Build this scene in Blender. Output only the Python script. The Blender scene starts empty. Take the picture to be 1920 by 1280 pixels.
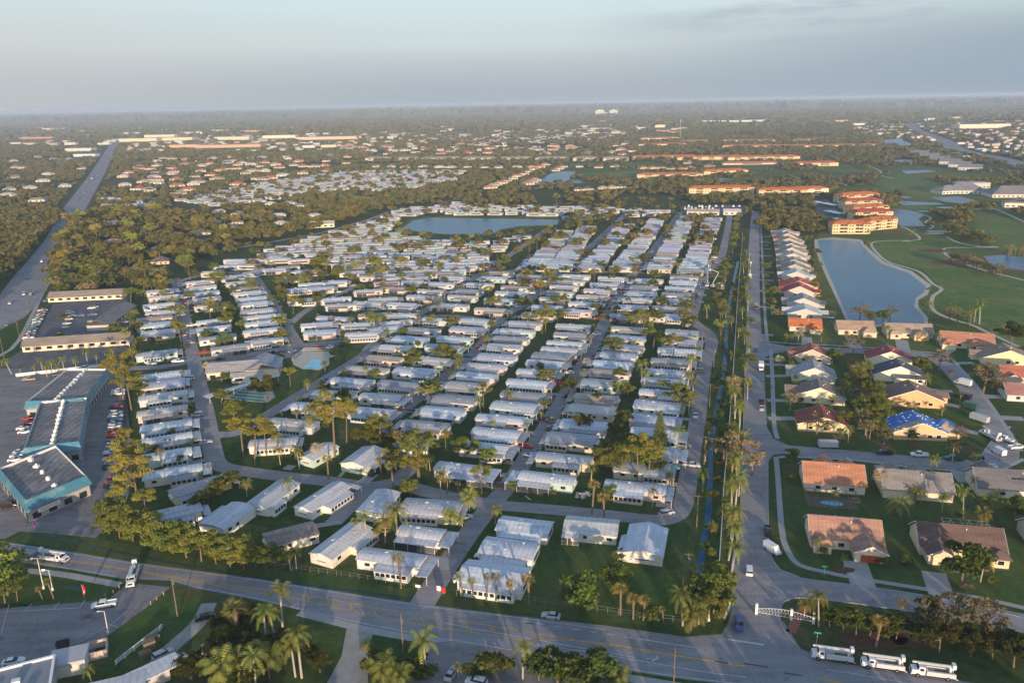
HAZE = 1.0e-4; EXPO = 1.0
import bpy, math, random, numpy as np
from mathutils import Vector, Matrix, geometry
R = math.radians
SC = bpy.context.scene
COL = SC.collection
rnd = random.Random(7)
# ---------------------------------------------------------------- survey: turns a sighting into a point on the plane z
F, H = 1493.0, 120.0
ROLL = math.atan(36/1920); PIT = math.atan((640-193.5)/F)
CR, SR, CP, SP = math.cos(ROLL), math.sin(ROLL), math.cos(PIT), math.sin(PIT)
def at(px, py, z=0.0):
    x = (px-960)/F; y = -(py-640)/F
    X = x*CR+y*SR; Y = -x*SR+y*CR
    dy = CP+Y*SP; dz = -SP+Y*CP
    t = (z-H)/dz
    return (X*t, dy*t)
def proj(x, y, z=0.0):
    dz = z-H
    f = y*CP-dz*SP; Y = (y*SP+dz*CP)/f; X = x/f
    return (960+F*(X*CR-Y*SR), 640-F*(X*SR+Y*CR))
def ppm(x, y): return F/(y*CP+H*SP)      # picture pixels per metre there
# ---------------------------------------------------------------- materials
def new_mat(name):
    m = bpy.data.materials.new(name); m.use_nodes = True
    nt = m.node_tree; b = nt.nodes['Principled BSDF']
    return m, nt, b
def N(nt, t, **k):
    n = nt.nodes.new(t)
    for a, v in k.items():
        if a in n.inputs.keys(): n.inputs[a].default_value = v
        else: setattr(n, a, v)
    return n
def pos(nt, world):
    if world: return N(nt, 'ShaderNodeNewGeometry').outputs['Position']
    return N(nt, 'ShaderNodeTexCoord').outputs['Object']
def ramp(nt, fac, stops):
    r = N(nt, 'ShaderNodeValToRGB'); e = r.color_ramp.elements
    while len(e) < len(stops): e.new(0.5)
    for i, (p, c) in enumerate(stops):
        e[i].position = p; e[i].color = (*c, 1) if len(c) == 3 else c
    nt.links.new(fac, r.inputs[0]); return r.outputs[0]
def noise(nt, vec, scale, detail=4, rough=.6, sc3=None):
    n = N(nt, 'ShaderNodeTexNoise', Scale=scale, Detail=detail, Roughness=rough)
    if sc3:
        mp = N(nt, 'ShaderNodeMapping'); mp.inputs['Scale'].default_value = sc3
        nt.links.new(vec, mp.inputs[0]); vec = mp.outputs[0]
    nt.links.new(vec, n.inputs['Vector']); return n.outputs['Fac']
def mix(nt, mode, f, a, b):
    m = N(nt, 'ShaderNodeMix', data_type='RGBA', blend_type=mode)
    for v, i in ((f, 0), (a, 6), (b, 7)):
        if isinstance(v, (int, float)): m.inputs[i].default_value = v
        elif isinstance(v, tuple): m.inputs[i].default_value = (*v, 1) if len(v) == 3 else v
        else: nt.links.new(v, m.inputs[i])
    return m.outputs[2]
def simple(name, col, rough=.8, var=.25, scale=.6, world=True, spec=.2, metal=0, objcol=False, detail=4, bump=0):
    """plain surface with blotchy wear; objcol takes the object's own colour"""
    m, nt, b = new_mat(name)
    v = pos(nt, world)
    n1 = noise(nt, v, scale, detail)
    base = tuple(col)
    if objcol: base = N(nt, 'ShaderNodeObjectInfo').outputs['Color']
    g = ramp(nt, n1, [(.25, (1-var,)*3), (.75, (1+var,)*3)])
    c = mix(nt, 'MULTIPLY', 1.0, base, g)
    nt.links.new(c, b.inputs['Base Color'])
    b.inputs['Roughness'].default_value = rough; b.inputs['Specular IOR Level'].default_value = spec
    b.inputs['Metallic'].default_value = metal
    if bump:
        bp = N(nt, 'ShaderNodeBump', Strength=bump, Distance=.1)
        nt.links.new(n1, bp.inputs['Height']); nt.links.new(bp.outputs[0], b.inputs['Normal'])
    return m
M = {}
def roofmat(name, base, pitch, axis, objcol=True, rough=.55, stain=.35):
    m, nt, b = new_mat(name)
    v = pos(nt, False)
    oi = N(nt, 'ShaderNodeObjectInfo')
    add = N(nt, 'ShaderNodeVectorMath', operation='ADD'); mul = N(nt, 'ShaderNodeVectorMath', operation='SCALE')
    nt.links.new(oi.outputs['Location'], mul.inputs[0]); mul.inputs['Scale'].default_value = .37
    nt.links.new(v, add.inputs[0]); nt.links.new(mul.outputs[0], add.inputs[1])
    w = N(nt, 'ShaderNodeTexWave', Scale=pitch, Distortion=.4, wave_type='BANDS', bands_direction=axis); w.inputs['Detail'].default_value = 1
    nt.links.new(v, w.inputs['Vector'])
    st = noise(nt, add.outputs[0], .35, 5, .65, (.35, 1.6, 1) if axis == 'X' else (1, 1, 1))
    st2 = noise(nt, add.outputs[0], 1.4, 3)
    base_c = oi.outputs['Color'] if objcol else base
    c = mix(nt, 'MULTIPLY', 1.0, base_c, ramp(nt, w.outputs['Fac'], [(.0, (.84,)*3), (.3, (1,)*3)]))
    c = mix(nt, 'MULTIPLY', 1.0, c, ramp(nt, st, [(.3, (1-stain, 1-stain, 1-stain)), (.62, (1.03,)*3)]))
    c = mix(nt, 'MULTIPLY', 1.0, c, ramp(nt, st2, [(.3, (.88, .87, .85)), (.6, (1,)*3)]))
    nt.links.new(c, b.inputs['Base Color']); b.inputs['Roughness'].default_value = rough
    b.inputs['Specular IOR Level'].default_value = .3
    return m
M['metal_roof'] = roofmat('metal_roof', (1, 1, 1), .22, 'X', stain=.3)
M['tile_roof'] = roofmat('tile_roof', (1, 1, 1), .3, 'X', rough=.85, stain=.38)
M['siding'] = simple('siding', (1, 1, 1), .7, .1, .8, False, objcol=True)
M['paint'] = simple('paint', (1, 1, 1), .3, .05, 1.5, False, .5, objcol=True)
M['trim'] = simple('trim', (.75, .74, .72), .6, .08)
M['glass'] = simple('glass', (.02, .028, .035), .12, .3, 2, spec=.6)
M['tint'] = simple('tint', (.015, .02, .025), .08, .2, 2, spec=.7)
M['rubber'] = simple('rubber', (.015, .015, .016), .9, .2)
M['chrome'] = simple('chrome', (.5, .5, .5), .3, .1, metal=.8)
M['lens'] = simple('lens', (.8, .78, .7), .2, .05, spec=.6)
M['screen'] = simple('screen', (.045, .05, .055), .8, .3)
M['wood'] = simple('wood', (.2, .15, .1), .9, .25, 2)
M['concrete'] = simple('concrete', (.36, .35, .34), .9, .12, .35, detail=6)
M['white'] = simple('white', (.78, .78, .78), .5, .05)
M['tarp'] = simple('tarp', (.03, .15, .48), .5, .25, .8, bump=.6)
M['red'] = simple('red', (.55, .04, .03), .5, .1)
M['pink'] = simple('pink', (.7, .08, .4), .5, .1)
M['brick'] = simple('brick', (.3, .12, .09), .9, .2, 2)
M['mulch'] = simple('mulch', (.14, .07, .05), 1, .3, 1)
M['sand'] = simple('sand', (.5, .46, .38), 1, .12, .4, detail=7)
M['shell'] = simple('shell', (.33, .31, .29), 1, .25, .25, detail=8)
M['court'] = simple('court', (.03, .22, .2), .7, .12)
M['pool'] = simple('pool', (.05, .42, .55), .08, .1, .5, spec=.6)
M['dirt'] = simple('dirt', (.16, .13, .09), 1, .3, .3, detail=7)
def leafmat(name, a, b_, objcol=False, transl=.4):
    m, nt, b = new_mat(name)
    v = pos(nt, True)
    n1 = noise(nt, v, .09, 2); n2 = noise(nt, v, .9, 2)
    c = ramp(nt, n1, [(.38, a), (.62, b_)])
    if objcol:
        oi = N(nt, 'ShaderNodeObjectInfo')
        c = mix(nt, 'MULTIPLY', 1.0, oi.outputs['Color'], ramp(nt, n1, [(.35, (.8,)*3), (.65, (1.2,)*3)]))
    c = mix(nt, 'MULTIPLY', 1.0, c, ramp(nt, n2, [(.3, (.65, .68, .7)), (.7, (1.3, 1.25, 1.1))]))
    nt.links.new(c, b.inputs['Base Color']); b.inputs['Roughness'].default_value = .75; b.inputs['Specular IOR Level'].default_value = .15
    tr = N(nt, 'ShaderNodeBsdfTranslucent'); mx = N(nt, 'ShaderNodeMixShader'); mx.inputs[0].default_value = transl
    nt.links.new(c, tr.inputs['Color'])
    nt.links.new(b.outputs[0], mx.inputs[1]); nt.links.new(tr.outputs[0], mx.inputs[2])
    nt.links.new(mx.outputs[0], nt.nodes['Material Output'].inputs['Surface'])
    return m
M['leaf'] = leafmat('leaf', (1, 1, 1), (1, 1, 1), True)
M['wood_leaf'] = leafmat('woodland_leaf', (.10, .12, .028), (.24, .185, .065), False, .35)
M['far_leaf'] = leafmat('far_woodland_leaf', (.105, .125, .04), (.20, .165, .07), False, .3)
M['bark'] = simple('bark', (.19, .14, .1), .95, .3, 1.5)
M['palm_bark'] = simple('palm_bark', (.38, .34, .28), .9, .2, 2)
# ground
def groundmat():
    m, nt, b = new_mat('ground_cover')
    v = pos(nt, True)
    n1 = noise(nt, v, .02, 6, .65); n2 = noise(nt, v, .35, 6, .7); n3 = noise(nt, v, .0022, 5, .6)
    near = ramp(nt, n1, [(.36, (.04, .08, .022)), (.5, (.06, .095, .03)), (.64, (.10, .105, .045))])
    far = ramp(nt, n3, [(.4, (.055, .07, .032)), (.6, (.095, .095, .05))])
    sep = N(nt, 'ShaderNodeVectorMath', operation='LENGTH'); nt.links.new(v, sep.inputs[0])
    f = ramp(nt, N(nt, 'ShaderNodeMapRange').outputs[0], [(0, (0,)*3), (1, (1,)*3)])
    mr = nt.nodes[-2] if False else [n for n in nt.nodes if n.type == 'MAP_RANGE'][0]
    mr.inputs['From Min'].default_value = 500; mr.inputs['From Max'].default_value = 1300
    nt.links.new(sep.outputs['Value'], mr.inputs['Value'])
    c = mix(nt, 'MIX', f, near, far)
    c = mix(nt, 'MULTIPLY', 1.0, c, ramp(nt, n2, [(.3, (.6, .62, .6)), (.7, (1.35, 1.3, 1.25))]))
    nt.links.new(c, b.inputs['Base Color']); b.inputs['Roughness'].default_value = 1; b.inputs['Specular IOR Level'].default_value = .05
    return m
M['ground'] = groundmat()
def grassmat(name, a, c_, scale=.03, fine=.5):
    m, nt, b = new_mat(name)
    v = pos(nt, True)
    n1 = noise(nt, v, scale, 6, .6); n2 = noise(nt, v, fine, 6, .75)
    c = ramp(nt, n1, [(.35, a), (.65, c_)])
    c = mix(nt, 'MIX', ramp(nt, noise(nt, v, scale*2.7, 8, .7), [(.58, (0,)*3), (.74, (.75,)*3)]), c, (.15, .13, .065))
    mw_ = N(nt, 'ShaderNodeTexWave', Scale=.06, Distortion=3, bands_direction='X'); nt.links.new(v, mw_.inputs['Vector'])
    c = mix(nt, 'MULTIPLY', 1.0, c, ramp(nt, mw_.outputs['Fac'], [(.3, (.95, .96, .95)), (.7, (1.05, 1.04, 1.03))]))
    c = mix(nt, 'MULTIPLY', 1.0, c, ramp(nt, n2, [(.3, (.72,)*3), (.7, (1.25, 1.22, 1.1))]))
    nt.links.new(c, b.inputs['Base Color']); b.inputs['Roughness'].default_value = 1; b.inputs['Specular IOR Level'].default_value = .05
    return m
M['lawn'] = grassmat('lawn', (.05, .10, .03), (.10, .125, .042), .045, .6)
M['fairway'] = grassmat('fairway', (.09, .165, .05), (.17, .20, .075), .012, .12)
M['rough'] = grassmat('rough_grass', (.07, .125, .035), (.15, .16, .06), .01, .2)
def asphalt(name, a, spots=.0, tracks=False):
    m, nt, b = new_mat(name)
    v = pos(nt, True)
    n1 = noise(nt, v, .06, 7, .65); n2 = noise(nt, v, 1.6, 4, .6); n3 = noise(nt, v, .25, 3, .5)
    c = mix(nt, 'MULTIPLY', 1.0, a, ramp(nt, n1, [(.3, (.78, .78, .8)), (.7, (1.18, 1.16, 1.12))]))
    c = mix(nt, 'MULTIPLY', 1.0, c, ramp(nt, n2, [(.3, (.9,)*3), (.7, (1.08,)*3)]))
    if spots: c = mix(nt, 'MULTIPLY', 1.0, c, ramp(nt, n3, [(.28, (1-spots,)*3), (.42, (1,)*3)]))
    tk = noise(nt, v, .5, 3, .5, (.08, 1, 1)); c = mix(nt, 'MULTIPLY', 1.0, c, ramp(nt, tk, [(.35, (.88, .88, .89)), (.6, (1.06,)*3)]))
    st_ = noise(nt, v, .8, 5, .75); c = mix(nt, 'MULTIPLY', 1.0, c, ramp(nt, st_, [(.27, (.6,)*3), (.36, (1,)*3)]))
    vo = N(nt, 'ShaderNodeTexVoronoi', Scale=.11, feature='DISTANCE_TO_EDGE')
    nz = N(nt, 'ShaderNodeTexNoise', Scale=.3, Detail=3); nt.links.new(v, nz.inputs['Vector'])
    ad = N(nt, 'ShaderNodeVectorMath', operation='MULTIPLY_ADD'); ad.inputs[1].default_value = (6, 6, 0)
    nt.links.new(nz.outputs['Color'], ad.inputs[0]); nt.links.new(v, ad.inputs[2]); nt.links.new(ad.outputs[0], vo.inputs['Vector'])
    c = mix(nt, 'MULTIPLY', 1.0, c, ramp(nt, vo.outputs['Distance'], [(.0, (.66,)*3), (.012, (1,)*3)]))
    nt.links.new(c, b.inputs['Base Color']); b.inputs['Roughness'].default_value = .9; b.inputs['Specular IOR Level'].default_value = .1
    return m
M['road'] = asphalt('road_asphalt', (.31, .29, .295))
M['main_road'] = asphalt('main_road_asphalt', (.275, .27, .285))
M['lot'] = asphalt('parking_asphalt', (.25, .235, .235), .35)
M['dark_lot'] = asphalt('dark_parking_asphalt', (.15, .15, .16), .3)
M['patch'] = simple('sealed_asphalt', (.05, .05, .055), .8, .3, .5)
M['yellow_line'] = simple('yellow_line', (.6, .33, .06), .8, .35, .8)
M['white_line'] = simple('white_line', (.62, .62, .62), .8, .3, .8)
def watermat(name, col, bump=.25, sc=.5):
    m, nt, b = new_mat(name)
    v = pos(nt, True)
    n1 = noise(nt, v, sc, 4, .6); n2 = noise(nt, v, .012, 4)
    c = mix(nt, 'MULTIPLY', 1.0, col, ramp(nt, n2, [(.3, (.8,)*3), (.7, (1.2,)*3)]))
    nt.links.new(c, b.inputs['Base Color']); b.inputs['Roughness'].default_value = .3; b.inputs['IOR'].default_value = 1.33; b.inputs['Specular IOR Level'].default_value = .2
    bp = N(nt, 'ShaderNodeBump', Strength=bump, Distance=.3); nt.links.new(n1, bp.inputs['Height']); nt.links.new(bp.outputs[0], b.inputs['Normal'])
    return m
M['water'] = watermat('lake_water', (.02, .125, .215), .5, .3)
M['canal'] = watermat('canal_water', (.03, .055, .07), .2)
def colmat(name, key, rough=.6):
    m, nt, b = new_mat(name)
    a = N(nt, 'ShaderNodeAttribute', attribute_name='tone')
    c = mix(nt, 'MULTIPLY', 1.0, a.outputs['Color'], ramp(nt, noise(nt, pos(nt, True), .3, 4), [(.3, (.8,)*3), (.6, (1.03,)*3)]))
    nt.links.new(c, b.inputs['Base Color']); b.inputs['Roughness'].default_value = rough; b.inputs['Specular IOR Level'].default_value = .1
    return m
M['toned'] = colmat('toned', 'tone')
def flatroof():
    m, nt, b = new_mat('tar_roof')
    v = pos(nt, False)
    w = N(nt, 'ShaderNodeTexWave', Scale=.13, Distortion=1.5, bands_direction='X'); nt.links.new(v, w.inputs['Vector'])
    n1 = noise(nt, v, .12, 6, .7); n2 = noise(nt, v, 1.2, 5, .7)
    c = ramp(nt, n1, [(.3, (.12, .12, .13)), (.5, (.21, .20, .205)), (.72, (.38, .36, .34))])
    c = mix(nt, 'MULTIPLY', 1.0, c, ramp(nt, w.outputs['Fac'], [(.0, (.55,)*3), (.18, (1,)*3)]))
    c = mix(nt, 'MULTIPLY', 1.0, c, ramp(nt, n2, [(.35, (.7,)*3), (.7, (1.2,)*3)]))
    nt.links.new(c, b.inputs['Base Color']); b.inputs['Roughness'].default_value = .9
    return m
M['tar'] = flatroof()
def emis(name, col, s):
    m, nt, b = new_mat(name); b.inputs['Emission Color'].default_value = (*col, 1); b.inputs['Emission Strength'].default_value = s
    b.inputs['Base Color'].default_value = (*col, 1); return m
M['lamp'] = emis('lamp_glow', (1, .72, .35), 6)
# ---------------------------------------------------------------- mesh helpers
class MB:
    def __init__(s): s.v = []; s.f = []; s.c = []; s.T = None; s.tone = None
    def add(s, vs, fs):
        b = len(s.v)
        for p in vs: s.v.append(tuple(s.T @ Vector(p)) if s.T is not None else tuple(p))
        for f in fs:
            s.f.append(tuple(b+i for i in f)); s.c.append(s.tone)
        return s
    def box(s, x0, x1, y0, y1, z0, z1, bottom=True):
        fs = [(4, 5, 6, 7), (0, 1, 5, 4), (1, 2, 6, 5), (2, 3, 7, 6), (3, 0, 4, 7)]
        if bottom: fs.append((3, 2, 1, 0))
        return s.add([(x0, y0, z0), (x1, y0, z0), (x1, y1, z0), (x0, y1, z0), (x0, y0, z1), (x1, y0, z1), (x1, y1, z1), (x0, y1, z1)], fs)
    def prism(s, pts, y0, y1):
        """profile pts (x, z) pushed along y"""
        n = len(pts)
        vs = [(x, y0, z) for x, z in pts]+[(x, y1, z) for x, z in pts]
        fs = [tuple(range(n)), tuple(reversed(range(n, 2*n)))]+[(i, i+n, (i+1) % n+n, (i+1) % n) for i in range(n)]
        return s.add(vs, fs)
    def xprism(s, pts, x0, x1):
        """profile pts (y, z) pushed along x"""
        n = len(pts)
        vs = [(x0, y, z) for y, z in pts]+[(x1, y, z) for y, z in pts]
        fs = [tuple(reversed(range(n))), tuple(range(n, 2*n))]+[(i, (i+1) % n, (i+1) % n+n, i+n) for i in range(n)]
        return s.add(vs, fs)
    def zprism(s, pts, z0, z1):
        n = len(pts)
        vs = [(x, y, z0) for x, y in pts]+[(x, y, z1) for x, y in pts]
        fs = [tuple(reversed(range(n))), tuple(range(n, 2*n))]+[(i, (i+1) % n, (i+1) % n+n, i+n) for i in range(n)]
        return s.add(vs, fs)
    def tube(s, p, q, r0, r1=None, n=6):
        r1 = r0 if r1 is None else r1
        p, q = Vector(p), Vector(q); d = (q-p).normalized()
        a = d.orthogonal().normalized(); b = d.cross(a)
        vs = []
        for c, r in ((p, r0), (q, r1)):
            for i in range(n):
                t = 2*math.pi*i/n; vs.append(c+a*math.cos(t)*r+b*math.sin(t)*r)
        return s.add(vs, [(i, (i+1) % n, (i+1) % n+n, i+n) for i in range(n)]+[tuple(reversed(range(n))), tuple(range(n, 2*n))])
    def build(s, name, mat, parent=None, link=True):
        me = bpy.data.meshes.new(name)
        me.from_pydata([tuple(p) for p in s.v], [], s.f)
        if any(c is not None for c in s.c):
            at_ = me.color_attributes.new('tone', 'FLOAT_COLOR', 'CORNER')
            arr = []
            for f, c in zip(s.f, s.c): arr.extend(((*c, 1) if c else (1, 1, 1, 1))*len(f))
            at_.data.foreach_set('color', arr)
        if mat: me.materials.append(mat)
        o = bpy.data.objects.new(name, me)
        COL.objects.link(o)
        if parent is not None: o.parent = parent
        return o
def quads(name, V, mat, parent=None):
    """V: (n,4,3) array of loose leaf faces"""
    n = len(V); me = bpy.data.meshes.new(name)
    me.vertices.add(4*n); me.vertices.foreach_set('co', V.astype(np.float32).ravel())
    me.loops.add(4*n); me.loops.foreach_set('vertex_index', np.arange(4*n, dtype=np.int32))
    me.polygons.add(n); me.polygons.foreach_set('loop_start', np.arange(0, 4*n, 4, dtype=np.int32))
    me.polygons.foreach_set('loop_total', np.full(n, 4, dtype=np.int32))
    me.update(); me.validate()
    me.materials.append(mat)
    o = bpy.data.objects.new(name, me); COL.objects.link(o)
    if parent is not None: o.parent = parent
    return o
def tag(o, label=None, cat=None, group=None, kind=None):
    if label: o['label'] = label
    if cat: o['category'] = cat
    if group: o['group'] = group
    if kind: o['kind'] = kind
    return o
def empty(name, x, y, rz=0, label=None, cat=None, group=None, z=0):
    o = bpy.data.objects.new(name, None); o.empty_display_size = .5; COL.objects.link(o)
    o.location = (x, y, z); o.rotation_euler = (0, 0, rz)
    return tag(o, label, cat, group)
KIDS = {}
def kids(o):
    if o.name not in KIDS: KIDS[o.name] = list(o.children)
    return KIDS[o.name]
def copy_tree(o, parent=None):
    c = o.copy(); COL.objects.link(c)
    if parent is not None: c.parent = parent
    for ch in kids(o): copy_tree(ch, c)
    return c
USED = set()
def first_or_copy(o):
    if o.name not in USED: USED.add(o.name); return o
    return copy_tree(o)
def paint_parts(o, cols):
    for ch in o.children:
        k = ch.name.split('.')[0]
        if k in cols: ch.color = (*cols[k], 1)
ORD = ['nearest', 'second', 'third', 'fourth', 'fifth', 'sixth', 'seventh', 'eighth', 'ninth', 'tenth', 'eleventh', 'twelfth', 'thirteenth', 'fourteenth', 'fifteenth', 'sixteenth', 'seventeenth', 'eighteenth', 'nineteenth', 'twentieth', 'twenty-first', 'twenty-second', 'twenty-third', 'twenty-fourth', 'twenty-fifth', 'twenty-sixth', 'twenty-seventh', 'twenty-eighth', 'twenty-ninth', 'thirtieth']
# ---------------------------------------------------------------- what ground is taken (for planting)
CELL = 3.0; OCC = set()
def inside(x, y, P):
    c = False; j = len(P)-1
    for i in range(len(P)):
        if (P[i][1] > y) != (P[j][1] > y) and x < (P[j][0]-P[i][0])*(y-P[i][1])/(P[j][1]-P[i][1])+P[i][0]: c = not c
        j = i
    return c
def mark_poly(P):
    xs = [p[0] for p in P]; ys = [p[1] for p in P]
    if (max(xs)-min(xs))*(max(ys)-min(ys)) > 4e6: return
    for i in range(int(min(xs)//CELL), int(max(xs)//CELL)+1):
        for j in range(int(min(ys)//CELL), int(max(ys)//CELL)+1):
            if inside((i+.5)*CELL, (j+.5)*CELL, P): OCC.add((i, j))
def mark_disc(x, y, r):
    for i in range(int((x-r)//CELL), int((x+r)//CELL)+1):
        for j in range(int((y-r)//CELL), int((y+r)//CELL)+1):
            if ((i+.5)*CELL-x)**2+((j+.5)*CELL-y)**2 <= r*r: OCC.add((i, j))
def taken(x, y, r=0):
    if r == 0: return (int(x//CELL), int(y//CELL)) in OCC
    return any((int((x+dx)//CELL), int((y+dy)//CELL)) in OCC for dx in (-r, 0, r) for dy in (-r, 0, r))
# ---------------------------------------------------------------- sheets on the ground
def sheet(name, P, mat, z, mark=True, kind='structure'):
    tris = geometry.tessellate_polygon([[Vector((x, y, 0)) for x, y in P]])
    area = sum(P[i][0]*P[(i+1) % len(P)][1]-P[(i+1) % len(P)][0]*P[i][1] for i in range(len(P)))
    m = MB(); fs = []
    for t in tris:
        a, b, c = (P[i] for i in t)
        cr = (b[0]-a[0])*(c[1]-a[1])-(b[1]-a[1])*(c[0]-a[0])
        fs.append(tuple(t) if cr > 0 else tuple(reversed(t)))
    m.add([(x, y, z) for x, y in P], fs)
    o = m.build(name, mat); o['kind'] = kind
    if mark: mark_poly(P)
    return o
def pxs(L, z=0): return [at(x, y, z) for x, y in L]
def psheet(name, L, mat, z, mark=True): return sheet(name, pxs(L), mat, z, mark)
def smooth(P, n=3):
    if len(P) < 3: return P
    out = []
    for i in range(len(P)-1):
        p0 = P[max(i-1, 0)]; p1 = P[i]; p2 = P[i+1]; p3 = P[min(i+2, len(P)-1)]
        for k in range(n):
            t = k/n
            out.append(tuple(.5*((2*p1[a])+(-p0[a]+p2[a])*t+(2*p0[a]-5*p1[a]+4*p2[a]-p3[a])*t*t+(-p0[a]+3*p1[a]-3*p2[a]+p3[a])*t**3) for a in (0, 1)))
    out.append(P[-1]); return out
def offset(P, d):
    out = []
    for i in range(len(P)):
        a = P[max(i-1, 0)]; b = P[min(i+1, len(P)-1)]
        dx, dy = b[0]-a[0], b[1]-a[1]; l = math.hypot(dx, dy) or 1
        out.append((P[i][0]-dy/l*d, P[i][1]+dx/l*d))
    return out
def ribbon(mb, P, w, z, off=0):
    A = offset(P, off-w/2); B = offset(P, off+w/2)
    vs = [(x, y, z) for x, y in A]+[(x, y, z) for x, y in B]; n = len(P)
    mb.add(vs, [(i, i+1, i+1+n, i+n) for i in range(n-1)])
    return mb
def strip(name, L, w, mat, z, mark=True, sm=True, ground=False):
    P = L if ground else pxs(L)
    if sm: P = smooth(P)
    o = ribbon(MB(), P, w, z).build(name, mat); o['kind'] = 'structure'
    if mark: mark_poly(offset(P, -w/2)+list(reversed(offset(P, w/2))))
    return o, P
def dashes(mb, P, w, z, on, gap, off=0):
    P = offset(P, off); t = 0; acc = 0; cur = True; seg = [P[0]]
    for i in range(len(P)-1):
        a, b = Vector(P[i]), Vector(P[i+1]); L = (b-a).length; s = 0
        while s < L-1e-6:
            need = (on if cur else gap)-acc; st = min(need, L-s); s += st; acc += st
            p = tuple(a.lerp(b, s/L))
            if cur: seg.append(p)
            if acc >= (on if cur else gap)-1e-6:
                if cur and len(seg) > 1: ribbon(mb, seg, w, z)
                cur = not cur; acc = 0; seg = [p]
# ================================================================ SETTING
g = MB(); g.add([(-30000, -1500, 0), (30000, -1500, 0), (30000, 42000, 0), (-30000, 42000, 0)], [(0, 1, 2, 3)])
tag(g.build('ground', M['ground']), kind='structure')
# lawns
psheet('park_lawn', [(395, 700), (480, 790), (690, 670), (630, 640), (400, 690)], M['lawn'], .004, False)
psheet('golf_grass', [(1533, 440), (1500, 640), (1700, 660), (1920, 700), (1990, 640), (1990, 318), (1800, 320), (1640, 300), (1560, 300), (1350, 330), (1330, 345), (1540, 330), (1580, 400)], M['rough'], .004, False)
psheet('golf_grass', [(640, 306), (1200, 302), (1660, 296), (1640, 322), (1420, 330), (1300, 334), (1090, 345), (1060, 318), (700, 312)], M['rough'], .006, False)
psheet('golf_fairway', [(1640, 452), (1725, 451), (1740, 460), (1800, 475), (1850, 500), (1990, 540), (1990, 640), (1900, 650), (1850, 615), (1780, 590), (1755, 575), (1770, 545), (1730, 505), (1665, 488), (1640, 465)], M['fairway'], .010)
psheet('golf_fairway', [(1826, 398), (1870, 402), (1920, 425), (1990, 450), (1990, 478), (1870, 468), (1830, 440)], M['fairway'], .010)
psheet('golf_fairway', [(1670, 384), (1770, 388), (1790, 392), (1760, 402), (1730, 400), (1690, 392)], M['fairway'], .010)
psheet('golf_fairway', [(1660, 330), (1700, 326), (1790, 352), (1760, 372), (1690, 366), (1640, 345)], M['fairway'], .010)
psheet('golf_fairway', [(1090, 325), (1200, 318), (1200, 330), (1110, 334)], M['fairway'], .012)
psheet('house_lawn', [(1467, 870), (1600, 865), (1900, 885), (1990, 900), (1990, 1160), (1900, 1135), (1737, 1103), (1600, 1080), (1500, 1057), (1474, 1022)], M['lawn'], .004, False)
psheet('house_lawn', [(1458, 660), (1740, 668), (1790, 740), (1850, 800), (1840, 850), (1640, 850), (1500, 838), (1458, 818)], M['lawn'], .004, False)
psheet('field_grass', [(1000, 965), (1285, 985), (1300, 1180), (960, 1145)], M['lawn'], .004, False)
psheet('verge_grass', [(50, 1135), (170, 1095), (225, 1100), (180, 1130), (60, 1132), (0, 1132), (0, 1062), (90, 1070)], M['lawn'], .004, False)
psheet('verge_grass', [(310, 1110), (400, 1135), (250, 1250), (190, 1215)], M['lawn'], .004, False)
# water
def water(name, L, mat=None, z=.02): return psheet(name, L, mat or M['water'], z)
BANK = M['dirt']
psheet('lake_bank', [(1527, 449), (1562, 445), (1614, 449), (1630, 466), (1657, 490), (1710, 508), (1746, 534), (1740, 552), (1722, 562), (1722, 575), (1740, 595), (1740, 610), (1638, 613), (1586, 600), (1570, 564), (1555, 532), (1536, 490), (1527, 461)], M['sand'], .012)
water('lake', [(1533, 450), (1562, 449), (1611, 453), (1625, 470), (1652, 494), (1706, 513), (1736, 537), (1733, 548), (1717, 559), (1714, 575), (1730, 594), (1733, 606), (1638, 608), (1590, 597), (1576, 564), (1562, 532), (1543, 488), (1535, 461)])
psheet('lake_bank', [(742, 431), (770, 410), (805, 405), (1052, 407), (1056, 414), (1052, 423), (976, 427), (945, 433), (925, 443), (780, 439)], M['rough'], .012)
water('lake', [(752, 429), (774, 414), (805, 408), (1002, 411), (1048, 412), (1045, 421), (973, 424), (940, 430), (923, 439), (831, 439), (787, 435)])
water('pond', [(1667, 397), (1680, 393), (1705, 394), (1733, 404), (1722, 410), (1735, 424), (1690, 424), (1675, 412)])
water('pond', [(1844, 480), (1880, 478), (1990, 490), (1990, 520), (1920, 507), (1860, 499)])
water('pond', [(1000, 347), (1015, 335), (1033, 325), (1055, 321), (1080, 322), (1073, 330), (1067, 336), (1090, 338), (1094, 344), (1040, 343)])
water('pond', [(1652, 262), (1690, 260), (1712, 272), (1706, 278), (1665, 273)])
water('pond', [(1690, 377), (1760, 380), (1772, 384), (1690, 385)])
water('pond', [(1640, 367), (1700, 368), (1715, 371), (1650, 373)])
water('pond', [(1745, 370), (1800, 368), (1830, 376), (1820, 384), (1770, 378)])
water('pond', [(1690, 320), (1740, 319), (1756, 322), (1700, 326)])
water('pond', [(1675, 300), (1710, 299), (1712, 307), (1680, 309)])
water('pond', [(1345, 334), (1420, 338), (1425, 341), (1350, 341)])
water('pond', [(112, 1098), (135, 1097), (170, 1104), (150, 1108)], M['canal'])
CAN = [(1306, 1130), (1312, 1072), (1320, 1010), (1327, 975), (1331, 900), (1333, 845), (1338, 800), (1344, 765), (1350, 735), (1357, 695), (1360, 660), (1364, 600), (1370, 555), (1376, 526), (1384, 490)]
_, P = strip('canal_bank', CAN, 9, M['lawn'], .008)
strip('canal_water', CAN, 1.8, M['water'], .016)
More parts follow.
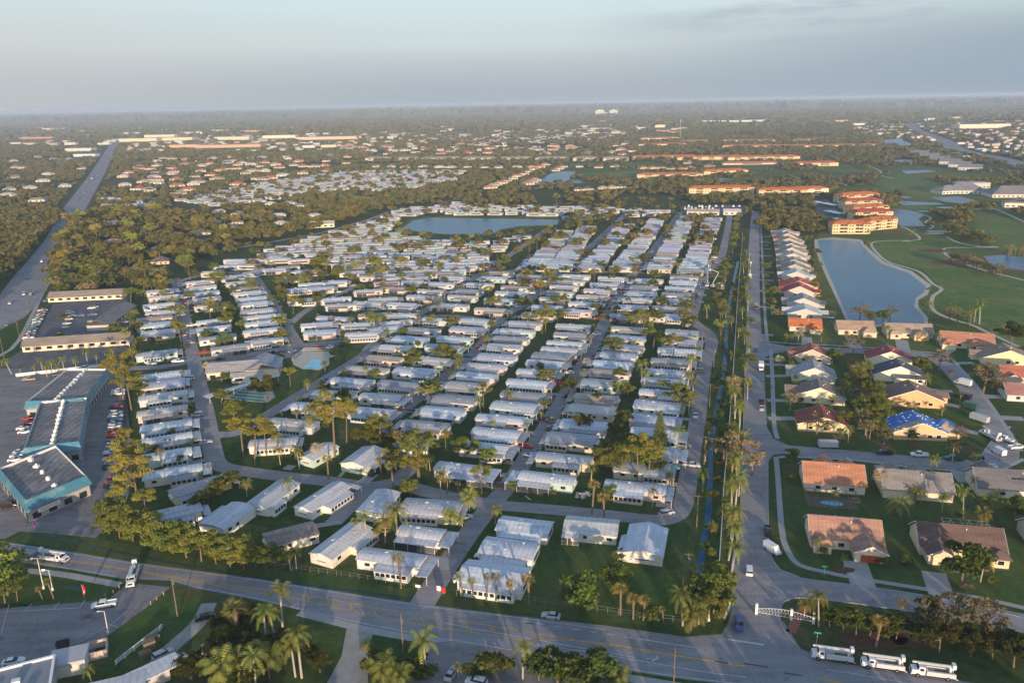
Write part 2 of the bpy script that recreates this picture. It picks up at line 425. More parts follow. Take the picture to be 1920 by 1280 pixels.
DIT = [(40, 1000), (120, 1012), (260, 1042), (400, 1068), (520, 1088), (650, 1105), (770, 1122)]
strip('ditch_bank', DIT, 8, M['lawn'], .008); strip('ditch_water', DIT, .8, M['canal'], .016)
# ---- roads
marks = MB(); ymarks = MB()
MAIN_T = [(-140, 996), (0, 1014), (130, 1033), (250, 1053), (480, 1084), (762, 1128), (960, 1153), (1135, 1172), (1285, 1193), (1352, 1188), (1376, 1152)]
MAIN_B = [(2040, 1400), (1800, 1345), (1600, 1312), (1420, 1288), (1285, 1273), (1185, 1258), (960, 1222), (695, 1174), (480, 1124), (370, 1103), (320, 1088), (225, 1084), (135, 1068), (30, 1052), (-140, 1034)]
MAIN = MAIN_T+[(1470, 1165), (1500, 1215), (1560, 1240), (1800, 1275), (2040, 1320)]+MAIN_B
psheet('main_road', MAIN, M['main_road'], .03)
def line(mb, L, w, z=.037, dash=None, sm=True):
    P = pxs(L); P = smooth(P) if sm else P
    if dash: dashes(mb, P, w, z, *dash)
    else: ribbon(mb, P, w, z)
line(marks, [(-140, 999), (0, 1016), (130, 1036), (250, 1056), (480, 1087), (762, 1131), (960, 1156), (1000, 1161)], .14)
line(marks, [(1000, 1161), (1095, 1174), (1135, 1180)], .14)
line(marks, [(975, 1163), (1190, 1196)], .16, dash=(1.9, 2.3))
line(marks, [(1197, 1197), (1302, 1213)], .22)
line(marks, [(-140, 1031), (30, 1050), (135, 1066), (222, 1081)], .14)
line(marks, [(372, 1101), (480, 1121), (695, 1171), (960, 1218), (1185, 1254), (1285, 1269), (1420, 1285), (1600, 1308)], .14)
line(marks, [(835, 1167), (900, 1180), (990, 1196), (1190, 1232)], .14)
line(marks, [(1005, 1207), (1130, 1226), (1310, 1257), (1400, 1269)], .14)
line(marks, [(1550, 1254), (1600, 1262), (1760, 1290)], .14)
line(marks, [(1365, 1198), (1432, 1208)], .55)
line(marks, [(1212, 1234), (1234, 1233)], .18); line(marks, [(1230, 1229), (1234, 1233), (1222, 1238)], .35, sm=False)
UP = [(-140, 1014), (120, 1048), (250, 1068), (400, 1092), (480, 1103), (580, 1116), (750, 1147), (855, 1163), (960, 1178), (1015, 1188), (1060, 1195)]
LO = [(-140, 1016), (120, 1050), (250, 1070), (400, 1096), (480, 1110), (575, 1126), (660, 1145), (792, 1171), (880, 1184), (960, 1195), (1015, 1199), (1060, 1200)]
line(ymarks, UP, .26); line(ymarks, LO, .26)
line(ymarks, [(1060, 1198), (1160, 1210), (1285, 1231), (1400, 1249)], .5)
line(ymarks, [(1540, 1272), (1600, 1284), (1700, 1300)], .5)
for a, b in [((495, 1106), (500, 1115)), ((535, 1112), (540, 1122)), ((577, 1117), (580, 1127)), ((615, 1124), (622, 1136)), ((656, 1131), (663, 1146)), ((697, 1138), (706, 1154)), ((788, 1152), (796, 1170)), ((870, 1166), (884, 1184)), ((918, 1172), (934, 1190)), ((1008, 1188), (1015, 1197))]:
    line(ymarks, [a, b], .35, sm=False)
pat = MB()
for a, b in [((985, 1167), (1000, 1169)), ((1395, 1243), (1440, 1250)), ((1340, 1239), (1365, 1243)), ((1470, 1261), (1505, 1266))]: line(pat, [a, b], .35, .041)
tag(pat.build('road_patch', M['patch']), kind='structure')
STREETS = {}
def street(key, L, w, mat='road', z=.024):
    o, P = strip('park_street' if mat == 'road' else 'road', L, w, M[mat], z); STREETS[key] = P; return P
A = [(790, 1134), (812, 1100), (870, 1012), (922, 945), (965, 893), (1040, 772), (1103, 665), (1134, 603), (1173, 531), (1190, 511), (1221, 474), (1265, 413), (1276, 398)]
street('A', A, 6.6)
street('B', [(742, 903), (768, 878), (772, 862), (758, 836), (728, 806), (717, 797), (760, 764), (890, 660), (936, 601), (984, 568), (1015, 542), (1048, 511), (1092, 476), (1156, 417), (1172, 402)], 6.4)
street('C', [(402, 815), (440, 812), (480, 791), (590, 722), (680, 667), (700, 646), (770, 597), (822, 568), (868, 535), (892, 520), (932, 494), (984, 459), (1028, 428)], 6.2, z=.020)
street('D', [(327, 522), (336, 545), (345, 590), (362, 670), (385, 770), (400, 850), (412, 872), (440, 880), (500, 889), (560, 896), (625, 903), (690, 912), (740, 906), (800, 921), (860, 935), (922, 945)], 6.8, z=.028)
street('E', [(922, 946), (1000, 952), (1110, 962), (1200, 972), (1240, 974), (1268, 965), (1282, 940), (1292, 885), (1310, 772), (1322, 685), (1334, 650), (1331, 627), (1309, 610), (1297, 597), (1305, 570), (1316, 531), (1330, 505), (1351, 483), (1359, 455), (1366, 420), (1368, 400)], 6.2, z=.020)
street('F', [(690, 914), (660, 945), (625, 980)], 5.6, z=.022)
street('G', [(560, 646), (530, 600), (505, 560), (478, 518)], 6.0, z=.020)
street('H', [(200, 690), (300, 688), (380, 672), (430, 668), (480, 662), (560, 648), (640, 639), (720, 629), (745, 612)], 6.4, z=.026)
street('I', [(327, 535), (345, 524), (385, 515), (425, 511), (473, 514), (517, 513), (560, 505)], 5.4, z=.022)
street('J', [(545, 606), (582, 577), (648, 545), (680, 532)], 5.0, z=.022)
street('K', [(892, 520), (940, 508), (1040, 506), (1106, 509), (1193, 510), (1250, 513), (1322, 520)], 5.6, z=.018)
street('L', [(778, 594), (853, 592), (936, 603), (1000, 604)], 5.4, z=.018)
street('N', [(415, 470), (500, 455), (600, 437), (690, 412), (752, 392), (880, 385), (1080, 388), (1270, 396)], 5.0, z=.016)
line(marks, [(985, 929), (995, 937)], .4, .034)
# boulevard
BL = [(1355, 1198), (1370, 1150), (1372, 1060), (1382, 1010), (1388, 980), (1390, 900), (1393, 820), (1397, 710), (1399, 660), (1401, 560), (1402, 511), (1404, 460), (1407, 420), (1410, 396)]
BR = [(1424, 396), (1424, 440), (1424, 467), (1425, 577), (1428, 625), (1445, 643), (1470, 648), (1470, 660), (1445, 663), (1433, 672), (1434, 720), (1438, 800), (1450, 822), (1480, 835), (1480, 850), (1450, 852), (1440, 866), (1440, 935), (1441, 1000), (1445, 1040), (1462, 1066), (1500, 1080), (1500, 1118), (1468, 1130), (1462, 1160), (1475, 1190), (1500, 1215), (1462, 1225)]
psheet('boulevard', BL+BR, M['road'], .024)
street('S1', [(1480, 1098), (1520, 1103), (1620, 1117), (1730, 1131), (1830, 1150), (1990, 1182)], 8.4, z=.028)
street('S2', [(1470, 843), (1500, 845), (1640, 857), (1765, 868), (1835, 876), (1872, 868), (1886, 850), (1880, 820), (1862, 790), (1838, 755), (1810, 722), (1782, 692), (1755, 672), (1725, 665), (1630, 659), (1535, 655), (1465, 653)], 8.2, z=.028)
psheet('turning_circle', [(1800, 866), (1840, 850), (1862, 820), (1885, 815), (1905, 835), (1905, 860), (1880, 880), (1830, 884)], M['road'], .032)
# highway
HW = [(-330, 760), (-150, 655), (0, 598), (60, 520), (112, 450), (134, 402), (152, 372), (171, 344), (190, 313), (207, 282), (221, 263), (236, 248), (245, 238)]
_, P = strip('highway', HW, 27, M['main_road'], .034); STREETS['HW'] = P
hm = MB(); ribbon(hm, P, .2, .04, 6.6); ribbon(hm, P, .2, .04, -6.6)
tag(hm.build('road_marking', M['yellow_line']), kind='structure')
for k in (-10, -3.4, 3.4, 10): dashes(marks, P, .2, .04, 3, 9, k)
wm = MB()
_, P2 = strip('pavement', [(-60, 690), (20, 655), (56, 600), (80, 548), (98, 520)], 2.4, M['concrete'], .02)
_, P = strip('expressway', [(1700, 228), (1716, 243), (1738, 252), (1765, 262), (1790, 278), (1820, 287), (1870, 296), (1920, 309), (2000, 325)], 40, M['main_road'], .034)
# car parks
psheet('parking_lot', [(-120, 700), (0, 690), (60, 690), (200, 672), (232, 690), (236, 740), (243, 800), (246, 860), (248, 900), (235, 950), (180, 1008), (80, 998), (35, 996), (10, 1010), (-60, 1003), (-200, 900)], M['lot'], .022)
psheet('parking_lot', [(60, 640), (100, 570), (236, 552), (240, 600), (238, 655), (226, 678), (60, 692), (0, 686), (35, 660)], M['dark_lot'], .026)
psheet('parking_lot', [(-100, 1145), (-60, 1145), (170, 1127), (205, 1122), (240, 1092), (320, 1100), (272, 1140), (190, 1200), (150, 1260), (60, 1290), (-100, 1300)], M['lot'], .034)
psheet('parking_lot', [(1275, 387), (1400, 384), (1402, 402), (1310, 404), (1276, 398)], M['dark_lot'], .026)
psheet('parking_lot', [(1525, 376), (1552, 374), (1592, 418), (1545, 420), (1530, 400)], M['dark_lot'], .026)
psheet('parking_lot', [(385, 680), (440, 668), (560, 650), (640, 641), (560, 668), (530, 672), (430, 690), (400, 708)], M['lot'], .018)
psheet('shell_drive', [(650, 1178), (700, 1186), (690, 1215), (690, 1290), (605, 1295), (640, 1230)], M['shell'], .034)
psheet('shell_drive', [(790, 1205), (860, 1200), (1000, 1226), (1100, 1245), (1110, 1300), (720, 1300), (780, 1240)], M['lot'], .036)
strip('shell_drive', [(392, 1130), (370, 1170), (320, 1215), (270, 1270)], 4, M['shell'], .014)
for L in ([(3, 1184), (17, 1132)], [(48, 1143), (60, 1131)], [(100, 1141), (112, 1128)], [(150, 1138), (160, 1124)], [(3, 1147), (150, 1139)], [(205, 1173), (240, 1144)], [(204, 1170), (222, 1175)], [(155, 1200), (205, 1170)]): line(marks, L, .13, .041, sm=False)
# pavements, kerbs, drives, golf paths
strip('pavement', [(1445, 655), (1448, 700), (1450, 760), (1452, 800), (1458, 822)], 1.7, M['concrete'], .03)
strip('pavement', [(1455, 856), (1459, 900), (1463, 960), (1467, 1000), (1476, 1030), (1498, 1058), (1550, 1072), (1600, 1082), (1737, 1104), (1840, 1121), (1920, 1139), (1990, 1155)], 1.7, M['concrete'], .03)
strip('pavement', [(1439, 640), (1435, 600), (1433, 560), (1430, 500), (1428, 450), (1427, 425)], 1.6, M['concrete'], .03)
strip('pavement', [(1443, 640), (1470, 643), (1535, 646), (1640, 652), (1725, 659), (1775, 666), (1800, 690), (1830, 722), (1862, 765), (1885, 800), (1915, 845)], 1.5, M['concrete'], .036)
strip('pavement', [(1458, 857), (1490, 856), (1600, 862), (1700, 874), (1790, 882), (1850, 890), (1920, 860)], 1.5, M['concrete'], .036)
strip('pavement', [(30, 1068), (90, 1073), (140, 1080), (225, 1096)], 2.4, M['concrete'], .012)
strip('pavement', [(560, 1148), (640, 1168), (700, 1182), (790, 1198), (870, 1212), (1000, 1238), (1130, 1262), (1300, 1290)], 2.4, M['concrete'], .016)
strip('pavement', [(1512, 1125), (1492, 1165), (1482, 1185)], 2.2, M['brick'], .03)
def kerb(L, w=.3, h=.13):
    P = smooth(pxs(L)); A_ = offset(P, -w/2); B_ = offset(P, w/2); n = len(P)
    vs = [(x, y, 0) for x, y in A_]+[(x, y, h) for x, y in A_]+[(x, y, h) for x, y in B_]+[(x, y, 0) for x, y in B_]
    m = MB(); fs = []
    for k in range(3): fs += [(k*n+i, k*n+i+1, (k+1)*n+i+1, (k+1)*n+i) for i in range(n-1)]
    m.add(vs, fs); tag(m.build('kerb', M['concrete']), kind='structure')
kerb([(1376, 1152), (1372, 1060), (1382, 1010), (1388, 980), (1390, 900), (1393, 820), (1397, 710), (1399, 660), (1401, 560), (1404, 460)])
kerb([(1440, 866), (1440, 935), (1441, 1000), (1445, 1040), (1462, 1066), (1500, 1083), (1600, 1096), (1740, 1117), (1915, 1156)])
kerb([(1500, 1215), (1475, 1190), (1462, 1160), (1468, 1130), (1500, 1120), (1600, 1130), (1715, 1147)])
dr = MB()
for a, b, w in [((1603, 1052), (1620, 1102), 6.2), ((1750, 1072), (1768, 1124), 6), ((1513, 650), (1513, 632), 5), ((1605, 653), (1598, 634), 6), ((1695, 660), (1690, 637), 6),
                ((1433, 673), (1480, 674), 2.2), ((1434, 683), (1482, 684), 3.2), ((1436, 705), (1485, 704), 3.2), ((1438, 750), (1487, 751), 3.4), ((1440, 784), (1490, 784), 4),
                ((1786, 734), (1744, 731), 3.4), ((1800, 762), (1752, 755), 3.8), ((1835, 812), (1782, 802), 3.8), ((1838, 743), (1892, 744), 4.5), ((1862, 782), (1920, 785), 4.5), ((1790, 681), (1826, 680), 3.2), ((1765, 668), (1785, 655), 3.4),
                ((1426, 628), (1450, 628), 3), ((1424, 575), (1450, 577), 3), ((1424, 545), (1450, 545), 3), ((1424, 525), (1450, 526), 3), ((1424, 510), (1450, 511), 3), ((1423, 493), (1447, 494), 3), ((1423, 479), (1447, 480), 3), ((1423, 466), (1445, 467), 3), ((1423, 454), (1443, 455), 3), ((1423, 443), (1443, 444), 3),
                ((1655, 872), (1668, 888), 6), ((1800, 884), (1815, 905), 6), ((560, 990), (640, 978), 2.5), ((797, 1047), (850, 1060), 5)]:
    ribbon(dr, pxs([a, b]), w, .042)
ribbon(dr, pxs([(636, 894), (650, 878)]), 1.2, .042); ribbon(dr, pxs([(680, 905), (700, 888)]), 4.2, .042); ribbon(dr, pxs([(537, 880), (548, 872)]), 3.5, .042)
tag(dr.build('driveway', M['concrete']), kind='structure')
def gpath(L, w=2.4, z=.03): strip('golf_path', L, w, M['sand'], z)
gpath([(1688, 425), (1703, 430), (1725, 449), (1671, 451), (1637, 454), (1636, 464), (1660, 488), (1692, 499), (1725, 510), (1749, 532), (1766, 542), (1749, 556), (1748, 578), (1766, 591), (1800, 603), (1820, 608), (1850, 622), (1874, 633), (1910, 650)])
gpath([(1672, 391), (1710, 396), (1745, 408), (1735, 416), (1750, 424), (1742, 430)])
gpath([(1775, 444), (1800, 456), (1840, 462), (1822, 464), (1770, 466), (1785, 485), (1840, 505), (1890, 518), (1960, 535)])
gpath([(1818, 393), (1860, 391), (1890, 402), (1925, 418), (1960, 430)], 3)
gpath([(1620, 308), (1650, 320), (1650, 328), (1675, 335)]); gpath([(1060, 337), (1110, 334), (1170, 325), (1230, 318)]); gpath([(1280, 328), (1330, 322), (1400, 322)])
sb = MB()
for x, y, a, b in [(1760, 434, 12, 7), (1752, 438, 9, 5), (1850, 463, 10, 4), (1735, 396, 10, 5), (1680, 380, 9, 6), (1775, 389, 12, 6), (1700, 452, 4, 2)]:
    cx, cy = at(x, y); sb.zprism([(cx+a*math.cos(t*.5)*(1+.2*math.sin(t*1.7)), cy+b*math.sin(t*.5)) for t in range(13)][:-1], 0, .035)
tag(sb.build('sand_bunker', M['sand']), kind='structure')
mu = MB()
for x, y, a, b in [(1795, 492, 22, 9), (1870, 510, 20, 5), (1750, 470, 12, 8), (1657, 834, 2.6, 2.2), (1715, 833, 2.2, 1.8), (1812, 840, 4, 2.6), (1799, 799, 3, 1.6), (1640, 1200, 8, 3), (1710, 1198, 5, 3), (1582, 1068, 3.2, 1.4), (1483, 873, 2.4, 1.4)]:
    cx, cy = at(x, y); mu.zprism([(cx+a*math.cos(t*.6), cy+b*math.sin(t*.6)) for t in range(10)], 0, .06)
tag(mu.build('mulch_bed', M['mulch']), kind='structure')
tag(marks.build('road_marking', M['white_line']), kind='structure'); tag(ymarks.build('road_marking', M['yellow_line']), kind='structure')
# ================================================================ MOBILE HOMES
def arch_roof(mb, x0, x1, y0, y1, z, rise, th=.12, n=6):
    P = []
    for i in range(n+1):
        t = i/n; P.append((y0+(y1-y0)*t, z+rise*(1-(2*t-1)**2)))
    P = P+[(y, zz-th) for y, zz in reversed(P)]
    return mb.xprism(P, x0, x1)
def gable_roof_x(mb, x0, x1, y0, y1, z, rise, th=.14):      # ridge along x
    ym = (y0+y1)/2
    return mb.xprism([(y0, z), (ym, z+rise), (y1, z), (y1, z-th), (ym, z+rise-th), (y0, z-th)], x0, x1)
def lean(mb, x0, x1, y0, y1, z0, z1, th=.1):                # slab from height z0 at y0 to z1 at y1
    return mb.xprism([(y0, z0), (y1, z1), (y1, z1-th), (y0, z0-th)], x0, x1)
def mobile(L=17, W=4.0, kind='arch', side='room', sx=(-3.0, 5.0), sw=3.2, carport=3.5, back=0, seed=0, doors=True, far=False, endwin=1, sidey=-1):
    """local x = long axis, -x end is the yard end, +x end faces the street; -y side has the room"""
    r = random.Random(seed)
    root = empty('mobile_home', 0, 0)
    h = 2.95; hx = L/2
    w = MB().box(-hx, hx, -W/2, W/2, 0, h, False)
    if kind == 'gable': w.xprism([(-W/2, h), (0, h+W*.13), (W/2, h)], -hx, hx)
    w.build('wall', M['siding'], root)
    rf = MB()
    if kind == 'gable': gable_roof_x(rf, -hx-.35, hx+.35, -W/2-.35, W/2+.35, h+.05, W*.14)
    else: arch_roof(rf, -hx-.3, hx+.3, -W/2-.3, W/2+.3, h+.12, .42 if W < 5 else .7)
    for q in range(3):
        u = hx*(-.6+.5*q+r.uniform(-.1, .1)); v = r.uniform(-.3, .3)*W; rf.box(u-.22, u+.22, v-.22, v+.22, h+.1, h+.95)
    if not far: rf.box(-hx*.2-.5, -hx*.2+.5, W*.1, W*.1+.9, h+.1, h+1.05)
    rf.build('roof', M['metal_roof'], root)
    s = sidey
    ys = s*W/2
    if side and not far:
        x0, x1 = sx
        if side == 'room':
            MB().box(x0, x1, min(ys+s*.003, ys+s*sw), max(ys+s*.003, ys+s*sw), 0, 2.35, False).build('side_room', M['siding'], root)
            q = MB(); a, b = (ys+s*(sw+.25), ys-s*.0) if s < 0 else (ys, ys+sw+.25)
            lean(q, x0-.2, x1+.2, a, b, 2.42 if s < 0 else 2.86, 2.86 if s < 0 else 2.42)
            q.build('side_roof', M['metal_roof'], root)
            gl = MB(); nw = max(2, int((x1-x0)/1.5)); yy = ys+s*sw
            for i in range(nw):
                u = x0+.35+i*(x1-x0-.5)/nw; gl.box(u, u+(x1-x0)/nw-.45, min(yy, yy+s*.03), max(yy, yy+s*.03), .95, 2.0)
            gl.build('side_window', M['glass'], root)
        else:
            q = MB(); a, b = (ys+s*(sw+.25), ys) if s < 0 else (ys, ys+sw+.25)
            lean(q, x0-.2, x1+.2, a, b, 2.5 if s < 0 else 2.88, 2.88 if s < 0 else 2.5)
            q.build('side_roof', M['metal_roof'], root)
            for u in np.linspace(x0, x1, 4): MB().box(u-.05, u+.05, ys+s*sw-.05, ys+s*sw+.05, 0, 2.42).build('post', M['trim'], root)
            MB().box(x0, x1, min(ys+s*.04, ys+s*sw*.9), max(ys+s*.04, ys+s*sw*.9), 0, .12).build('porch_floor', M['concrete'], root)
            sc = MB().box(x0+.1, x0+(x1-x0)*.55, ys+s*sw*.97-.02, ys+s*sw*.97+.02, .15, 2.35); sc.build('porch_screen', M['screen'], root)
    if carport and not far:
        cw0, cw1 = (-W/2-(sw if side else 0), W/2) if s < 0 else (-W/2, W/2+(sw if side else 0))
        MB().box(hx+.31, hx+carport, cw0, cw1, 2.55, 2.68).build('carport_roof', M['metal_roof'], root)
        for yy in (cw0+.2, cw1-.2): MB().box(hx+carport-.35, hx+carport-.25, yy-.05, yy+.05, 0, 2.55).build('post', M['trim'], root)
    # windows on the long walls and the ends
    spots = [(-hx*.75, -hx*.75+1.5), (-hx*.25, -hx*.25+1.2), (hx*.62, hx*.62+1.6)]
    for (a, b) in spots:
        if not (side and not far and sx[0]-1.6 < a < sx[1]): MB().box(a, b, ys-.03, ys+.03, 1.25, 2.2).build('window', M['glass'], root)
    if not far:
        for (a, b) in spots[:2]: MB().box(a, b, -ys-.03, -ys+.03, 1.25, 2.2).build('window', M['glass'], root)
        if endwin:
            aw = MB().box(hx-.03, hx+.03, -W*.28, W*.28, 1.15, 2.2); aw.build('window', M['glass'], root)
            MB().box(-hx-.03, -hx+.03, -W*.2, W*.2, 1.2, 2.15).build('window', M['glass'], root)
            a = MB(); a.add([(-hx-.01, -W*.3, 2.45), (-hx-.01, W*.3, 2.45), (-hx-.7, W*.3, 2.0), (-hx-.7, -W*.3, 2.0)], [(0, 1, 2, 3)])
            a.prism([(-hx, 2.45), (-hx-.7, 2.0), (-hx-.7, 1.95), (-hx, 2.4)], -W*.3, W*.3); a.build('awning', M['trim'], root)
        if doors: MB().box(-hx*.05-.45, -hx*.05+.45, ys-.04, ys+.04, .3, 2.25).build('door', M['trim'], root)
    if far: MB().box(-hx*.6, hx*.7, ys-.04, ys+.04, 1.1, 2.1).build('window', M['glass'], root)
    root.location = (0, -500, 0)
    return root
def protos(sy):
    return [mobile(18, 6.0, 'arch', 'room', (-1, 7.5), 3.4, 3.2, seed=1, sidey=sy), mobile(18, 6.4, 'arch', 'porch', (-2, 8.5), 3.4, 3.8, seed=2, sidey=sy), mobile(19, 6.2, 'arch', 'room', (-6, 3), 3.2, 2.6, seed=3, sidey=sy), mobile(17, 7.0, 'gable', 'room', (0, 8), 3.0, 3.5, seed=4, sidey=sy),
            mobile(18.5, 6.2, 'arch', 'porch', (-7.5, 4), 3.4, 0, seed=5, sidey=sy), mobile(17, 8.2, 'arch', 'porch', (-6, 7), 2.4, 2.5, seed=6, sidey=sy), mobile(18, 6.4, 'arch', 'room', (-7, 8), 3.0, 3.0, seed=7, sidey=sy), mobile(18, 9.0, 'arch', 'room', (1, 8.8), 1.6, 2.0, seed=8, sidey=sy)]
PROTS = {1: protos(-1), -1: protos(1)}
FARPS = {q: [mobile(17, 6.6, 'arch', None, carport=0, far=True, seed=11, sidey=-q), mobile(16, 7.2, 'gable', None, carport=0, far=True, seed=12, sidey=-q), mobile(17, 5.6, 'arch', None, carport=0, far=True, seed=13, sidey=-q)] for q in (1, -1)}
ROOFC = [((.60, .66, .74), 'white'), ((.54, .60, .69), 'pale grey'), ((.66, .69, .73), 'bright white'), ((.44, .48, .55), 'weathered grey'), ((.60, .62, .65), 'off-white'), ((.37, .39, .43), 'stained grey'), ((.58, .67, .78), 'bluish white'), ((.56, .58, .68), 'lavender grey'), ((.60, .66, .74), 'white'), ((.42, .36, .33), 'rust-stained'), ((.56, .54, .52), 'beige'), ((.66, .69, .73), 'bright white'), ((.60, .66, .74), 'white')]
WALLC = [((.6, .59, .57), 'white'), ((.56, .5, .4), 'cream'), ((.46, .57, .54), 'pale green'), ((.58, .55, .5), 'off-white'), ((.58, .47, .42), 'pinkish'), ((.5, .55, .6), 'pale blue')]
HOMES = []          # (x, y, yaw, row phrase, number in row)
def row(phrase, L, yaw, side, n=None, spacing=11.3, jit=.6, shift=0):
    """L: sightings of roof centres from the near end to the far end; side +1 when the street lies at the home's +x end"""
    P = [at(x, y, 3) for x, y in L]
    if n is None: pts = P
    else:
        seg = [math.dist(P[i], P[i+1]) for i in range(len(P)-1)]; tot = sum(seg); pts = []
        for k in range(n):
            d = tot*k/(n-1) if n > 1 else 0; i = 0
            while i < len(seg)-1 and d > seg[i]: d -= seg[i]; i += 1
            t = d/seg[i]; pts.append(tuple(P[i][a]+(P[i+1][a]-P[i][a])*t for a in (0, 1)))
    for k, (x, y) in enumerate(pts):
        HOMES.append((x+rnd.uniform(-jit, jit), y+rnd.uniform(-jit, jit)*.5, yaw+R(rnd.uniform(-1.2, 1.2)), side, phrase, k))
T1 = R(-16.3); T2 = R(23)
row('left of westmost street', [(303, 702), (308, 719), (309, 741), (306, 769), (312, 797), (312, 822), (307, 852), (327, 884)], T2, 1)
row('upper left of westmost street', [(296, 661), (296, 622), (288, 608), (292, 596), (303, 584), (298, 571), (306, 556), (300, 545)], T2, 1)
row('right of westmost street', [(430, 650), (409, 632), (402, 614), (400, 601), (392, 572), (387, 560), (384, 549), (380, 538), (374, 528)], T2, -1)
row('left of slanting street', [(496, 638), (492, 619), (492, 604), (488, 593), (480, 582), (474, 569), (470, 559), (464, 549), (458, 540), (448, 530), (438, 518)], T2, 1)
row('row facing the pool lawn', [(551, 792), (590, 762), (627, 737), (660, 714), (693, 692), (722, 671), (746, 651), (772, 635), (796, 618), (822, 599)], T1, -1)
row('left of middle street', [(697, 770), (717, 744), (748, 719), (779, 695), (806, 673), (831, 650), (853, 634), (874, 617), (892, 601)], T1, 1)
row('right of middle street', [(797, 796), (832, 770), (852, 748), (873, 723), (895, 703), (915, 686), (932, 669), (945, 649), (960, 634), (972, 620), (984, 606)], T1, -1)
row('left of entrance street', [(866, 878), (908, 838), (930, 810), (938, 784), (962, 761), (978, 740), (992, 716), (1006, 697), (1020, 680), (1034, 667), (1048, 655), (1058, 643), (1069, 627), (1076, 611)], T1, 1)
row('right of entrance street', [(1028, 895), (1056, 858), (1073, 822), (1092, 796), (1110, 767), (1120, 744), (1132, 718), (1143, 697), (1150, 681), (1160, 665), (1171, 651), (1175, 634), (1180, 616)], T1, -1)
row('beside the canal street', [(1190, 912), (1205, 876), (1222, 843), (1228, 810), (1226, 785), (1235, 759), (1240, 736), (1245, 714), (1250, 697), (1260, 677), (1270, 657), (1275, 639), (1280, 622)], T1, 1)
# the storm damaged block between the two cross streets
row('first column below the lake', [(836, 590), (752, 570), (790, 556), (808, 545), (828, 532), (850, 519)][1:], T1, 1)
row('second column below the lake', [(850, 572), (868, 556), (882, 545), (900, 533), (928, 521), (942, 511)], T1, -1)
row('third column below the lake', [(918, 580), (938, 562), (955, 549), (968, 538), (980, 527), (994, 517)], T1, 1)
row('damaged block, left column', [(1012, 590), (1026, 575), (1042, 560), (1050, 548), (1058, 537), (1070, 527), (1080, 517)], T1, -1)
row('damaged block, middle column', [(1080, 583), (1094, 569), (1108, 556), (1122, 544), (1134, 533), (1146, 521)], T1, 1)
row('damaged block, right column', [(1176, 592), (1186, 575), (1196, 561), (1204, 549), (1208, 538), (1218, 525)], T1, -1)
row('damaged block, canal column', [(1250, 592), (1256, 577), (1262, 563), (1270, 552), (1274, 540), (1280, 528), (1282, 519)], T1, 1)
# upper columns beyond the long cross street
for ph, a, b, n, s in [('first column beyond cross street', (1003, 500), (1060, 432), 19, -1), ('second column beyond cross street', (1050, 500), (1102, 424), 22, 1), ('third column beyond cross street', (1108, 500), (1172, 420), 23, -1),
                       ('fourth column beyond cross street', (1168, 501), (1232, 410), 27, 1), ('fifth column beyond cross street', (1236, 503), (1290, 404), 29, -1), ('last column beyond cross street', (1296, 506), (1338, 408), 29, 1)]:
    row(ph, [a, b], T1, s, n)
# irregular quarter left of the upper streets
LOOSE = [(532, 472, 18), (560, 487, 15), (540, 500, 20), (515, 505, 8), (478, 508, 60), (575, 508, 10), (548, 520, 15), (585, 532, 10), (628, 528, 5), (560, 542, 20), (602, 540, 12), (660, 510, 8), (642, 495, 12), (700, 518, 0), (690, 545, 10),
         (630, 560, 15), (566, 562, 12), (640, 572, 5), (690, 568, -10), (594, 608, 10), (600, 622, 10), (625, 596, -16), (672, 608, 5), (700, 590, 8), (742, 604, 20), (720, 616, 25), (718, 560, 10), (740, 540, -10), (780, 520, -5), (712, 500, 5), (755, 590, -5), (680, 626, 5)]
for k, (x, y, a) in enumerate(LOOSE):
    X, Y = at(x, y, 3); HOMES.append((X, Y, R(a), 1, 'leafy quarter above the pool', k))
def near_street(x, y, d=7):
    for P in STREETS.values():
        for i in range(0, len(P)-1):
            ax, ay = P[i]; bx, by = P[i+1]; L2 = (bx-ax)**2+(by-ay)**2 or 1
            t = max(0, min(1, ((x-ax)*(bx-ax)+(y-ay)*(by-ay))/L2))
            if (x-ax-t*(bx-ax))**2+(y-ay-t*(by-ay))**2 < d*d: return True
    return False
def fill(phrase, poly, yaw, sx_=13.5, sy_=21, far=False):
    G = pxs(poly, 3); c, s = math.cos(yaw), math.sin(yaw); us = [p[0]*c+p[1]*s for p in G]; vs = [-p[0]*s+p[1]*c for p in G]; out = []
    v = min(vs); j = 0
    while v < max(vs):
        u = min(us)+(j % 2)*7
        while u < max(us):
            X = (u*c-v*s)+rnd.uniform(-1.5, 1.5); Y = (u*s+v*c)+rnd.uniform(-1.5, 1.5)
            if inside(X, Y, G) and not taken(X, Y, 6) and not near_street(X, Y, 9) and all((X-h[0])**2+(Y-h[1])**2 > 120 for h in HOMES) and rnd.random() < (.93 if phrase != 'far' else .8): out.append((X, Y, yaw+R(rnd.uniform(-14, 14)), 1, phrase, len(out)))
            u += sy_
        v += sx_; j += 1
    return out
ALLH = list(HOMES); 
q1 = fill('south of the lake', [(345, 518), (420, 490), (520, 462), (600, 437), (700, 412), (750, 395), (766, 410), (748, 432), (790, 446), (925, 450), (985, 440), (1020, 430), (980, 462), (925, 498), (885, 520), (700, 545), (640, 500), (560, 470), (500, 500)], R(2), 12.5, 19)
HOMES += q1
q2 = fill('beyond the lake', [(690, 412), (760, 388), (860, 378), (1000, 380), (1180, 385), (1260, 395), (1250, 404), (1170, 402), (1060, 410), (1050, 402), (800, 400), (770, 405)], R(-2), 15, 19)
HOMES += q2
FARH = []
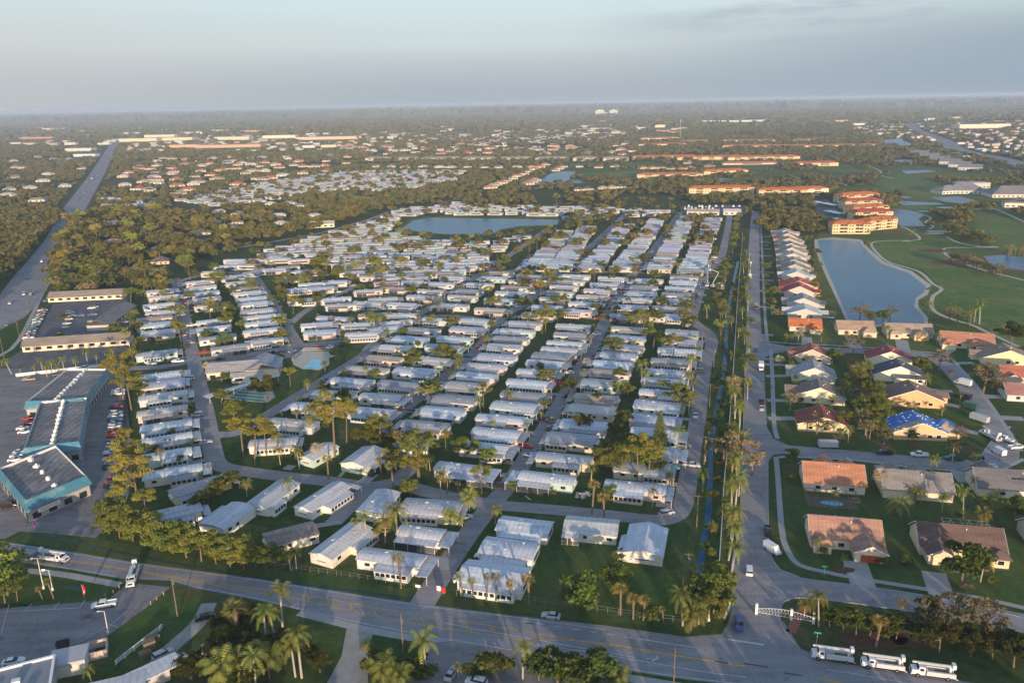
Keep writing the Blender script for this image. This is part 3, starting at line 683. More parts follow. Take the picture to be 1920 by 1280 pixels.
FARH += fill('far', [(330, 374), (430, 352), (520, 336), (650, 320), (760, 317), (868, 318), (850, 335), (780, 348), (700, 356), (650, 352), (560, 362), (470, 378), (400, 384)], R(10), 13, 18)
FARH += fill('far', [(800, 256), (900, 250), (1040, 240), (1080, 234), (1190, 236), (1180, 252), (1100, 264), (1000, 268), (900, 268), (820, 266)], R(15), 34, 46)
FARH += fill('far', [(195, 370), (228, 370), (228, 384), (195, 386)], R(5), 12, 19)+fill('far', [(245, 368), (285, 368), (285, 386), (245, 384)], R(5), 12, 19)
FARH += fill('far', [(1750, 285), (1990, 290), (1990, 330), (1860, 300)], R(8), 30, 40)
def rank(h): return -ppm(h[0], h[1])*(1 if -60 < proj(h[0], h[1])[0] < 1980 else .01)
HAND_HOMES = 26
HOMES.sort(key=rank)
NEARH = HOMES[:300-HAND_HOMES]; RESTH = HOMES[300-HAND_HOMES:]+FARH
drv = MB(); ordn = {}
for (x, y, yaw, side, ph, k) in sorted(NEARH, key=lambda h: (h[4], h[5])):
    ordn.setdefault(ph, 0); n = ordn[ph]; ordn[ph] += 1
    d = math.hypot(x, y)
    o = first_or_copy(rnd.choice((PROTS if d < 620 else FARPS)[1 if side > 0 else -1]))
    rot = yaw if side > 0 else yaw+math.pi
    o.location = (x, y, 0)
    mir = side < 0
    o.rotation_euler = (0, 0, yaw); o.scale = (1 if side > 0 else -1, 1, 1) if False else (1, 1, 1)
    if mir: o.rotation_euler = (0, 0, yaw+math.pi)
    rc, rn = rnd.choice(ROOFC); wc, wn = rnd.choice(WALLC)
    o['label'] = f"{wn} home with {rn} roof, {'first' if n == 0 else ORD[n]} from near end, {ph}" if n < len(ORD) else f"small {wn} home with {rn} roof, among the homes {ph}"
    o['category'] = 'mobile home'; o['group'] = 'mobile homes in the park'
    for ch in o.children:
        b = ch.name.split('.')[0]
        if 'roof' in b: f = rnd.uniform(.55, 1.1) if b != 'roof' else 1; ch.color = (rc[0]*f, rc[1]*f, rc[2]*f, 1)
        elif b in ('wall', 'side_room'): ch.color = (*wc, 1)
    if d < 700:
        c, s = math.cos(yaw)*side, math.sin(yaw)*side; e = 17
        ribbon(drv, [(x+c*7+s*4.2, y+s*7-c*4.2), (x+c*e+s*4.2, y+s*e-c*4.2)], 3, .012)
    cc, ss = math.cos(yaw), math.sin(yaw); hl, hw = 10.5, 4.6
    mark_poly([(x+cc*a-ss*b, y+ss*a+cc*b) for a, b in ((-hl, -hw), (hl, -hw), (hl, hw), (-hl, hw))])
tag(drv.build('driveway', M['concrete']), kind='structure')
rest = MB()
for (x, y, yaw, side, ph, k) in RESTH:
    rest.T = Matrix.Translation((x, y, 0))@Matrix.Rotation(yaw, 4, 'Z')
    wc = rnd.choice([(.5, .5, .49), (.48, .46, .42), (.45, .47, .48), (.52, .51, .5)]); rc = tuple(v*rnd.uniform(.6, .95) for v in rnd.choice(ROOFC)[0]); L = rnd.uniform(14, 18)/2; W_ = rnd.uniform(4.5, 8)/2
    if ph == 'far' and y > 2000: L *= 1.4; W_ *= 1.3
    rest.tone = wc; rest.box(-L, L, -W_, W_, 0, 2.8, False); rest.tone = (.03, .03, .035); rest.box(-L*.6, L*.6, -W_-.03, W_+.03, 1.1, 2.0)
    rest.tone = rc; rest.xprism([(-W_-.3, 2.75), (-W_*.4, 3.3), (W_*.4, 3.3), (W_+.3, 2.75)], -L-.3, L+.3)
    mark_disc(x, y, 8)
tag(rest.build('distant_mobile_homes', M['toned']), kind='stuff')
# ---- the big homes along the lower street, one by one: x, y, yaw, L, W, kind, side, sx, sw, carport, sidey, roof, wall, label
def big(px, py, yaw, L, W, kind, side, sx, sw, cp, sidey, rc, wc, label, extra=None):
    o = mobile(L, W, kind, side, sx, sw, cp, seed=int(px), sidey=sidey)
    x, y = at(px, py, 3); o.location = (x, y, 0); o.rotation_euler = (0, 0, R(yaw))
    tag(o, label, 'mobile home', 'mobile homes in the park')
    for ch in o.children:
        b = ch.name.split('.')[0]
        if 'roof' in b: f = 1 if b == 'roof' else rnd.uniform(.85, 1.05); ch.color = (rc[0]*f, rc[1]*f, rc[2]*f, 1)
        elif b in ('wall', 'side_room'): ch.color = (*wc, 1)
    c, s = math.cos(R(yaw)), math.sin(R(yaw)); hl, hw = L/2+2, W/2+3
    mark_poly([(x+c*a-s*b, y+s*a+c*b) for a, b in ((-hl, -hw), (hl, -hw), (hl, hw), (-hl, hw))])
    return o
Wt = (.62, .68, .77); Gr = (.5, .54, .6); Of = (.62, .63, .65); cw = (.72, .66, .56); ww = (.74, .72, .68)
HB = [(984, 985, -16, 15, 8, 'gable', 'porch', (-6, 6), 2.6, 0, -1, Wt, ww, 'long white-roofed mobile home, topmost of the three beside the entrance street'),
 (955, 1027, -16, 15, 8.5, 'arch', 'porch', (-6, 6), 2.8, 0, -1, (.66, .68, .74), ww, 'bluish white mobile home between two others beside the entrance street'),
 (927, 1076, -16, 17, 10, 'gable', 'room', (-7, 7), 2, 0, -1, Wt, ww, 'broad white mobile home behind the row of small palms by the main road'),
 (1109, 985, -12, 15, 9, 'gable', 'porch', (-7.6, -3), 2.2, 0, -1, Of, cw, 'cream mobile home with off-white gable roof alone on the lawn'),
 (1211, 1012, 74, 15, 10.5, 'gable', 'room', (-7, 2), 1.6, 0, 1, Wt, cw, 'square white mobile home with four windows above the big lawn'),
 (735, 1044, -15, 18, 6, 'arch', 'room', (-2.5, 7), 3.4, 3.5, -1, (.6, .62, .68), ww, 'white mobile home with projecting side room near the main road'),
 (640, 1012, 64, 18, 7.5, 'gable', 'room', (-1, 8), 3.2, 0, -1, (.66, .66, .68), cw, 'cream mobile home end-on to the main road with concrete pad'),
 (790, 997, -15, 13, 5.6, 'arch', 'porch', (-6, 6), 3, 4, -1, (.62, .64, .7), ww, 'white mobile home with open carport and teal awning'),
 (545, 1000, 28, 14, 8, 'gable', None, (0, 1), 1, 0, -1, (.3, .24, .21), cw, 'low mobile home with a brown shingle roof near the hedge'),
 (427, 966, 68, 14, 9, 'arch', 'porch', (-5, 5), 2, 0, 1, (.62, .64, .7), ww, 'white mobile home with ribbed roof behind the long hedge'),
 (326, 960, 28, 15, 7, 'arch', 'room', (-5, 5), 2.4, 2.5, -1, (.5, .53, .6), ww, 'blue-grey roofed mobile home behind the tall pines'),
 (605, 930, 62, 18, 7, 'gable', 'room', (-4, 7), 3.0, 2.5, -1, (.62, .62, .66), ww, 'white mobile home with long window band below the curved street'),
 (512, 925, 70, 17, 8, 'gable', 'room', (-8, -2), 2.2, 0, -1, (.52, .54, .6), ww, 'grey-roofed mobile home with stepped roof below the curved street'),
 (375, 909, 40, 18, 6.6, 'gable', 'room', (-8, 0), 2.4, 2, -1, (.42, .42, .45), cw, 'dark-roofed mobile home beside the dense hedge at the street bend'),
 (710, 940, 74, 14, 8.2, 'arch', 'room', (-6, 0), 2.2, 0, -1, (.6, .62, .68), ww, 'streaky white-roofed mobile home behind a royal palm'),
 (810, 950, -10, 18, 9, 'arch', 'room', (-8, 3), 1.5, 2, -1, (.58, .57, .6), cw, 'beige-roofed mobile home with a brick red end by the yellow shrubs'),
 (683, 856, 68, 14, 10, 'gable', 'porch', (-6, 4), 2.8, 0, -1, (.66, .67, .72), cw, 'white-roofed mobile home with green shutters and a parked car'),
 (597, 846, 60, 13, 7, 'gable', None, (0, 1), 1, 0, -1, (.66, .67, .7), (.5, .62, .56), 'pale green mobile home behind the silver palm'),
 (514, 828, 8, 17, 6, 'arch', 'room', (-6, 6), 2, 2, -1, (.62, .62, .66), cw, 'cream mobile home behind the pines at the corner'),
 (780, 830, 0, 9, 7, 'arch', None, (0, 1), 1, 0, -1, (.64, .66, .72), ww, 'small white mobile home among dark trees'),
 (505, 862, 5, 9, 6, 'gable', None, (0, 1), 1, 0, -1, (.6, .6, .62), cw, 'little cream cabin behind the corner pine'),
 (395, 1210, 30, 3, 2.4, 'gable', None, (0, 1), 1, 0, -1, (.66, .66, .7), ww, 'tiny white shed by the shell track')]
for h in HB[:-2]: big(*h)
# green shutters of one home, debris piles in the storm block
# ================================================================ DETACHED HOUSES
def gable_y(mb, x0, x1, y0, y1, z, rise, th=.18, ridge=None):       # ridge along y
    xm = (x0+x1)/2 if ridge is None else ridge
    return mb.prism([(x0, z), (x0, z-th), (xm, z+rise-th), (x1, z-th), (x1, z), (xm, z+rise)], y0, y1)
def hip(mb, x0, x1, y0, y1, z, rise, th=.18):
    w, d = x1-x0, y1-y0; i = min(w, d)/2
    if w >= d: a, b = (x0+i, (y0+y1)/2, z+rise), (x1-i, (y0+y1)/2, z+rise)
    else: a, b = ((x0+x1)/2, y0+i, z+rise), ((x0+x1)/2, y1-i, z+rise)
    c = [(x0, y0), (x1, y0), (x1, y1), (x0, y1)]
    vs = [(x, y, z-th) for x, y in c]+[(x, y, z) for x, y in c]+[a, b]
    if w >= d: rf = [(4, 5, 9, 8), (5, 6, 9), (6, 7, 8, 9), (7, 4, 8)]
    else: rf = [(4, 5, 8), (5, 6, 9, 8), (6, 7, 9), (7, 4, 8, 9)]
    return mb.add(vs, rf+[(0, 1, 5, 4), (1, 2, 6, 5), (2, 3, 7, 6), (3, 0, 4, 7), (3, 2, 1, 0)])
def house(px, py, yaw, blocks, rc, wc, label, garage=None, wins=(), pool=None, extra=None, z=1.5, tarp=False, group='houses in the golf estate'):
    """blocks: (x0,x1,y0,y1,eaves,rise,'x'|'y'|'h')"""
    x, y = at(px, py, z); o = empty('house', x, y, R(yaw), label, 'house', group)
    w = MB(); r = MB(); fascia = MB(); e = .5
    for i, (x0, x1, y0, y1, h, rise, k) in enumerate(blocks):
        w.box(x0, x1, y0, y1, 0, h-.003*i, False)
        zz = h+.08
        if k == 'x':
            s = rise/((y1-y0)/2+e)
            w.xprism([(y0, h), ((y0+y1)/2, h+rise-s*e-.05), (y1, h)], x0, x1)
            gable_roof_x(r, x0-e, x1+e, y0-e, y1+e, zz, rise, .2)
            for xx in (x0-e-.06, x1+e+.003): gable_roof_x(fascia, xx, xx+.06, y0-e-.02, y1+e+.02, zz+.03, rise, .28)
        elif k == 'y':
            s = rise/((x1-x0)/2+e)
            w.prism([(x0, h), (x1, h), ((x0+x1)/2, h+rise-s*e-.05)], y0, y1)
            gable_y(r, x0-e, x1+e, y0-e, y1+e, zz, rise, .2)
            for yy in (y0-e-.06, y1+e+.003): gable_y(fascia, x0-e-.02, x1+e+.02, yy, yy+.06, zz+.03, rise, .28)
        else: hip(r, x0-e, x1+e, y0-e, y1+e, zz, rise, .2)
    ww_ = w.build('wall', M['siding'], o); ww_.color = (*wc, 1)
    gm = sum(rc)/3; rc = tuple(v*.92+gm*.06 for v in rc)
    rr = r.build('roof', M['tile_roof'], o); rr.color = (*rc, 1)
    if fascia.v: f = fascia.build('roof_trim', M['trim'], rr)
    vn = MB()
    b0 = blocks[0]; cx = (b0[0]+b0[1])/2; cy = (b0[2]+b0[3])/2
    for dx, dy in ((1.6, -1.2), (2.6, 1.5), (-2.4, .9)): vn.tube((cx+dx, cy+dy, b0[4]), (cx+dx, cy+dy, b0[4]+b0[5]*(1-abs(dx if b0[6] == 'y' else dy)/((b0[1]-b0[0])/2 if b0[6] == 'y' else (b0[3]-b0[2])/2))+.55), .16)
    vn.build('roof_vent', M['trim'], rr)
    if garage:
        gx, gy, col = garage
        g = MB().box(gx-2.5, gx+2.5, gy-.06, gy+.06, 0, 2.2)
        gg = g.build('garage_door', M['siding'], o); gg.color = (*col, 1)
    for (wx, wy, ax) in wins:
        m = MB()
        if ax == 'x': m.box(wx-.75, wx+.75, wy-.05, wy+.05, .95, 2.15); fr = (wx-.85, wx+.85, wy-.03, wy+.03, .85, 2.25)
        else: m.box(wx-.05, wx+.05, wy-.75, wy+.75, .95, 2.15); fr = (wx-.03, wx+.03, wy-.85, wy+.85, .85, 2.25)
        q = m.build('window', M['glass'], o); MB().box(*fr).build('frame', M['trim'], q)
    c, s = math.cos(R(yaw)), math.sin(R(yaw))
    for (x0, x1, y0, y1, *_ ) in blocks: mark_poly([(x+c*a-s*b, y+s*a+c*b) for a, b in ((x0-1, y0-1), (x1+1, y0-1), (x1+1, y1+1), (x0-1, y1+1))])
    return o
WH = (.66, .63, .57); CRM = (.64, .55, .41); BG = (.52, .46, .37); OR_ = (.66, .42, .22)
def gy(w, d, h=2.9, rise=3.9): return [(-w/2, w/2, -d/2, d/2, h, rise, 'y')]
ws = lambda w, d: [(-w*.25, -d/2, 'x'), (w*.05, -d/2, 'x'), (w*.3, -d/2, 'x')]
HS = []
HO = lambda *a, **k: HS.append(house(*a, **k))
# houses fronting the boulevard, near to far
HO(1540, 792, -14, [(-9, 9, -6, 6, 2.8, 3.4, 'y')], (.34, .08, .06), (.72, .60, .36), 'cream gabled house with dark red tile roof behind a thin tree', wins=ws(18, 12)+[(6.5, -6, 'x')])
HO(1533, 741, -16, [(-10, 10, -6, 5, 2.8, 4.3, 'y'), (-12.5, -6, 0, 5, 2.7, 1.8, 'x')], (.25, .2, .17), (.74, .66, .48), 'broad cream gabled house with a brown shingle roof', wins=[(-2, -6, 'x'), (5, -6, 'x')])
HO(1524, 704, -16, [(-9, 9, -5, 6, 2.8, 4, 'y'), (-11, -5, 2, 6, 2.7, 1.8, 'x')], (.36, .38, .42), WH, 'white gabled house with a blue-grey roof facing the boulevard', wins=[(3, -5, 'x')])
HO(1522, 668, -16, [(-9, 8, -6, 5, 2.8, 4, 'y'), (-10.5, -6, -4, 0, 2.7, 1.6, 'x')], (.42, .13, .08), BG, 'beige gabled house with dark red roof at the street corner', wins=[(-4, -6, 'x'), (3, -6, 'x')])
HO(1508, 612, -14, [(-8, 8, -5, 5, 2.8, 3.2, 'x'), (2, 8, -9, -5, 2.7, 2.2, 'h')], (.72, .2, .06), CRM, 'small house with a bright orange tile roof at the boulevard corner', garage=(5, -9, (.7, .6, .5)), wins=[(-4, -5, 'x')])
cols = [((1509, 588), (.68, .68, .7), WH, 'white', 'just behind the bright orange roof'), ((1506, 569), (.34, .33, .33), WH, 'grey', 'third from the boulevard corner'), ((1499, 548), (.5, .07, .05), WH, 'crimson', 'fourth from the boulevard corner'), ((1497, 535), (.6, .11, .06), CRM, 'red-orange', 'fifth from the boulevard corner'), ((1493, 519), (.66, .66, .66), WH, 'white', 'sixth from the boulevard corner'),
        ((1490, 506), (.33, .29, .26), BG, 'brown-grey', 'seventh from the boulevard corner'), ((1488, 495), (.4, .32, .26), BG, 'tan', 'eighth from the boulevard corner'), ((1487, 484), (.5, .5, .52), WH, 'pale grey', 'ninth from the boulevard corner'), ((1484, 474), (.42, .33, .26), CRM, 'tan', 'tenth from the boulevard corner'),
        ((1482, 464), (.3, .28, .3), WH, 'dark grey', 'eleventh from the boulevard corner'), ((1479, 455), (.48, .36, .28), BG, 'sandy', 'twelfth from the boulevard corner'), ((1476, 447), (.62, .26, .18), CRM, 'salmon', 'thirteenth from the boulevard corner'), ((1472, 439), (.5, .49, .5), WH, 'light grey', 'last of the boulevard row')]
for k, (p, rc, wc, nm, wh) in enumerate(cols):
    HO(p[0], p[1], -16, [(-9.5, 8.5, -6.5, 7.5, 2.7, 3.2+.5*(k % 3), 'y'), (-12, -6, 1, 6.5, 2.6, 1.5, 'x'), (6, 12, -3, 4, 2.5, 1.4, 'x')], rc, tuple(v*.82 for v in wc), f'gabled house with a {nm} roof, {wh}', wins=[(-3, -6.5, 'x'), (3, -6.5, 'x')])
# north side of the crossing street
HO(1601, 617, -10, [(-9, 9, -6, 5, 2.8, 3.6, 'x'), (2.5, 9, -10, -6, 2.7, 2, 'h')], (.5, .34, .24), CRM, 'tan tile-roofed house with garage, left of the pair by the lake', garage=(5.8, -10, (.72, .56, .4)), wins=[(-5, -6, 'x'), (-1, -6, 'x')])
HO(1700, 623, -10, [(-11, 11, -6, 5, 2.8, 3.8, 'x'), (1, 8, -10, -6, 2.7, 2.2, 'h'), (-10, -5, -8, -6, 2.7, 1.6, 'h')], (.46, .34, .26), CRM, 'tan tile-roofed house with garage at the lower lake shore', garage=(4.5, -10, (.85, .5, .2)), wins=[(-7, -8, 'x'), (-1, -6, 'x')])
HO(1812, 642, -20, [(-12, 11, -6, 6, 2.9, 4, 'x'), (-12, -6, -10, -6, 2.7, 1.9, 'h'), (0, 6, -9, -6, 2.8, 2.2, 'h')], (.6, .26, .16), (.78, .68, .52), 'house with a wide salmon hip roof beside the golf path', wins=[(2, -9, 'x'), (-4, -6, 'x'), (8, -6, 'x')])
HO(1662, 672, -16, [(-9, 10, -6, 5, 2.8, 4, 'y')], (.4, .07, .06), (.8, .72, .55), 'house with a crimson roof and pale gable behind slim palms', wins=[(4, -6, 'x')])
HO(1682, 703, -16, [(-10, 10, -5, 6, 2.9, 4.4, 'y'), (-2, 10, -7, -5, 2.6, 1.2, 'x')], (.10, .11, .14), (.85, .78, .62), 'house with a slate blue roof and a white gable wall', wins=[(8, -7, 'x')])
HO(1707, 747, -12, [(-11, 11, -6, 6, 2.9, 4.6, 'y'), (9, 14, 0, 5, 2.7, 1.4, 'x')], (.3, .19, .14), OR_, 'orange-walled house with a brown gable roof', wins=[(-2.5, -6, 'x'), (1.5, -6, 'x'), (6, -6, 'x')])
bt = house(1722, 806, -8, [(-10.5, 8, -6, 6, 2.8, 4.0, 'y'), (5, 13, -4, 5, 2.7, 2.6, 'h')], (.5, .4, .32), (.62, .44, .26), 'house with its roof mostly under a bright blue tarp', wins=[(-5, -6, 'x'), (2, -6, 'x'), (5, -6, 'x')])
HS.append(bt)
# the tarp follows the two slopes of the roof, a hand above the tiles
tp = MB(); e = .5; rise = 4.0; hw = 9.25+e; ridge = -1.25
def ry(x): return 2.88+rise*(1-abs(x-ridge)/hw)+.06
for xa, xb, y0, y1 in ((-10.9, ridge, -2.5, 6.45), (ridge, 8.4, -6.3, 6.45)):
    nx, ny = 14, 12; V = []
    for i in range(nx+1):
        for j in range(ny+1):
            X = xa+(xb-xa)*i/nx; Y = y0+(y1-y0)*j/ny; V.append((X, Y, ry(X)+.03+rnd.uniform(0, .07)))
    tp.add(V, [(i*(ny+1)+j, (i+1)*(ny+1)+j, (i+1)*(ny+1)+j+1, i*(ny+1)+j+1) for i in range(nx) for j in range(ny)])
hip(tp, 4.4, 13.6, -2.5, 5.6, 2.95, 2.7, .1)
t_ = tp.build('roof_tarp', M['tarp'], bt)
bg_ = MB()
for k in range(46):
    X = rnd.uniform(-10.5, 8); Y = rnd.choice([-6, 6, rnd.uniform(-6, 6), rnd.uniform(-6, 6)]); zz = ry(X)+.1
    bg_.box(X-.22, X+.22, Y-.16, Y+.16, zz, zz+.14)
bg_.build('sandbag', M['white'], t_)
HO(1888, 672, -16, [(-12, 10, -6, 6, 2.9, 4.4, 'y'), (-15, -8, 0, 5, 2.7, 1.5, 'x')], (.36, .27, .2), (.8, .64, .4), 'wide tan-roofed house with a cream gable at the right edge', wins=[(-1, -6, 'x'), (2.5, -6, 'x')])
HO(1915, 704, -14, [(-9, 10, -6, 5, 2.8, 3.4, 'x'), (-9, -3, -9, -6, 2.7, 1.8, 'y')], (.55, .17, .11), CRM, 'red-orange tiled house at the right edge behind the bare tree', wins=[(0, -6, 'x'), (4, -6, 'x')])
HO(1925, 738, -14, [(-9, 10, -6, 6, 2.8, 3.2, 'x')], (.5, .24, .2), (.62, .6, .58), 'dusky pink roofed house at the right edge beside its long drive', wins=[(-5, -6, 'x')])
HO(1558, 897, -12, [(-9, 9, -7, 6, 3.0, 4.4, 'x'), (-4, 2, 6, 10, 2.8, 2.6, 'y'), (3, 9, 6, 9, 2.8, 2.2, 'y')], (.62, .26, .14), (.7, .6, .5), 'house with a large orange tile roof and a screened pool', wins=[(-5, -7, 'x'), (0, -7, 'x'), (5, -7, 'x')])
HO(1718, 913, -12, [(-11, 9, -6, 6, 3.0, 4.2, 'x'), (-9, -3, 6, 10, 2.8, 2.4, 'y'), (-1, 5, 6, 10, 2.8, 2.4, 'y')], (.30, .27, .25), (.74, .64, .46), 'cream house with a grey shingle roof behind date palms', wins=[(6, -6, 'x')])
HO(1893, 910, -12, [(-11, 13, -6, 6, 2.9, 4.2, 'x'), (-8, -2, 6, 10, 2.8, 2.4, 'y')], (.2, .19, .2), (.7, .62, .5), 'dark grey roofed house with a solar panel at the right edge', wins=[(-4, -6, 'x')])
HO(1583, 1008, -12, [(-9.5, 9, -4, 7, 3.0, 4.2, 'x'), (1, 9, -9.5, -4, 2.8, 2.2, 'y'), (-9, -4.5, -7, -4, 2.7, 1.8, 'h')], (.5, .27, .19), (.8, .66, .48), 'house with a weathered pink tile roof and a red garage door', garage=(5, -9.5, (.5, .08, .04)), wins=[(-6.7, -7, 'x'), (-1.5, -4, 'x')])
HO(1792, 1023, -13, [(-10, 11, -4, 7, 2.9, 4.4, 'x'), (-9, -3, -8.5, -4, 2.8, 2.0, 'y'), (7, 11, -7, -4, 2.7, 1.6, 'h')], (.19, .12, .10), (.72, .58, .40), 'house with a dark brown roof and a cream garage', garage=(-6, -8.5, (.72, .6, .42)), wins=[(9, -7, 'x'), (2, -4, 'x')])
HO(1990, 1010, -13, [(-9, 9, -5, 6, 2.9, 4, 'x')], (.28, .17, .12), BG, 'brown-roofed house cut by the right edge of the view', wins=[(-4, -5, 'x')])
# screened pool cages
def cage(px, py, yaw, w, d, h, label, pool=True):
    x, y = at(px, py, 1.5); o = empty('pool_enclosure', x, y, R(yaw), label, 'pool enclosure', 'screened pool enclosures')
    f = MB(); r_ = .06
    xs = np.linspace(-w/2, w/2, 6); ys = np.linspace(-d/2, d/2, 4)
    for X in xs:
        f.box(X-r_, X+r_, -d/2-r_, -d/2+r_, 0, h); f.box(X-r_, X+r_, d/2-r_, d/2+r_, 0, h); f.box(X-r_, X+r_, -d/2, d/2, h, h+.1)
    for Y in ys:
        f.box(-w/2, w/2, Y-r_, Y+r_, h+.003, h+.103)
        f.box(-w/2-r_, -w/2+r_, Y-r_, Y+r_, 0, h); f.box(w/2-r_, w/2+r_, Y-r_, Y+r_, 0, h)
    for i in range(5):
        if i % 2 == 0: f.tube((xs[i], -d/2, h+.05), (xs[i+1], d/2, h+.05), .05)
    f.build('frame', M['chrome'] if not pool else M['wood'], o)
    MB().box(-w/2, w/2, -d/2, d/2, 0, .1).build('patio_floor', M['dirt'], o)
    if pool:
        q = MB(); q.zprism([(3.4*math.cos(t*.4), 1.6*math.sin(t*.4)*(1+.2*math.cos(t*.4))-.4) for t in range(16)][:-1], .1, .16); q.build('pool_water', M['pool'], o)
    mark_disc(x, y, max(w, d)/2)
cage(1560, 934, -12, 15, 7, 2.7, 'dark framed pool cage below the large orange roof')
cage(1812, 992, -13, 12, 6, 2.9, 'white framed pool cage behind the brown roof', False)
cage(1555, 590, -16, 7, 9, 2.6, 'pool cage behind the white boulevard house', True)
# blue tarp laid on the back slope of the pink-tiled house, and solar panel
hh = [h for h in HS if 'weathered pink' in h['label']][0]
t2 = MB(); 
def zs(Y): return 3.08+4.2*(1-abs(Y-1.5)/6.0)+.05
V = []; nx, ny = 20, 4
for i in range(nx+1):
    for j in range(ny+1):
        X = -9+15*i/nx; Y = 1.2+2.6*j/ny; V.append((X, Y, zs(Y)+rnd.uniform(.02, .12)))
t2.add(V, [(i*(ny+1)+j, (i+1)*(ny+1)+j, (i+1)*(ny+1)+j+1, i*(ny+1)+j+1) for i in range(nx) for j in range(ny)]); t2.build('roof_tarp', M['tarp'], hh)
hh = [h for h in HS if 'solar panel' in h['label']][0]
s2 = MB(); 
for k in range(5): s2.xprism([(-5.6+.05, 3.4+.1), (-2.6, 5.42+.1), (-2.6, 5.34+.1), (-5.6, 3.3+.1)], -1+k*1.5, -1+k*1.5+1.4)
s2.build('solar_panel', M['glass'], hh)
# ================================================================ CONDOMINIUM BLOCKS
def condo(px, py, yaw, L, W_, st, rc, wc, label, bays=6, rise=2.6, ends=True, group='orange roofed condominium blocks', z=0, name='condominium'):
    x, y = at(px, py, z); o = empty(name, x, y, R(yaw), label, 'apartment block', group)
    h = st*3.0; w = MB().box(-L/2, L/2, -W_/2, W_/2, 0, h, False); bw = L/bays
    for k in range(bays):
        if k % 2 == 0: w.box(-L/2+k*bw+.3, -L/2+k*bw+bw-.3, -W_/2-1.6, -W_/2+.01, 0, h-.01, False)
    a = w.build('wall', M['siding'], o); a.color = (*wc, 1)
    r = MB(); hip(r, -L/2-.9, L/2+.9, -W_/2-1.2, W_/2+.9, h+.1, rise, .25)
    for k in range(bays):
        if k % 2 == 0: hip(r, -L/2+k*bw-.2, -L/2+k*bw+bw+.2, -W_/2-2.4, 0, h+.06, rise*.7, .22)
    r = r.build('roof', M['tile_roof'], o); r.color = (*rc, 1)
    if bays > 2:
        for k in range(bays):
            if k % 2 == 1:
                b = MB()
                for s in range(st):
                    b.box(-L/2+k*bw-.2, -L/2+k*bw+bw+.2, -W_/2-1.7, -W_/2-.0, s*3+.02, s*3+.2); b.box(-L/2+k*bw-.2, -L/2+k*bw+bw+.2, -W_/2-1.75, -W_/2-1.65, s*3+.2, s*3+1.15)
                for u in (0, .5, 1): b.box(-L/2+k*bw+u*bw-.12, -L/2+k*bw+u*bw+.12, -W_/2-1.8, -W_/2-1.6, 0, h)
                b = b.build('balcony', M['siding'], o); b.color = (*wc, 1)
                gl = MB()
                for s in range(st): gl.box(-L/2+k*bw+.4, -L/2+k*bw+bw-.4, -W_/2-.04, -W_/2+.02, s*3+.3, s*3+2.5)
                gl.build('window', M['glass'], o)
            else:
                gl = MB()
                for s in range(st):
                    for u in (.3, .65): gl.box(-L/2+k*bw+u*bw-.6, -L/2+k*bw+u*bw+.6, -W_/2-1.64, -W_/2-1.58, s*3+1, s*3+2.1)
                gl.build('window', M['glass'], o)
    gl = MB()
    for s in range(st):
        for u in (-.25, .2): gl.box(L/2-.03, L/2+.04, u*W_-.7, u*W_+.7, s*3+1, s*3+2.2); gl.box(-L/2-.04, -L/2+.03, u*W_-.7, u*W_+.7, s*3+1, s*3+2.2)
    gl.build('window', M['glass'], o)
    c, s_ = math.cos(R(yaw)), math.sin(R(yaw)); mark_poly([(x+c*a-s_*b, y+s_*a+c*b) for a, b in ((-L/2-2, -W_/2-4), (L/2+2, -W_/2-4), (L/2+2, W_/2+2), (-L/2-2, W_/2+2))])
    return o
OT = (.68, .2, .07); YW = (.68, .55, .32)
condo(1591, 436, -8, 34, 14, 3, OT, YW, 'near wing of yellow condos with orange hip roof facing the small lake', 5)
condo(1643, 428, 22, 34, 14, 3, OT, YW, 'angled near wing of yellow condos beside the small pond', 5)
condo(1630, 412, 5, 40, 14, 3, (.5, .1, .06), YW, 'second block of condos with a dark red roof', 5)
condo(1622, 402, 18, 46, 14, 3, (.6, .22, .1), YW, 'third block of condos with stepped orange roof', 6)
condo(1612, 390, 5, 44, 14, 3, (.5, .12, .08), YW, 'fourth block of condos with a brick red roof', 6)
condo(1604, 378, 16, 52, 14, 3, OT, YW, 'farthest block of the orange roofed condo row', 6)
condo(1350, 364, -3, 85, 16, 3, OT, YW, 'long condo block with orange roof behind the parked boats', 9)
condo(1465, 368, -8, 60, 16, 3, OT, YW, 'left half of the long condo pair beside the tennis court', 7)
condo(1512, 366, 10, 50, 16, 3, OT, (.82, .74, .56), 'right half of the long condo pair beside the tennis court', 5)
condo(1357, 326, 10, 78, 16, 2, OT, YW, 'angled condo block beyond the fairway, orange roofed', 7)
condo(1255, 333, -4, 105, 16, 2, (.6, .2, .12), YW, 'long low condo block beyond the fairway, left end', 9)
condo(1332, 299, -3, 140, 18, 2, OT, YW, 'middle one of three long condo rows with orange roofs', 11)
condo(1430, 299, -3, 145, 18, 2, OT, YW, 'right one of three long condo rows with orange roofs', 11)
condo(1245, 298, -3, 135, 18, 2, OT, YW, 'left one of three long condo rows with orange roofs', 11)
condo(1408, 308, -4, 110, 16, 1, (.55, .2, .12), CRM, 'low red-roofed row behind the condo lawns', 3)
condo(1527, 311, -4, 80, 16, 2, (.55, .17, .1), YW, 'red-roofed clubhouse condo by the far fairway', 5)
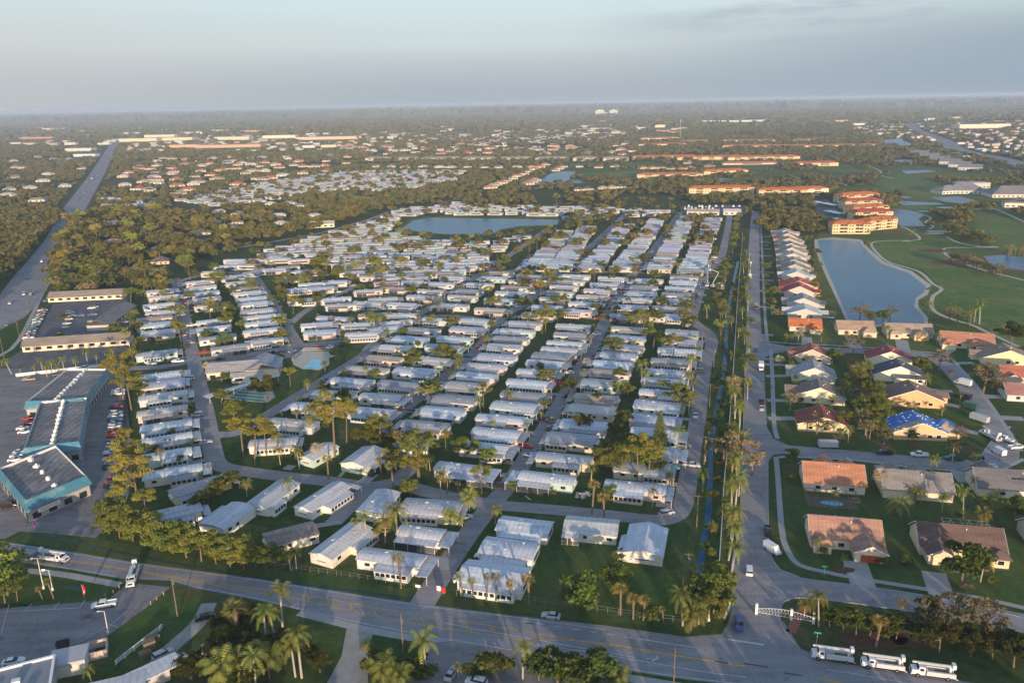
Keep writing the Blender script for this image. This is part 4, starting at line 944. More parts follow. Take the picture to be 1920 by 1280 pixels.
for k, (x, y, L) in enumerate([(1300, 268, 110), (1380, 267, 90), (1423, 267, 100), (1403, 277, 130), (1467, 277, 140), (1510, 266, 80), (1533, 277, 90), (1600, 276, 130), (1236, 262, 120), (1240, 274, 130)]):
    condo(x, y, rnd.uniform(-12, 8), L, 20, 2, (.58, .2+.02*(k % 3), .1), YW, f'far orange roofed condo block beyond the golf course, {ORD[k]} from the left' if k < 8 else f'far orange roofed condo block left of the radio mast, {ORD[k-7]}', 5)
for k, (x0, x1) in enumerate([(687, 733), (740, 786), (792, 864), (868, 930), (936, 998), (1003, 1066), (1073, 1122), (1129, 1178)]):
    xa = at(x0, 301)[0]; xb = at(x1, 301)[0]
    condo((x0+x1)/2, 301, -1.4, xb-xa, 18, 2, (.36, .33, .30), (.62, .56, .42), f'long pale two-storey apartment row beyond the trees, {ORD[k] if k else "first"} from the left', 8, 3, group='pale apartment rows')
# ================================================================ OTHER BUILDINGS
def block(name, px, py, yaw, L, W_, h, wc, rc, label, cat='building', roof='flat', rise=2, group=None, win=True, z=0):
    x, y = at(px, py, z); o = empty(name, x, y, R(yaw), label, cat, group)
    a = MB().box(-L/2, L/2, -W_/2, W_/2, 0, h, False).build('wall', M['siding'], o); a.color = (*wc, 1)
    r = MB()
    if roof == 'flat': r.box(-L/2-.3, L/2+.3, -W_/2-.3, W_/2+.3, h-.4, h+.5)
    elif roof == 'hip': hip(r, -L/2-.6, L/2+.6, -W_/2-.6, W_/2+.6, h+.05, rise, .2)
    elif roof == 'gy':
        gable_y(r, -L/2-.6, L/2+.6, -W_/2-.6, W_/2+.6, h+.05, rise, .2)
    else: gable_roof_x(r, -L/2-.6, L/2+.6, -W_/2-.6, W_/2+.6, h+.05, rise, .2)
    b = r.build('roof', M['tile_roof'] if roof != 'flat' else M['siding'], o); b.color = (*rc, 1)
    if win:
        g_ = MB(); n = max(2, int(L/5))
        for k in range(n):
            u = -L/2+(k+.25)*L/n
            g_.box(u, u+L/n*.5, -W_/2-.05, -W_/2+.02, 1, min(2.4, h-.6))
        g_.build('window', M['glass'], o)
    c, s_ = math.cos(R(yaw)), math.sin(R(yaw)); mark_poly([(x+c*a-s_*b, y+s_*a+c*b) for a, b in ((-L/2, -W_/2), (L/2, -W_/2), (L/2, W_/2), (-L/2, W_/2))])
    return o
# motel with three wings
G1 = (.34, .29, .24)
block('motel_wing', 150, 648, 11, 52, 11, 3, (.72, .6, .46), G1, 'brown-roofed motel wing behind a row of royal palms', 'motel', 'gx', 3)
block('motel_wing', 166, 560, 8, 46, 11, 3, (.74, .66, .5), G1, 'far brown-roofed motel wing with small balconies', 'motel', 'gx', 3)
block('motel_wing', 212, 600, 96, 46, 12, 3, (.5, .46, .42), (.22, .22, .23), 'grey-roofed middle motel wing across the car park', 'motel', 'gx', 3)
# community hall
ch = block('community_hall', 447, 700, 12, 26, 14, 3.6, (.78, .68, .48), (.46, .43, .42), 'cream community hall with a low grey gable roof beside the pool', 'hall', 'gx', 2.6)
block('community_hall', 497, 697, 100, 17, 15, 3.8, (.78, .66, .5), (.36, .38, .43), 'blue-grey gabled wing of the community hall', 'hall', 'gx', 3.2)
block('community_hall', 464, 712, 12, 13, 7, 2.8, (.76, .7, .58), (.52, .5, .5), 'small lean-to wing in front of the community hall', 'hall', 'gx', 1)
# shuffleboard courts with shelter
x, y = at(470, 739); o = empty('shuffleboard_court', x, y, R(8), 'row of teal shuffleboard lanes on a pale slab', 'court')
PTS = [(x_-x, y_-y) for x_, y_ in pxs([(420, 747), (500, 755), (516, 744), (500, 706), (487, 706)])]
c_, s_ = math.cos(R(-8)), math.sin(R(-8)); PTS = [(a*c_-b*s_, a*s_+b*c_) for a, b in PTS]
MB().zprism(PTS, 0, .1).build('slab', M['concrete'], o)
ln = MB()
for k in range(9):
    t = k/8.5; a = Vector(PTS[0]).lerp(Vector(PTS[4]), t+.05); b = Vector(PTS[1]).lerp(Vector(PTS[3]), t+.05); a = a.lerp(b, .1); b = a.lerp(b, .93)
    ribbon(ln, [tuple(a), tuple(b)], 1.9, .108)
ln.build('lane', M['court'], o)
sx_, sy_ = at(455, 722, 3); o = empty('shelter', sx_, sy_, R(50), 'long white slanting shelter roof beside the shuffleboard lanes', 'shelter')
a = MB().box(-18, 18, -2, 2, 2.8, 2.95).build('roof', M['metal_roof'], o); a.color = (.72, .7, .68, 1)
for X in np.linspace(-17, 17, 7): MB().box(X-.07, X+.07, -1.8, -1.66, 0, 2.8).build('post', M['trim'], o)
# swimming pool
psheet('pool_deck', [(548, 676), (571, 659), (632, 659), (631, 667), (617, 671), (617, 684), (598, 694), (568, 692), (550, 684)], M['sand'], .06)
x, y = at(592, 682); o = empty('swimming_pool', x, y, 0, 'kidney-shaped turquoise swimming pool in a pale deck', 'pool')
PP = smooth([(a-x, b-y) for a, b in pxs([(567, 688), (578, 690), (596, 691), (605, 689), (600, 683), (603, 675), (594, 673), (582, 675), (577, 682), (567, 688)])], 4)[:-1]
MB().zprism([(a*1.08, b*1.08) for a, b in PP], .0, .12).build('coping', M['concrete'], o); MB().zprism(PP, .0, .14).build('water', M['pool'], o)
fw = MB(); FP = pxs([(548, 676), (571, 658), (633, 658), (632, 667), (617, 671)])
for i in range(len(FP)-1):
    a, b = Vector((*FP[i], 0)), Vector((*FP[i+1], 0)); n = int((b-a).length/.8)
    for k in range(n): p = a.lerp(b, k/n); fw.box(p.x-.04, p.x+.04, p.y-.04, p.y+.04, 0, 1.7)
    fw.tube((a.x, a.y, 1.6), (b.x, b.y, 1.6), .06); fw.tube((a.x, a.y, .4), (b.x, b.y, .4), .06)
tag(fw.build('pool_fence', M['white']), 'white picket fence round the swimming pool deck', 'fence')
# shops with blue mansard: footprint from ground sightings, flat tarred roof inside a sloping blue fascia
def shop(name, base, h, label, slant, canopy=None, sign=None, units=12, z=5.0):
    G = pxs(base, z); cx = sum(p[0] for p in G)/len(G); cy = sum(p[1] for p in G)/len(G)
    o = empty(name, cx, cy, 0, label, 'shop building', 'blue trimmed shop blocks')
    L = [(a-cx, b-cy) for a, b in G]
    if sum(L[i][0]*L[(i+1) % 4][1]-L[(i+1) % 4][0]*L[i][1] for i in range(4)) < 0: L = L[::-1]
    w = MB().zprism(L, 0, h-.2).build('wall', M['siding'], o); w.color = (.42, .40, .38, 1)
    MB().zprism([(a*.97, b*.97) for a, b in L], h-.199, h+.25).build('roof', M['tar'], o)
    f = MB(); n = len(L)
    up = [(a*.975, b*.975, h+1.1) for a, b in L]; lo = [(a*(1+slant/20), b*(1+slant/20), h-1.6) for a, b in L]; lo2 = [(a*(1+slant/20), b*(1+slant/20), h-1.85) for a, b in L]; ins = [(a*.955, b*.955, h+1.1) for a, b in L]; inb = [(a*.955, b*.955, h+.2) for a, b in L]
    V = up+lo+lo2+ins+inb
    F_ = []
    for i in range(n):
        j = (i+1) % n; F_ += [(n+i, n+j, j, i), (2*n+i, 2*n+j, n+j, n+i), (i, j, 3*n+j, 3*n+i)]
    f.add(V, F_); f.build('mansard', M['blue_metal'], o)
    q = MB(); q.add(ins+inb, [(i, (i+1) % n, n+(i+1) % n, n+i) for i in range(n)]); q.build('parapet', M['trim'], o)
    r = random.Random(len(base)+units)
    for k in range(units):
        t = (k+.5)/units; a = Vector(L[0]).lerp(Vector(L[1]), .5); b = Vector(L[2]).lerp(Vector(L[3]), .5); p = a.lerp(b, t)
        d = r.uniform(.5, .85); m = MB().box(p.x-d, p.x+d, p.y-d*.8, p.y+d*.8, h+.24, h+1.0+r.uniform(0, .5))
        m.tube((p.x, p.y, h+1), (p.x, p.y, h+1.6), .35); m.build('roof_unit', M['trim'], o)
    gl = MB()
    for e in range(n):
        a, b = Vector(L[e]), Vector(L[(e+1) % n]); m = int((b-a).length/4); nrm = Vector((b.y-a.y, a.x-b.x)).normalized()
        for k in range(m):
            p = a.lerp(b, (k+.25)/m); q = a.lerp(b, (k+.75)/m)
            gl = MB(); gl.add([(p.x+nrm.x*.06, p.y+nrm.y*.06, .4), (q.x+nrm.x*.06, q.y+nrm.y*.06, .4), (q.x+nrm.x*.06, q.y+nrm.y*.06, 2.4), (p.x+nrm.x*.06, p.y+nrm.y*.06, 2.4)], [(0, 1, 2, 3)]); gl.build('window', M['glass'], o)
    mark_poly(G)
    return o, (cx, cy), L
bm, nt_, b_ = new_mat('blue_metal'); v_ = pos(nt_, True)
b_.inputs['Base Color'].default_value = (.05, .24, .34, 1)
cc_ = mix(nt_, 'MIX', ramp(nt_, noise(nt_, v_, .25, 4), [(.5, (0,)*3), (.62, (1,)*3)]), (.06, .2, .29), (.17, .3, .31)); nt_.links.new(cc_, b_.inputs['Base Color']); b_.inputs['Roughness'].default_value = .5
M['blue_metal'] = bm
shop('shop_block', [(50, 951), (166, 902), (107, 843), (-2, 888)], 6.0, 'nearest blue-trimmed shop block with an orange shop sign', 1.4, units=5)
shop('shop_block', [(44, 852), (151, 838), (166, 752), (76, 760)], 6.0, 'middle blue-trimmed shop block with a tarred flat roof', 1.0, units=12)
shop('shop_block', [(48, 762), (158, 757), (203, 698), (126, 698)], 6.0, 'far blue-trimmed shop block beside the palm row', 1.0, units=12)
# orange sign lettering on the near shop
def text(s, size, mat, name='lettering'):
    c = bpy.data.curves.new(name, 'FONT'); c.body = s; c.size = size; c.extrude = .03; c.align_x = 'CENTER'; c.align_y = 'CENTER'
    t = bpy.data.objects.new(name, c); COL.objects.link(t)
    dg = bpy.context.evaluated_depsgraph_get(); me = bpy.data.meshes.new_from_object(t.evaluated_get(dg)); bpy.data.objects.remove(t)
    o = bpy.data.objects.new(name, me); COL.objects.link(o); me.materials.clear(); me.materials.append(mat); return o
M['orange'] = simple('orange_paint', (.85, .3, .03), .5, .1); M['green'] = simple('green_sign', (.02, .3, .2), .5, .1); M['navy'] = simple('navy_paint', (.05, .1, .3), .5, .1)
# ================================================================ FAR TOWN
def farproto(rise, L, W_, kind='hip'):
    o = empty('house', 0, 0); MB().box(-L/2, L/2, -W_/2, W_/2, 0, 2.9, False).build('wall', M['siding'], o)
    r = MB(); hip(r, -L/2-.6, L/2+.6, -W_/2-.6, W_/2+.6, 2.95, rise) if kind == 'hip' else gable_y(r, -L/2-.6, L/2+.6, -W_/2-.6, W_/2+.6, 2.95, rise)
    r.build('roof', M['tile_roof'], o); g_ = MB()
    for u in (-.3, .05, .3): g_.box(u*L-1, u*L+1, -W_/2-.05, -W_/2+.02, .6, 2.2)
    g_.build('window', M['glass'], o); o.location = (0, -500, 0); return o
FP_ = [farproto(3.2, 20, 14), farproto(3.6, 18, 16, 'gy'), farproto(2.8, 24, 13)]
FRC = {'o': [(.6, .22, .1), (.55, .26, .16), (.5, .2, .12)], 't': [(.42, .34, .26), (.5, .4, .3), (.36, .3, .25)], 'w': [(.66, .66, .66), (.55, .56, .58)], 'r': [(.5, .14, .08), (.6, .2, .1)], 'g': [(.3, .31, .33), (.38, .38, .4)]}
NH = [0]
def clear_front(x, y, w):       # lawns and streets stand on the near side of far buildings
    d = math.hypot(x, y); L = 10*d/H*.45
    for k in range(int(L/10)+1): mark_disc(x-x/d*k*10, y-y/d*k*10, w/2+4)
def far_house(px, py, c, where, s=1.0, yaw=None, wc=None):
    x, y = at(px, py, 1)
    if taken(x, y, 4): return
    o = first_or_copy(rnd.choice(FP_)); o.location = (x, y, 0); o.rotation_euler = (0, 0, R(rnd.uniform(-30, 30) if yaw is None else yaw)); o.scale = (s*.85, s*.85, s*.85)
    rc = rnd.choice(FRC[c]); wc = wc or rnd.choice([CRM, WH, BG, (.7, .55, .4)])
    for ch_ in o.children:
        k = ch_.name.split('.')[0]
        if k == 'roof': ch_.color = (*rc, 1)
        elif k == 'wall': ch_.color = (*wc, 1)
    nm = {'o': 'orange-roofed', 't': 'tan-roofed', 'w': 'white-roofed', 'r': 'red-roofed', 'g': 'grey-roofed'}[c]
    tag(o, f'distant {nm} house {where}', 'house', f'distant {nm} houses {where}'); mark_disc(x, y, 11*s); clear_front(x, y, 14*s); NH[0] += 1
def far_field(poly, n, cs, where, s=1.0):
    G = pxs(poly); xs = [p[0] for p in poly]; ys = [p[1] for p in poly]; k = 0; t = 0
    while k < n and t < n*30:
        t += 1; px, py = rnd.uniform(min(xs), max(xs)), rnd.uniform(min(ys), max(ys)); x, y = at(px, py)
        if inside(x, y, G) and not taken(x, y, 12): far_house(px, py, rnd.choice(cs), where, s); k += 1
far_field([(215, 330), (300, 296), (680, 292), (690, 314), (520, 334), (330, 366), (240, 362)], 80, 'oottrw', 'among trees beyond the wooded belt', 1.15)
far_field([(150, 470), (240, 400), (330, 410), (420, 440), (340, 500), (200, 530)], 9, 'gwt', 'in the woods right of the highway', .9)
far_field([(245, 398), (420, 384), (560, 372), (620, 405), (430, 440), (330, 404)], 14, 'wtgw', 'inside the wooded belt', .8)
far_field([(0, 395), (90, 390), (170, 300), (130, 285), (0, 300)], 16, 'wwtg', 'in the woods left of the highway', 1.1)
for k in range(11): far_house(918+k*10.5+rnd.uniform(-1, 1), 352-k*4.3, 'oto'[k % 3], 'in the slanting row left of the far pond', 1.0, 15)
for k in range(10): far_house(988+k*7.5, 345-k*3.6, 'to'[k % 2], 'in the slanting row beside the far pond', 1.0, 15)
for k in range(12): far_house(1085+k*9, 356-k*.6, 'tt'[k % 2], 'just beyond the long tree belt', .9, 5)
for k in range(16): far_house(700+k*30+rnd.uniform(-5, 5), 313+rnd.uniform(-1, 1), 'wtot'[k % 4], 'below the pale apartment rows', 1.0)
for k in range(12): far_house(1205+k*9, 318-rnd.uniform(0, 3), 'or'[k % 2], 'beside the far condos', .9)
far_field([(690, 290), (1180, 290), (1190, 268), (800, 270), (640, 278)], 34, 'otrt', 'between the white park and the apartment rows', 1.5)
for x, y, c, wh in [(1215, 318, 'r', 'behind the far pond'), (1290, 306, 'w', 'behind the far pond'), (1330, 312, 'o', 'behind the far pond')]: far_house(x, y, c, wh)
FB = [(20, 395, 'r'), (35, 350, 'w'), (95, 370, 'w'), (45, 460, 'o'), (60, 475, 'w')]
def fb(x0, x1, y, h, wc, rc, label, roof='flat', W_=None, rise=2):
    a, b = at(x0, y), at(x1, y); L = math.dist(a, b); W_ = W_ or min(L*.45, 60)
    o = block('building', (x0+x1)/2, y-.6, 0, L, W_, h, wc, rc, label, 'building', roof, rise, 'far commercial buildings', win=True); clear_front(*a, 20); clear_front(*b, 20); clear_front((a[0]+b[0])/2, (a[1]+b[1])/2, L*.9)
Y_ = (.66, .58, .38); PK = (.6, .38, .24)
for i, a in enumerate([
 (238, 292, 266, 12, Y_, WH, 'long bright yellow commercial block beside the far highway'), (286, 356, 264, 11, Y_, WH, 'pale yellow commercial block right of the highway'), (283, 325, 258, 11, (.7, .62, .42), WH, 'small yellow commercial block beyond the highway'), (345, 385, 253, 12, Y_, WH, 'pale shop block above the tan hall'), (240, 262, 253, 10, WH, WH, 'white block at the end of the highway'),
 (328, 376, 277, 9, PK, (.5, .34, .24), 'tan hall with a wide brown roof, left of two'), (382, 484, 277, 9, PK, (.5, .34, .24), 'very wide tan hall with a brown roof'), (413, 465, 263, 12, Y_, WH, 'bright cream warehouse above the wide tan hall'), (502, 552, 260, 12, (.75, .66, .45), WH, 'cream apartment block above the wooded town'), (567, 662, 262, 10, (.72, .5, .34), (.6, .44, .3), 'long salmon block in the far town'),
 (398, 431, 248, 10, Y_, WH, 'pale store in a row beyond the warehouse'), (455, 485, 249, 10, (.6, .3, .2), (.6, .3, .2), 'reddish low block in the far town'), (570, 590, 278, 7, WH, WH, 'tiny white block in the tree town'), (605, 630, 277, 7, Y_, WH, 'small cream block in the tree town'), (133, 172, 284, 9, (.6, .6, .55), (.45, .45, .42), 'grey church-like building left of the highway'), (146, 180, 294, 7, (.6, .66, .7), (.25, .4, .6), 'blue-roofed pavilion left of the highway'),
 (188, 205, 272, 6, WH, WH, 'white building close to the left highway edge'), (1783, 1893, 241, 14, (.85, .68, .5), (.8, .7, .6), 'very long cream warehouse at the far right'), (1730, 1755, 228, 14, (.6, .62, .66), (.6, .6, .62), 'domed grey hall beyond the expressway'), (1782, 1802, 224, 10, Y_, Y_, 'cream far block above the long warehouse'), (1598, 1620, 236, 9, WH, WH, 'white far block above the orchard of condos'), (1470, 1492, 228, 9, Y_, WH, 'pale block on the far ridge of trees'),
 (1563, 1588, 230, 10, (.7, .35, .25), (.7, .4, .3), 'salmon far block in the tree belt'), (1215, 1245, 240, 12, (.75, .62, .42), (.7, .5, .35), 'slanting cream building left of the radio mast'), (1310, 1338, 230, 9, WH, WH, 'white far row, left one'), (1344, 1382, 230, 9, WH, WH, 'white far row, middle one'), (1388, 1432, 229, 9, WH, WH, 'white far row, right one'),
 (50, 78, 243, 10, (.7, .5, .4), WH, 'pinkish row at the far left'), (82, 128, 244, 10, (.7, .5, .4), WH, 'long pinkish row at the far left'), (45, 95, 261, 8, (.45, .25, .18), (.45, .22, .15), 'low brown roof in the left woods'), (160, 208, 256, 8, (.6, .4, .32), (.5, .25, .18), 'pinkish roof in the left woods')]): fb(*a)
x, y = at(1141, 214)
def tower(px, py, L, W_, h, col, label, cat='tower block'):
    x, y = at(px, py); o = empty('tower_block', x, y, 0, label, cat); a = MB().box(-L/2, L/2, -W_/2, W_/2, 0, h, False).build('wall', M['siding'], o); a.color = (*col, 1)
    b = MB().box(-L*.2, L*.2, -W_*.2, W_*.2, h, h+4).build('roof_housing', M['siding'], o); b.color = (*col, 1); g_ = MB()
    for s in range(int(h/4)): g_.box(-L*.46, L*.46, -W_/2-.3, -W_/2+.1, s*4+1.5, s*4+2.8)
    g_.build('window', M['glass'], o)
HC = (.85, .83, .74)
tower(1124, 216, 80, 40, 44, HC, 'left tower of the large white hospital on the horizon'); tower(1150, 216, 70, 40, 42, HC, 'right tower of the large white hospital on the horizon'); tower(1137, 216, 70, 30, 20, HC, 'low link block between the hospital towers'); tower(1185, 216, 200, 40, 9, HC, 'long low wing right of the hospital'); tower(1106, 216, 60, 40, 16, (.6, .6, .6), 'grey block left of the hospital')
for i, (x_, h_) in enumerate([(772, 60), (784, 80), (796, 82)]): tower(x_, 212, 110, 40, h_*1.0, (.4, .42, .46), f'hazy tower block on the horizon, {["left", "middle", "right"][i]} of three')
# far clubhouse with grey hips, townhouse row, white parking roof, tennis court
block('clubhouse', 1805, 361, -12, 46, 30, 4, WH, (.27, .27, .3), 'grey hip-roofed golf clubhouse, left part', 'clubhouse', 'hip', 9, 'golf clubhouse roofs'); block('clubhouse', 1775, 362, 10, 30, 22, 4, WH, (.3, .3, .33), 'small grey hip roof left of the clubhouse', 'clubhouse', 'hip', 6, 'golf clubhouse roofs')
block('clubhouse', 1820, 352, -5, 40, 20, 7, (.5, .48, .45), (.4, .4, .4), 'flat grey hall behind the clubhouse', 'clubhouse', 'flat', 2, 'golf clubhouse roofs'); block('clubhouse', 1893, 368, -8, 52, 30, 4, WH, (.25, .24, .24), 'dark hip-roofed hall right of the clubhouse', 'clubhouse', 'hip', 9, 'golf clubhouse roofs'); block('house', 1913, 388, -20, 34, 16, 5, WH, (.5, .3, .25), 'pale house with white gables at the right edge', 'house', 'gy', 5)
for k in range(6): block('townhouse', 1724+k*19, 291+k*5.6, -35, 34, 18, 5, (.6, .6, .6), (.25, .26, .29), f'grey-roofed townhouse in the slanting row, {["first", "second", "third", "fourth", "fifth", "sixth"][k]} from the left', 'townhouse', 'gx', 5, 'slanting grey townhouses')
for k, (x_, y_, L_, w_) in enumerate([(1555, 382, 26, 9), (1563, 397, 26, 9), (1573, 411, 22, 9), (1531, 378, 12, 10)]):
    x, y = at(x_, y_, 3); o = empty('carport', x, y, R(100), f'long white carport roof beside the condos, {["farthest", "middle", "nearest", "short left"][k]} one', 'carport', 'white carports'); MB().box(-L_/2, L_/2, -w_/2, w_/2, 2.7, 2.95).build('roof', M['white'], o)
    for u in (-L_*.45, 0, L_*.45): MB().box(u-.1, u+.1, -.1, .1, 0, 2.7).build('post', M['trim'], o)
    mark_disc(x, y, L_*.5)
for k, (x_, y_, yw, L_, W_, rc) in enumerate([(1318, 402, -14, 34, 10, (.42, .38, .34)), (1372, 402, -10, 18, 9, (.6, .6, .62)), (605, 425, 12, 24, 14, (.62, .55, .45)), (212, 424, 8, 38, 22, (.3, .3, .32)), (290, 424, 0, 36, 24, (.33, .33, .35)), (158, 480, 5, 26, 10, (.45, .36, .28)), (1500, 360, -5, 16, 10, (.5, .15, .1))]):
    block('building', x_, y_, yw, L_, W_, 3.6, (.74, .68, .55), rc, ['storage hall at the head of the upper columns', 'pale shed near the boat yard', 'cream hall at the corner of the wooded belt', 'grey-roofed office building beside the woods', 'grey office building with a blue tarp patch', 'low brown-roofed building near the highway', 'small red-roofed gatehouse by the condos'][k], 'building', 'hip' if k in (3, 4, 5, 6) else 'gx', 2.5)
x, y = at(1495, 395); o = empty('tennis_court', x, y, R(-14), 'teal tennis court between the trees and the condos', 'court'); MB().box(-16, 16, -9, 9, 0, .08).build('surface', M['court'], o); MB().box(-.05, .05, -6, 6, .08, 1).build('net', M['white'], o); mark_disc(x, y, 16)
far = MB()
def speck(px, py, w, h, c, d=12):
    x, y = at(px, py); far.T = Matrix.Translation((x, y, 0)); far.tone = c; far.box(-w/2, w/2, -d/2, d/2, 0, h, False); 
TC = [(.55, .53, .47), (.5, .43, .33), (.45, .45, .46), (.42, .25, .19), (.36, .33, .29), (.58, .56, .52)]
for _ in range(620):
    px = rnd.uniform(-20, 1940); py = 203+55*rnd.random()**1.4+(960-px)*.01875
    if 1290 < px and py > 232: continue
    x, y = at(px, py)
    if taken(x, y, 0): continue
    k = y/2500; speck(px, py, rnd.uniform(14, 40)*k**.5, rnd.uniform(4, 9)*k**.35, rnd.choice(TC), 18*k)
    if y < 6000: clear_front(x, y, 24)
for _ in range(900):
    px = rnd.gauss(480, 260); py = rnd.uniform(242, 285)
    if not 240 < px < 1200: continue
    x, y = at(px, py)
    if taken(x, y, 3): continue
    speck(px, py, rnd.uniform(10, 24), rnd.uniform(4, 6.5), rnd.choice(TC), 14); mark_disc(x, y, 10)
    if rnd.random() < .3: clear_front(x, y, 15)
for _ in range(420):
    px = rnd.uniform(1590, 1940); py = rnd.uniform(226, 300)
    x, y = at(px, py)
    if taken(x, y, 3) or py > 245+.16*(px-1590): continue
    speck(px, py, rnd.uniform(8, 20), rnd.uniform(4, 6), rnd.choice(TC), 12); clear_front(x, y, 12)
for k in range(14): speck(1570+k*14+rnd.uniform(-3, 3), 196.5-k*.25, 260, 7, (.7, .62, .5), 60)
tag(far.build('distant_town', M['toned']), kind='stuff')
for (x, y, *_r) in FARH[::6]: clear_front(x, y, 12)
# ================================================================ VEGETATION
nr = np.random.default_rng(5)
def leafquads(C, size, nrm=None, flat=0.0):
    """C (n,3) centres -> loose quads of about 'size' with scattered tilt"""
    n = len(C)
    a = nr.normal(size=(n, 3)); a /= np.linalg.norm(a, axis=1, keepdims=True)
    if nrm is not None: a = a*.7+nrm; a /= np.linalg.norm(a, axis=1, keepdims=True)
    t = nr.normal(size=(n, 3)); u = np.cross(a, t); u /= np.linalg.norm(u, axis=1, keepdims=True); v = np.cross(a, u)
    s = (size*nr.uniform(.6, 1.35, (n, 1)))/2
    return np.stack([C-u*s-v*s, C+u*s-v*s*.7, C+u*s*.8+v*s, C-u*s*.8+v*s*.8], axis=1)
def clumps(k, rx, ry, rz, zc, bias=.6, low=-.5):
    P = []
    while len(P) < k:
        p = nr.uniform(-1, 1, 3); r = np.linalg.norm(p)
        if r > 1 or r < bias*nr.uniform(.3, 1) or p[2] < low: continue
        P.append(p*[rx, ry, rz]+[0, 0, zc])
    return np.array(P)
def cloud(C, cr, per, size, up=.0):
    out = []
    for c in C:
        r = cr*nr.uniform(.7, 1.25); d = nr.normal(size=(per, 3)); d /= np.linalg.norm(d, axis=1, keepdims=True); d[:, 2] = np.abs(d[:, 2])*(1-up*.0)-.25
        P = c+d*[1, 1, .75]*r*nr.uniform(.55, 1.05, (per, 1)); out.append(leafquads(P, size, d*.8))
    return np.concatenate(out)
def crown_tree(name, h, r, k, cr, per, size, zc, rz, trunk_r=.22, bias=.55, low=-.45, limbs=5, bark='bark'):
    root = empty(name, 0, 0); C = clumps(k, r, r, rz, zc, bias, low)
    quads('crown', cloud(C, cr, per, size), M['leaf'], root)
    t = MB(); b = zc-rz*.55
    t.tube((0, 0, -.1), (.1*r*.2, .05, b), trunk_r, trunk_r*.7, 7)
    for i in range(limbs):
        c = C[i*len(C)//limbs]; t.tube((.1*r*.2, .05, b-.2), tuple(c*.92+[0, 0, -.2]), trunk_r*.5, trunk_r*.15, 5)
    t.build('trunk', M[bark], root); root.location = (0, -500, 0); return root
def frond(mb, base, az, L, rise, droop, wid, n=13):
    """an arching leaf with slanting leaflets either side"""
    P = []
    for i in range(n+1):
        t = i/n; r = L*(t-.12*t*t); z = rise*math.sin(min(t*2.2, math.pi/2))*1.0-droop*t*t
        P.append(Vector((base[0]+math.cos(az)*r, base[1]+math.sin(az)*r, base[2]+z)))
    sd = Vector((-math.sin(az), math.cos(az), 0)); fw = Vector((math.cos(az), math.sin(az), 0))
    for i in range(n):
        t = (i+.5)/n; w = wid*(.35+1.0*math.sin(math.pi*min(t*.9+.08, 1)))
        for s in (-1, 1):
            a, b = P[i], P[i+1]; tip = (a+b)/2+sd*s*w+fw*w*.45+Vector((0, 0, -w*.55))
            mb.add([a+(b-a)*.1, a+(b-a)*.85, tip+(b-a)*.2, tip-(b-a)*.05], [(0, 1, 2, 3)])
    return mb
def palm(name, h, nf, L, rise, droop, wid, tr, rg, bark='palm_bark', shaft=True, skirt=False):
    root = empty(name, 0, 0); c = MB()
    for i in range(nf):
        k = i/nf; az = i*2.399+rg.uniform(-.2, .2); up = 1-k
        frond(c, (0, 0, h), az, L*rg.uniform(.85, 1.1), rise*(1.5*up+.15), droop*(.35+1.1*k)*rg.uniform(.8, 1.2), wid)
    c.build('crown', M['leaf'], root)
    t = MB(); t.tube((0, 0, -.1), (0, 0, h*.5), tr*1.15, tr, 8); t.tube((0, 0, h*.5), (0, 0, h-(1.2 if shaft else 0)), tr, tr*.8, 8); t.build('trunk', M[bark], root)
    if shaft:
        s = MB().tube((0, 0, h-1.3), (0, 0, h+.15), tr*.85, tr*.5, 7).build('crown_shaft', M['leaf'], root); s.color = (.18, .24, .06, 1)
    if skirt:
        s = MB()
        for i in range(14): frond(s, (0, 0, h-.3), i*2.4, L*.6, .05, L*.75, wid*.7, 5)
        s = s.build('dead_leaves', M['leaf'], root); s.color = (.30, .17, .08, 1)
    root.location = (0, -500, 0); return root
def sabal(name, h, rg, r=1.5, skirt=True):
    root = empty(name, 0, 0); c = MB()
    for i in range(30):
        az = i*2.399; el = math.asin(-.5+1.45*(i+.5)/30); L = r*rg.uniform(.8, 1.1)
        d = Vector((math.cos(az)*math.cos(el), math.sin(az)*math.cos(el), math.sin(el))); u = d.cross(Vector((0, 0, 1))).normalized(); v = u.cross(d)
        o = Vector((0, 0, h))+d*L*.45
        for j in range(7):
            a = -1.1+j*.37; e1 = o+(d*math.cos(a)+u*math.sin(a))*L*.62+Vector((0, 0, -.12*r)); a2 = a+.2; e2 = o+(d*math.cos(a2)+u*math.sin(a2))*L*.5
            c.add([o, o+(e2-o)*.4, e1, o+(e1-o)*.5-v*.02], [(0, 1, 2, 3)])
    c.build('crown', M['leaf'], root)
    t = MB(); t.tube((0, 0, -.1), (.05, 0, h), .2, .17, 7)
    if skirt: t.tube((0, 0, h*.55), (.05, 0, h*.93), .2, .27, 7)
    t.build('trunk', M['bark'] if skirt else M['palm_bark'], root); root.location = (0, -500, 0); return root
r5 = random.Random(5)
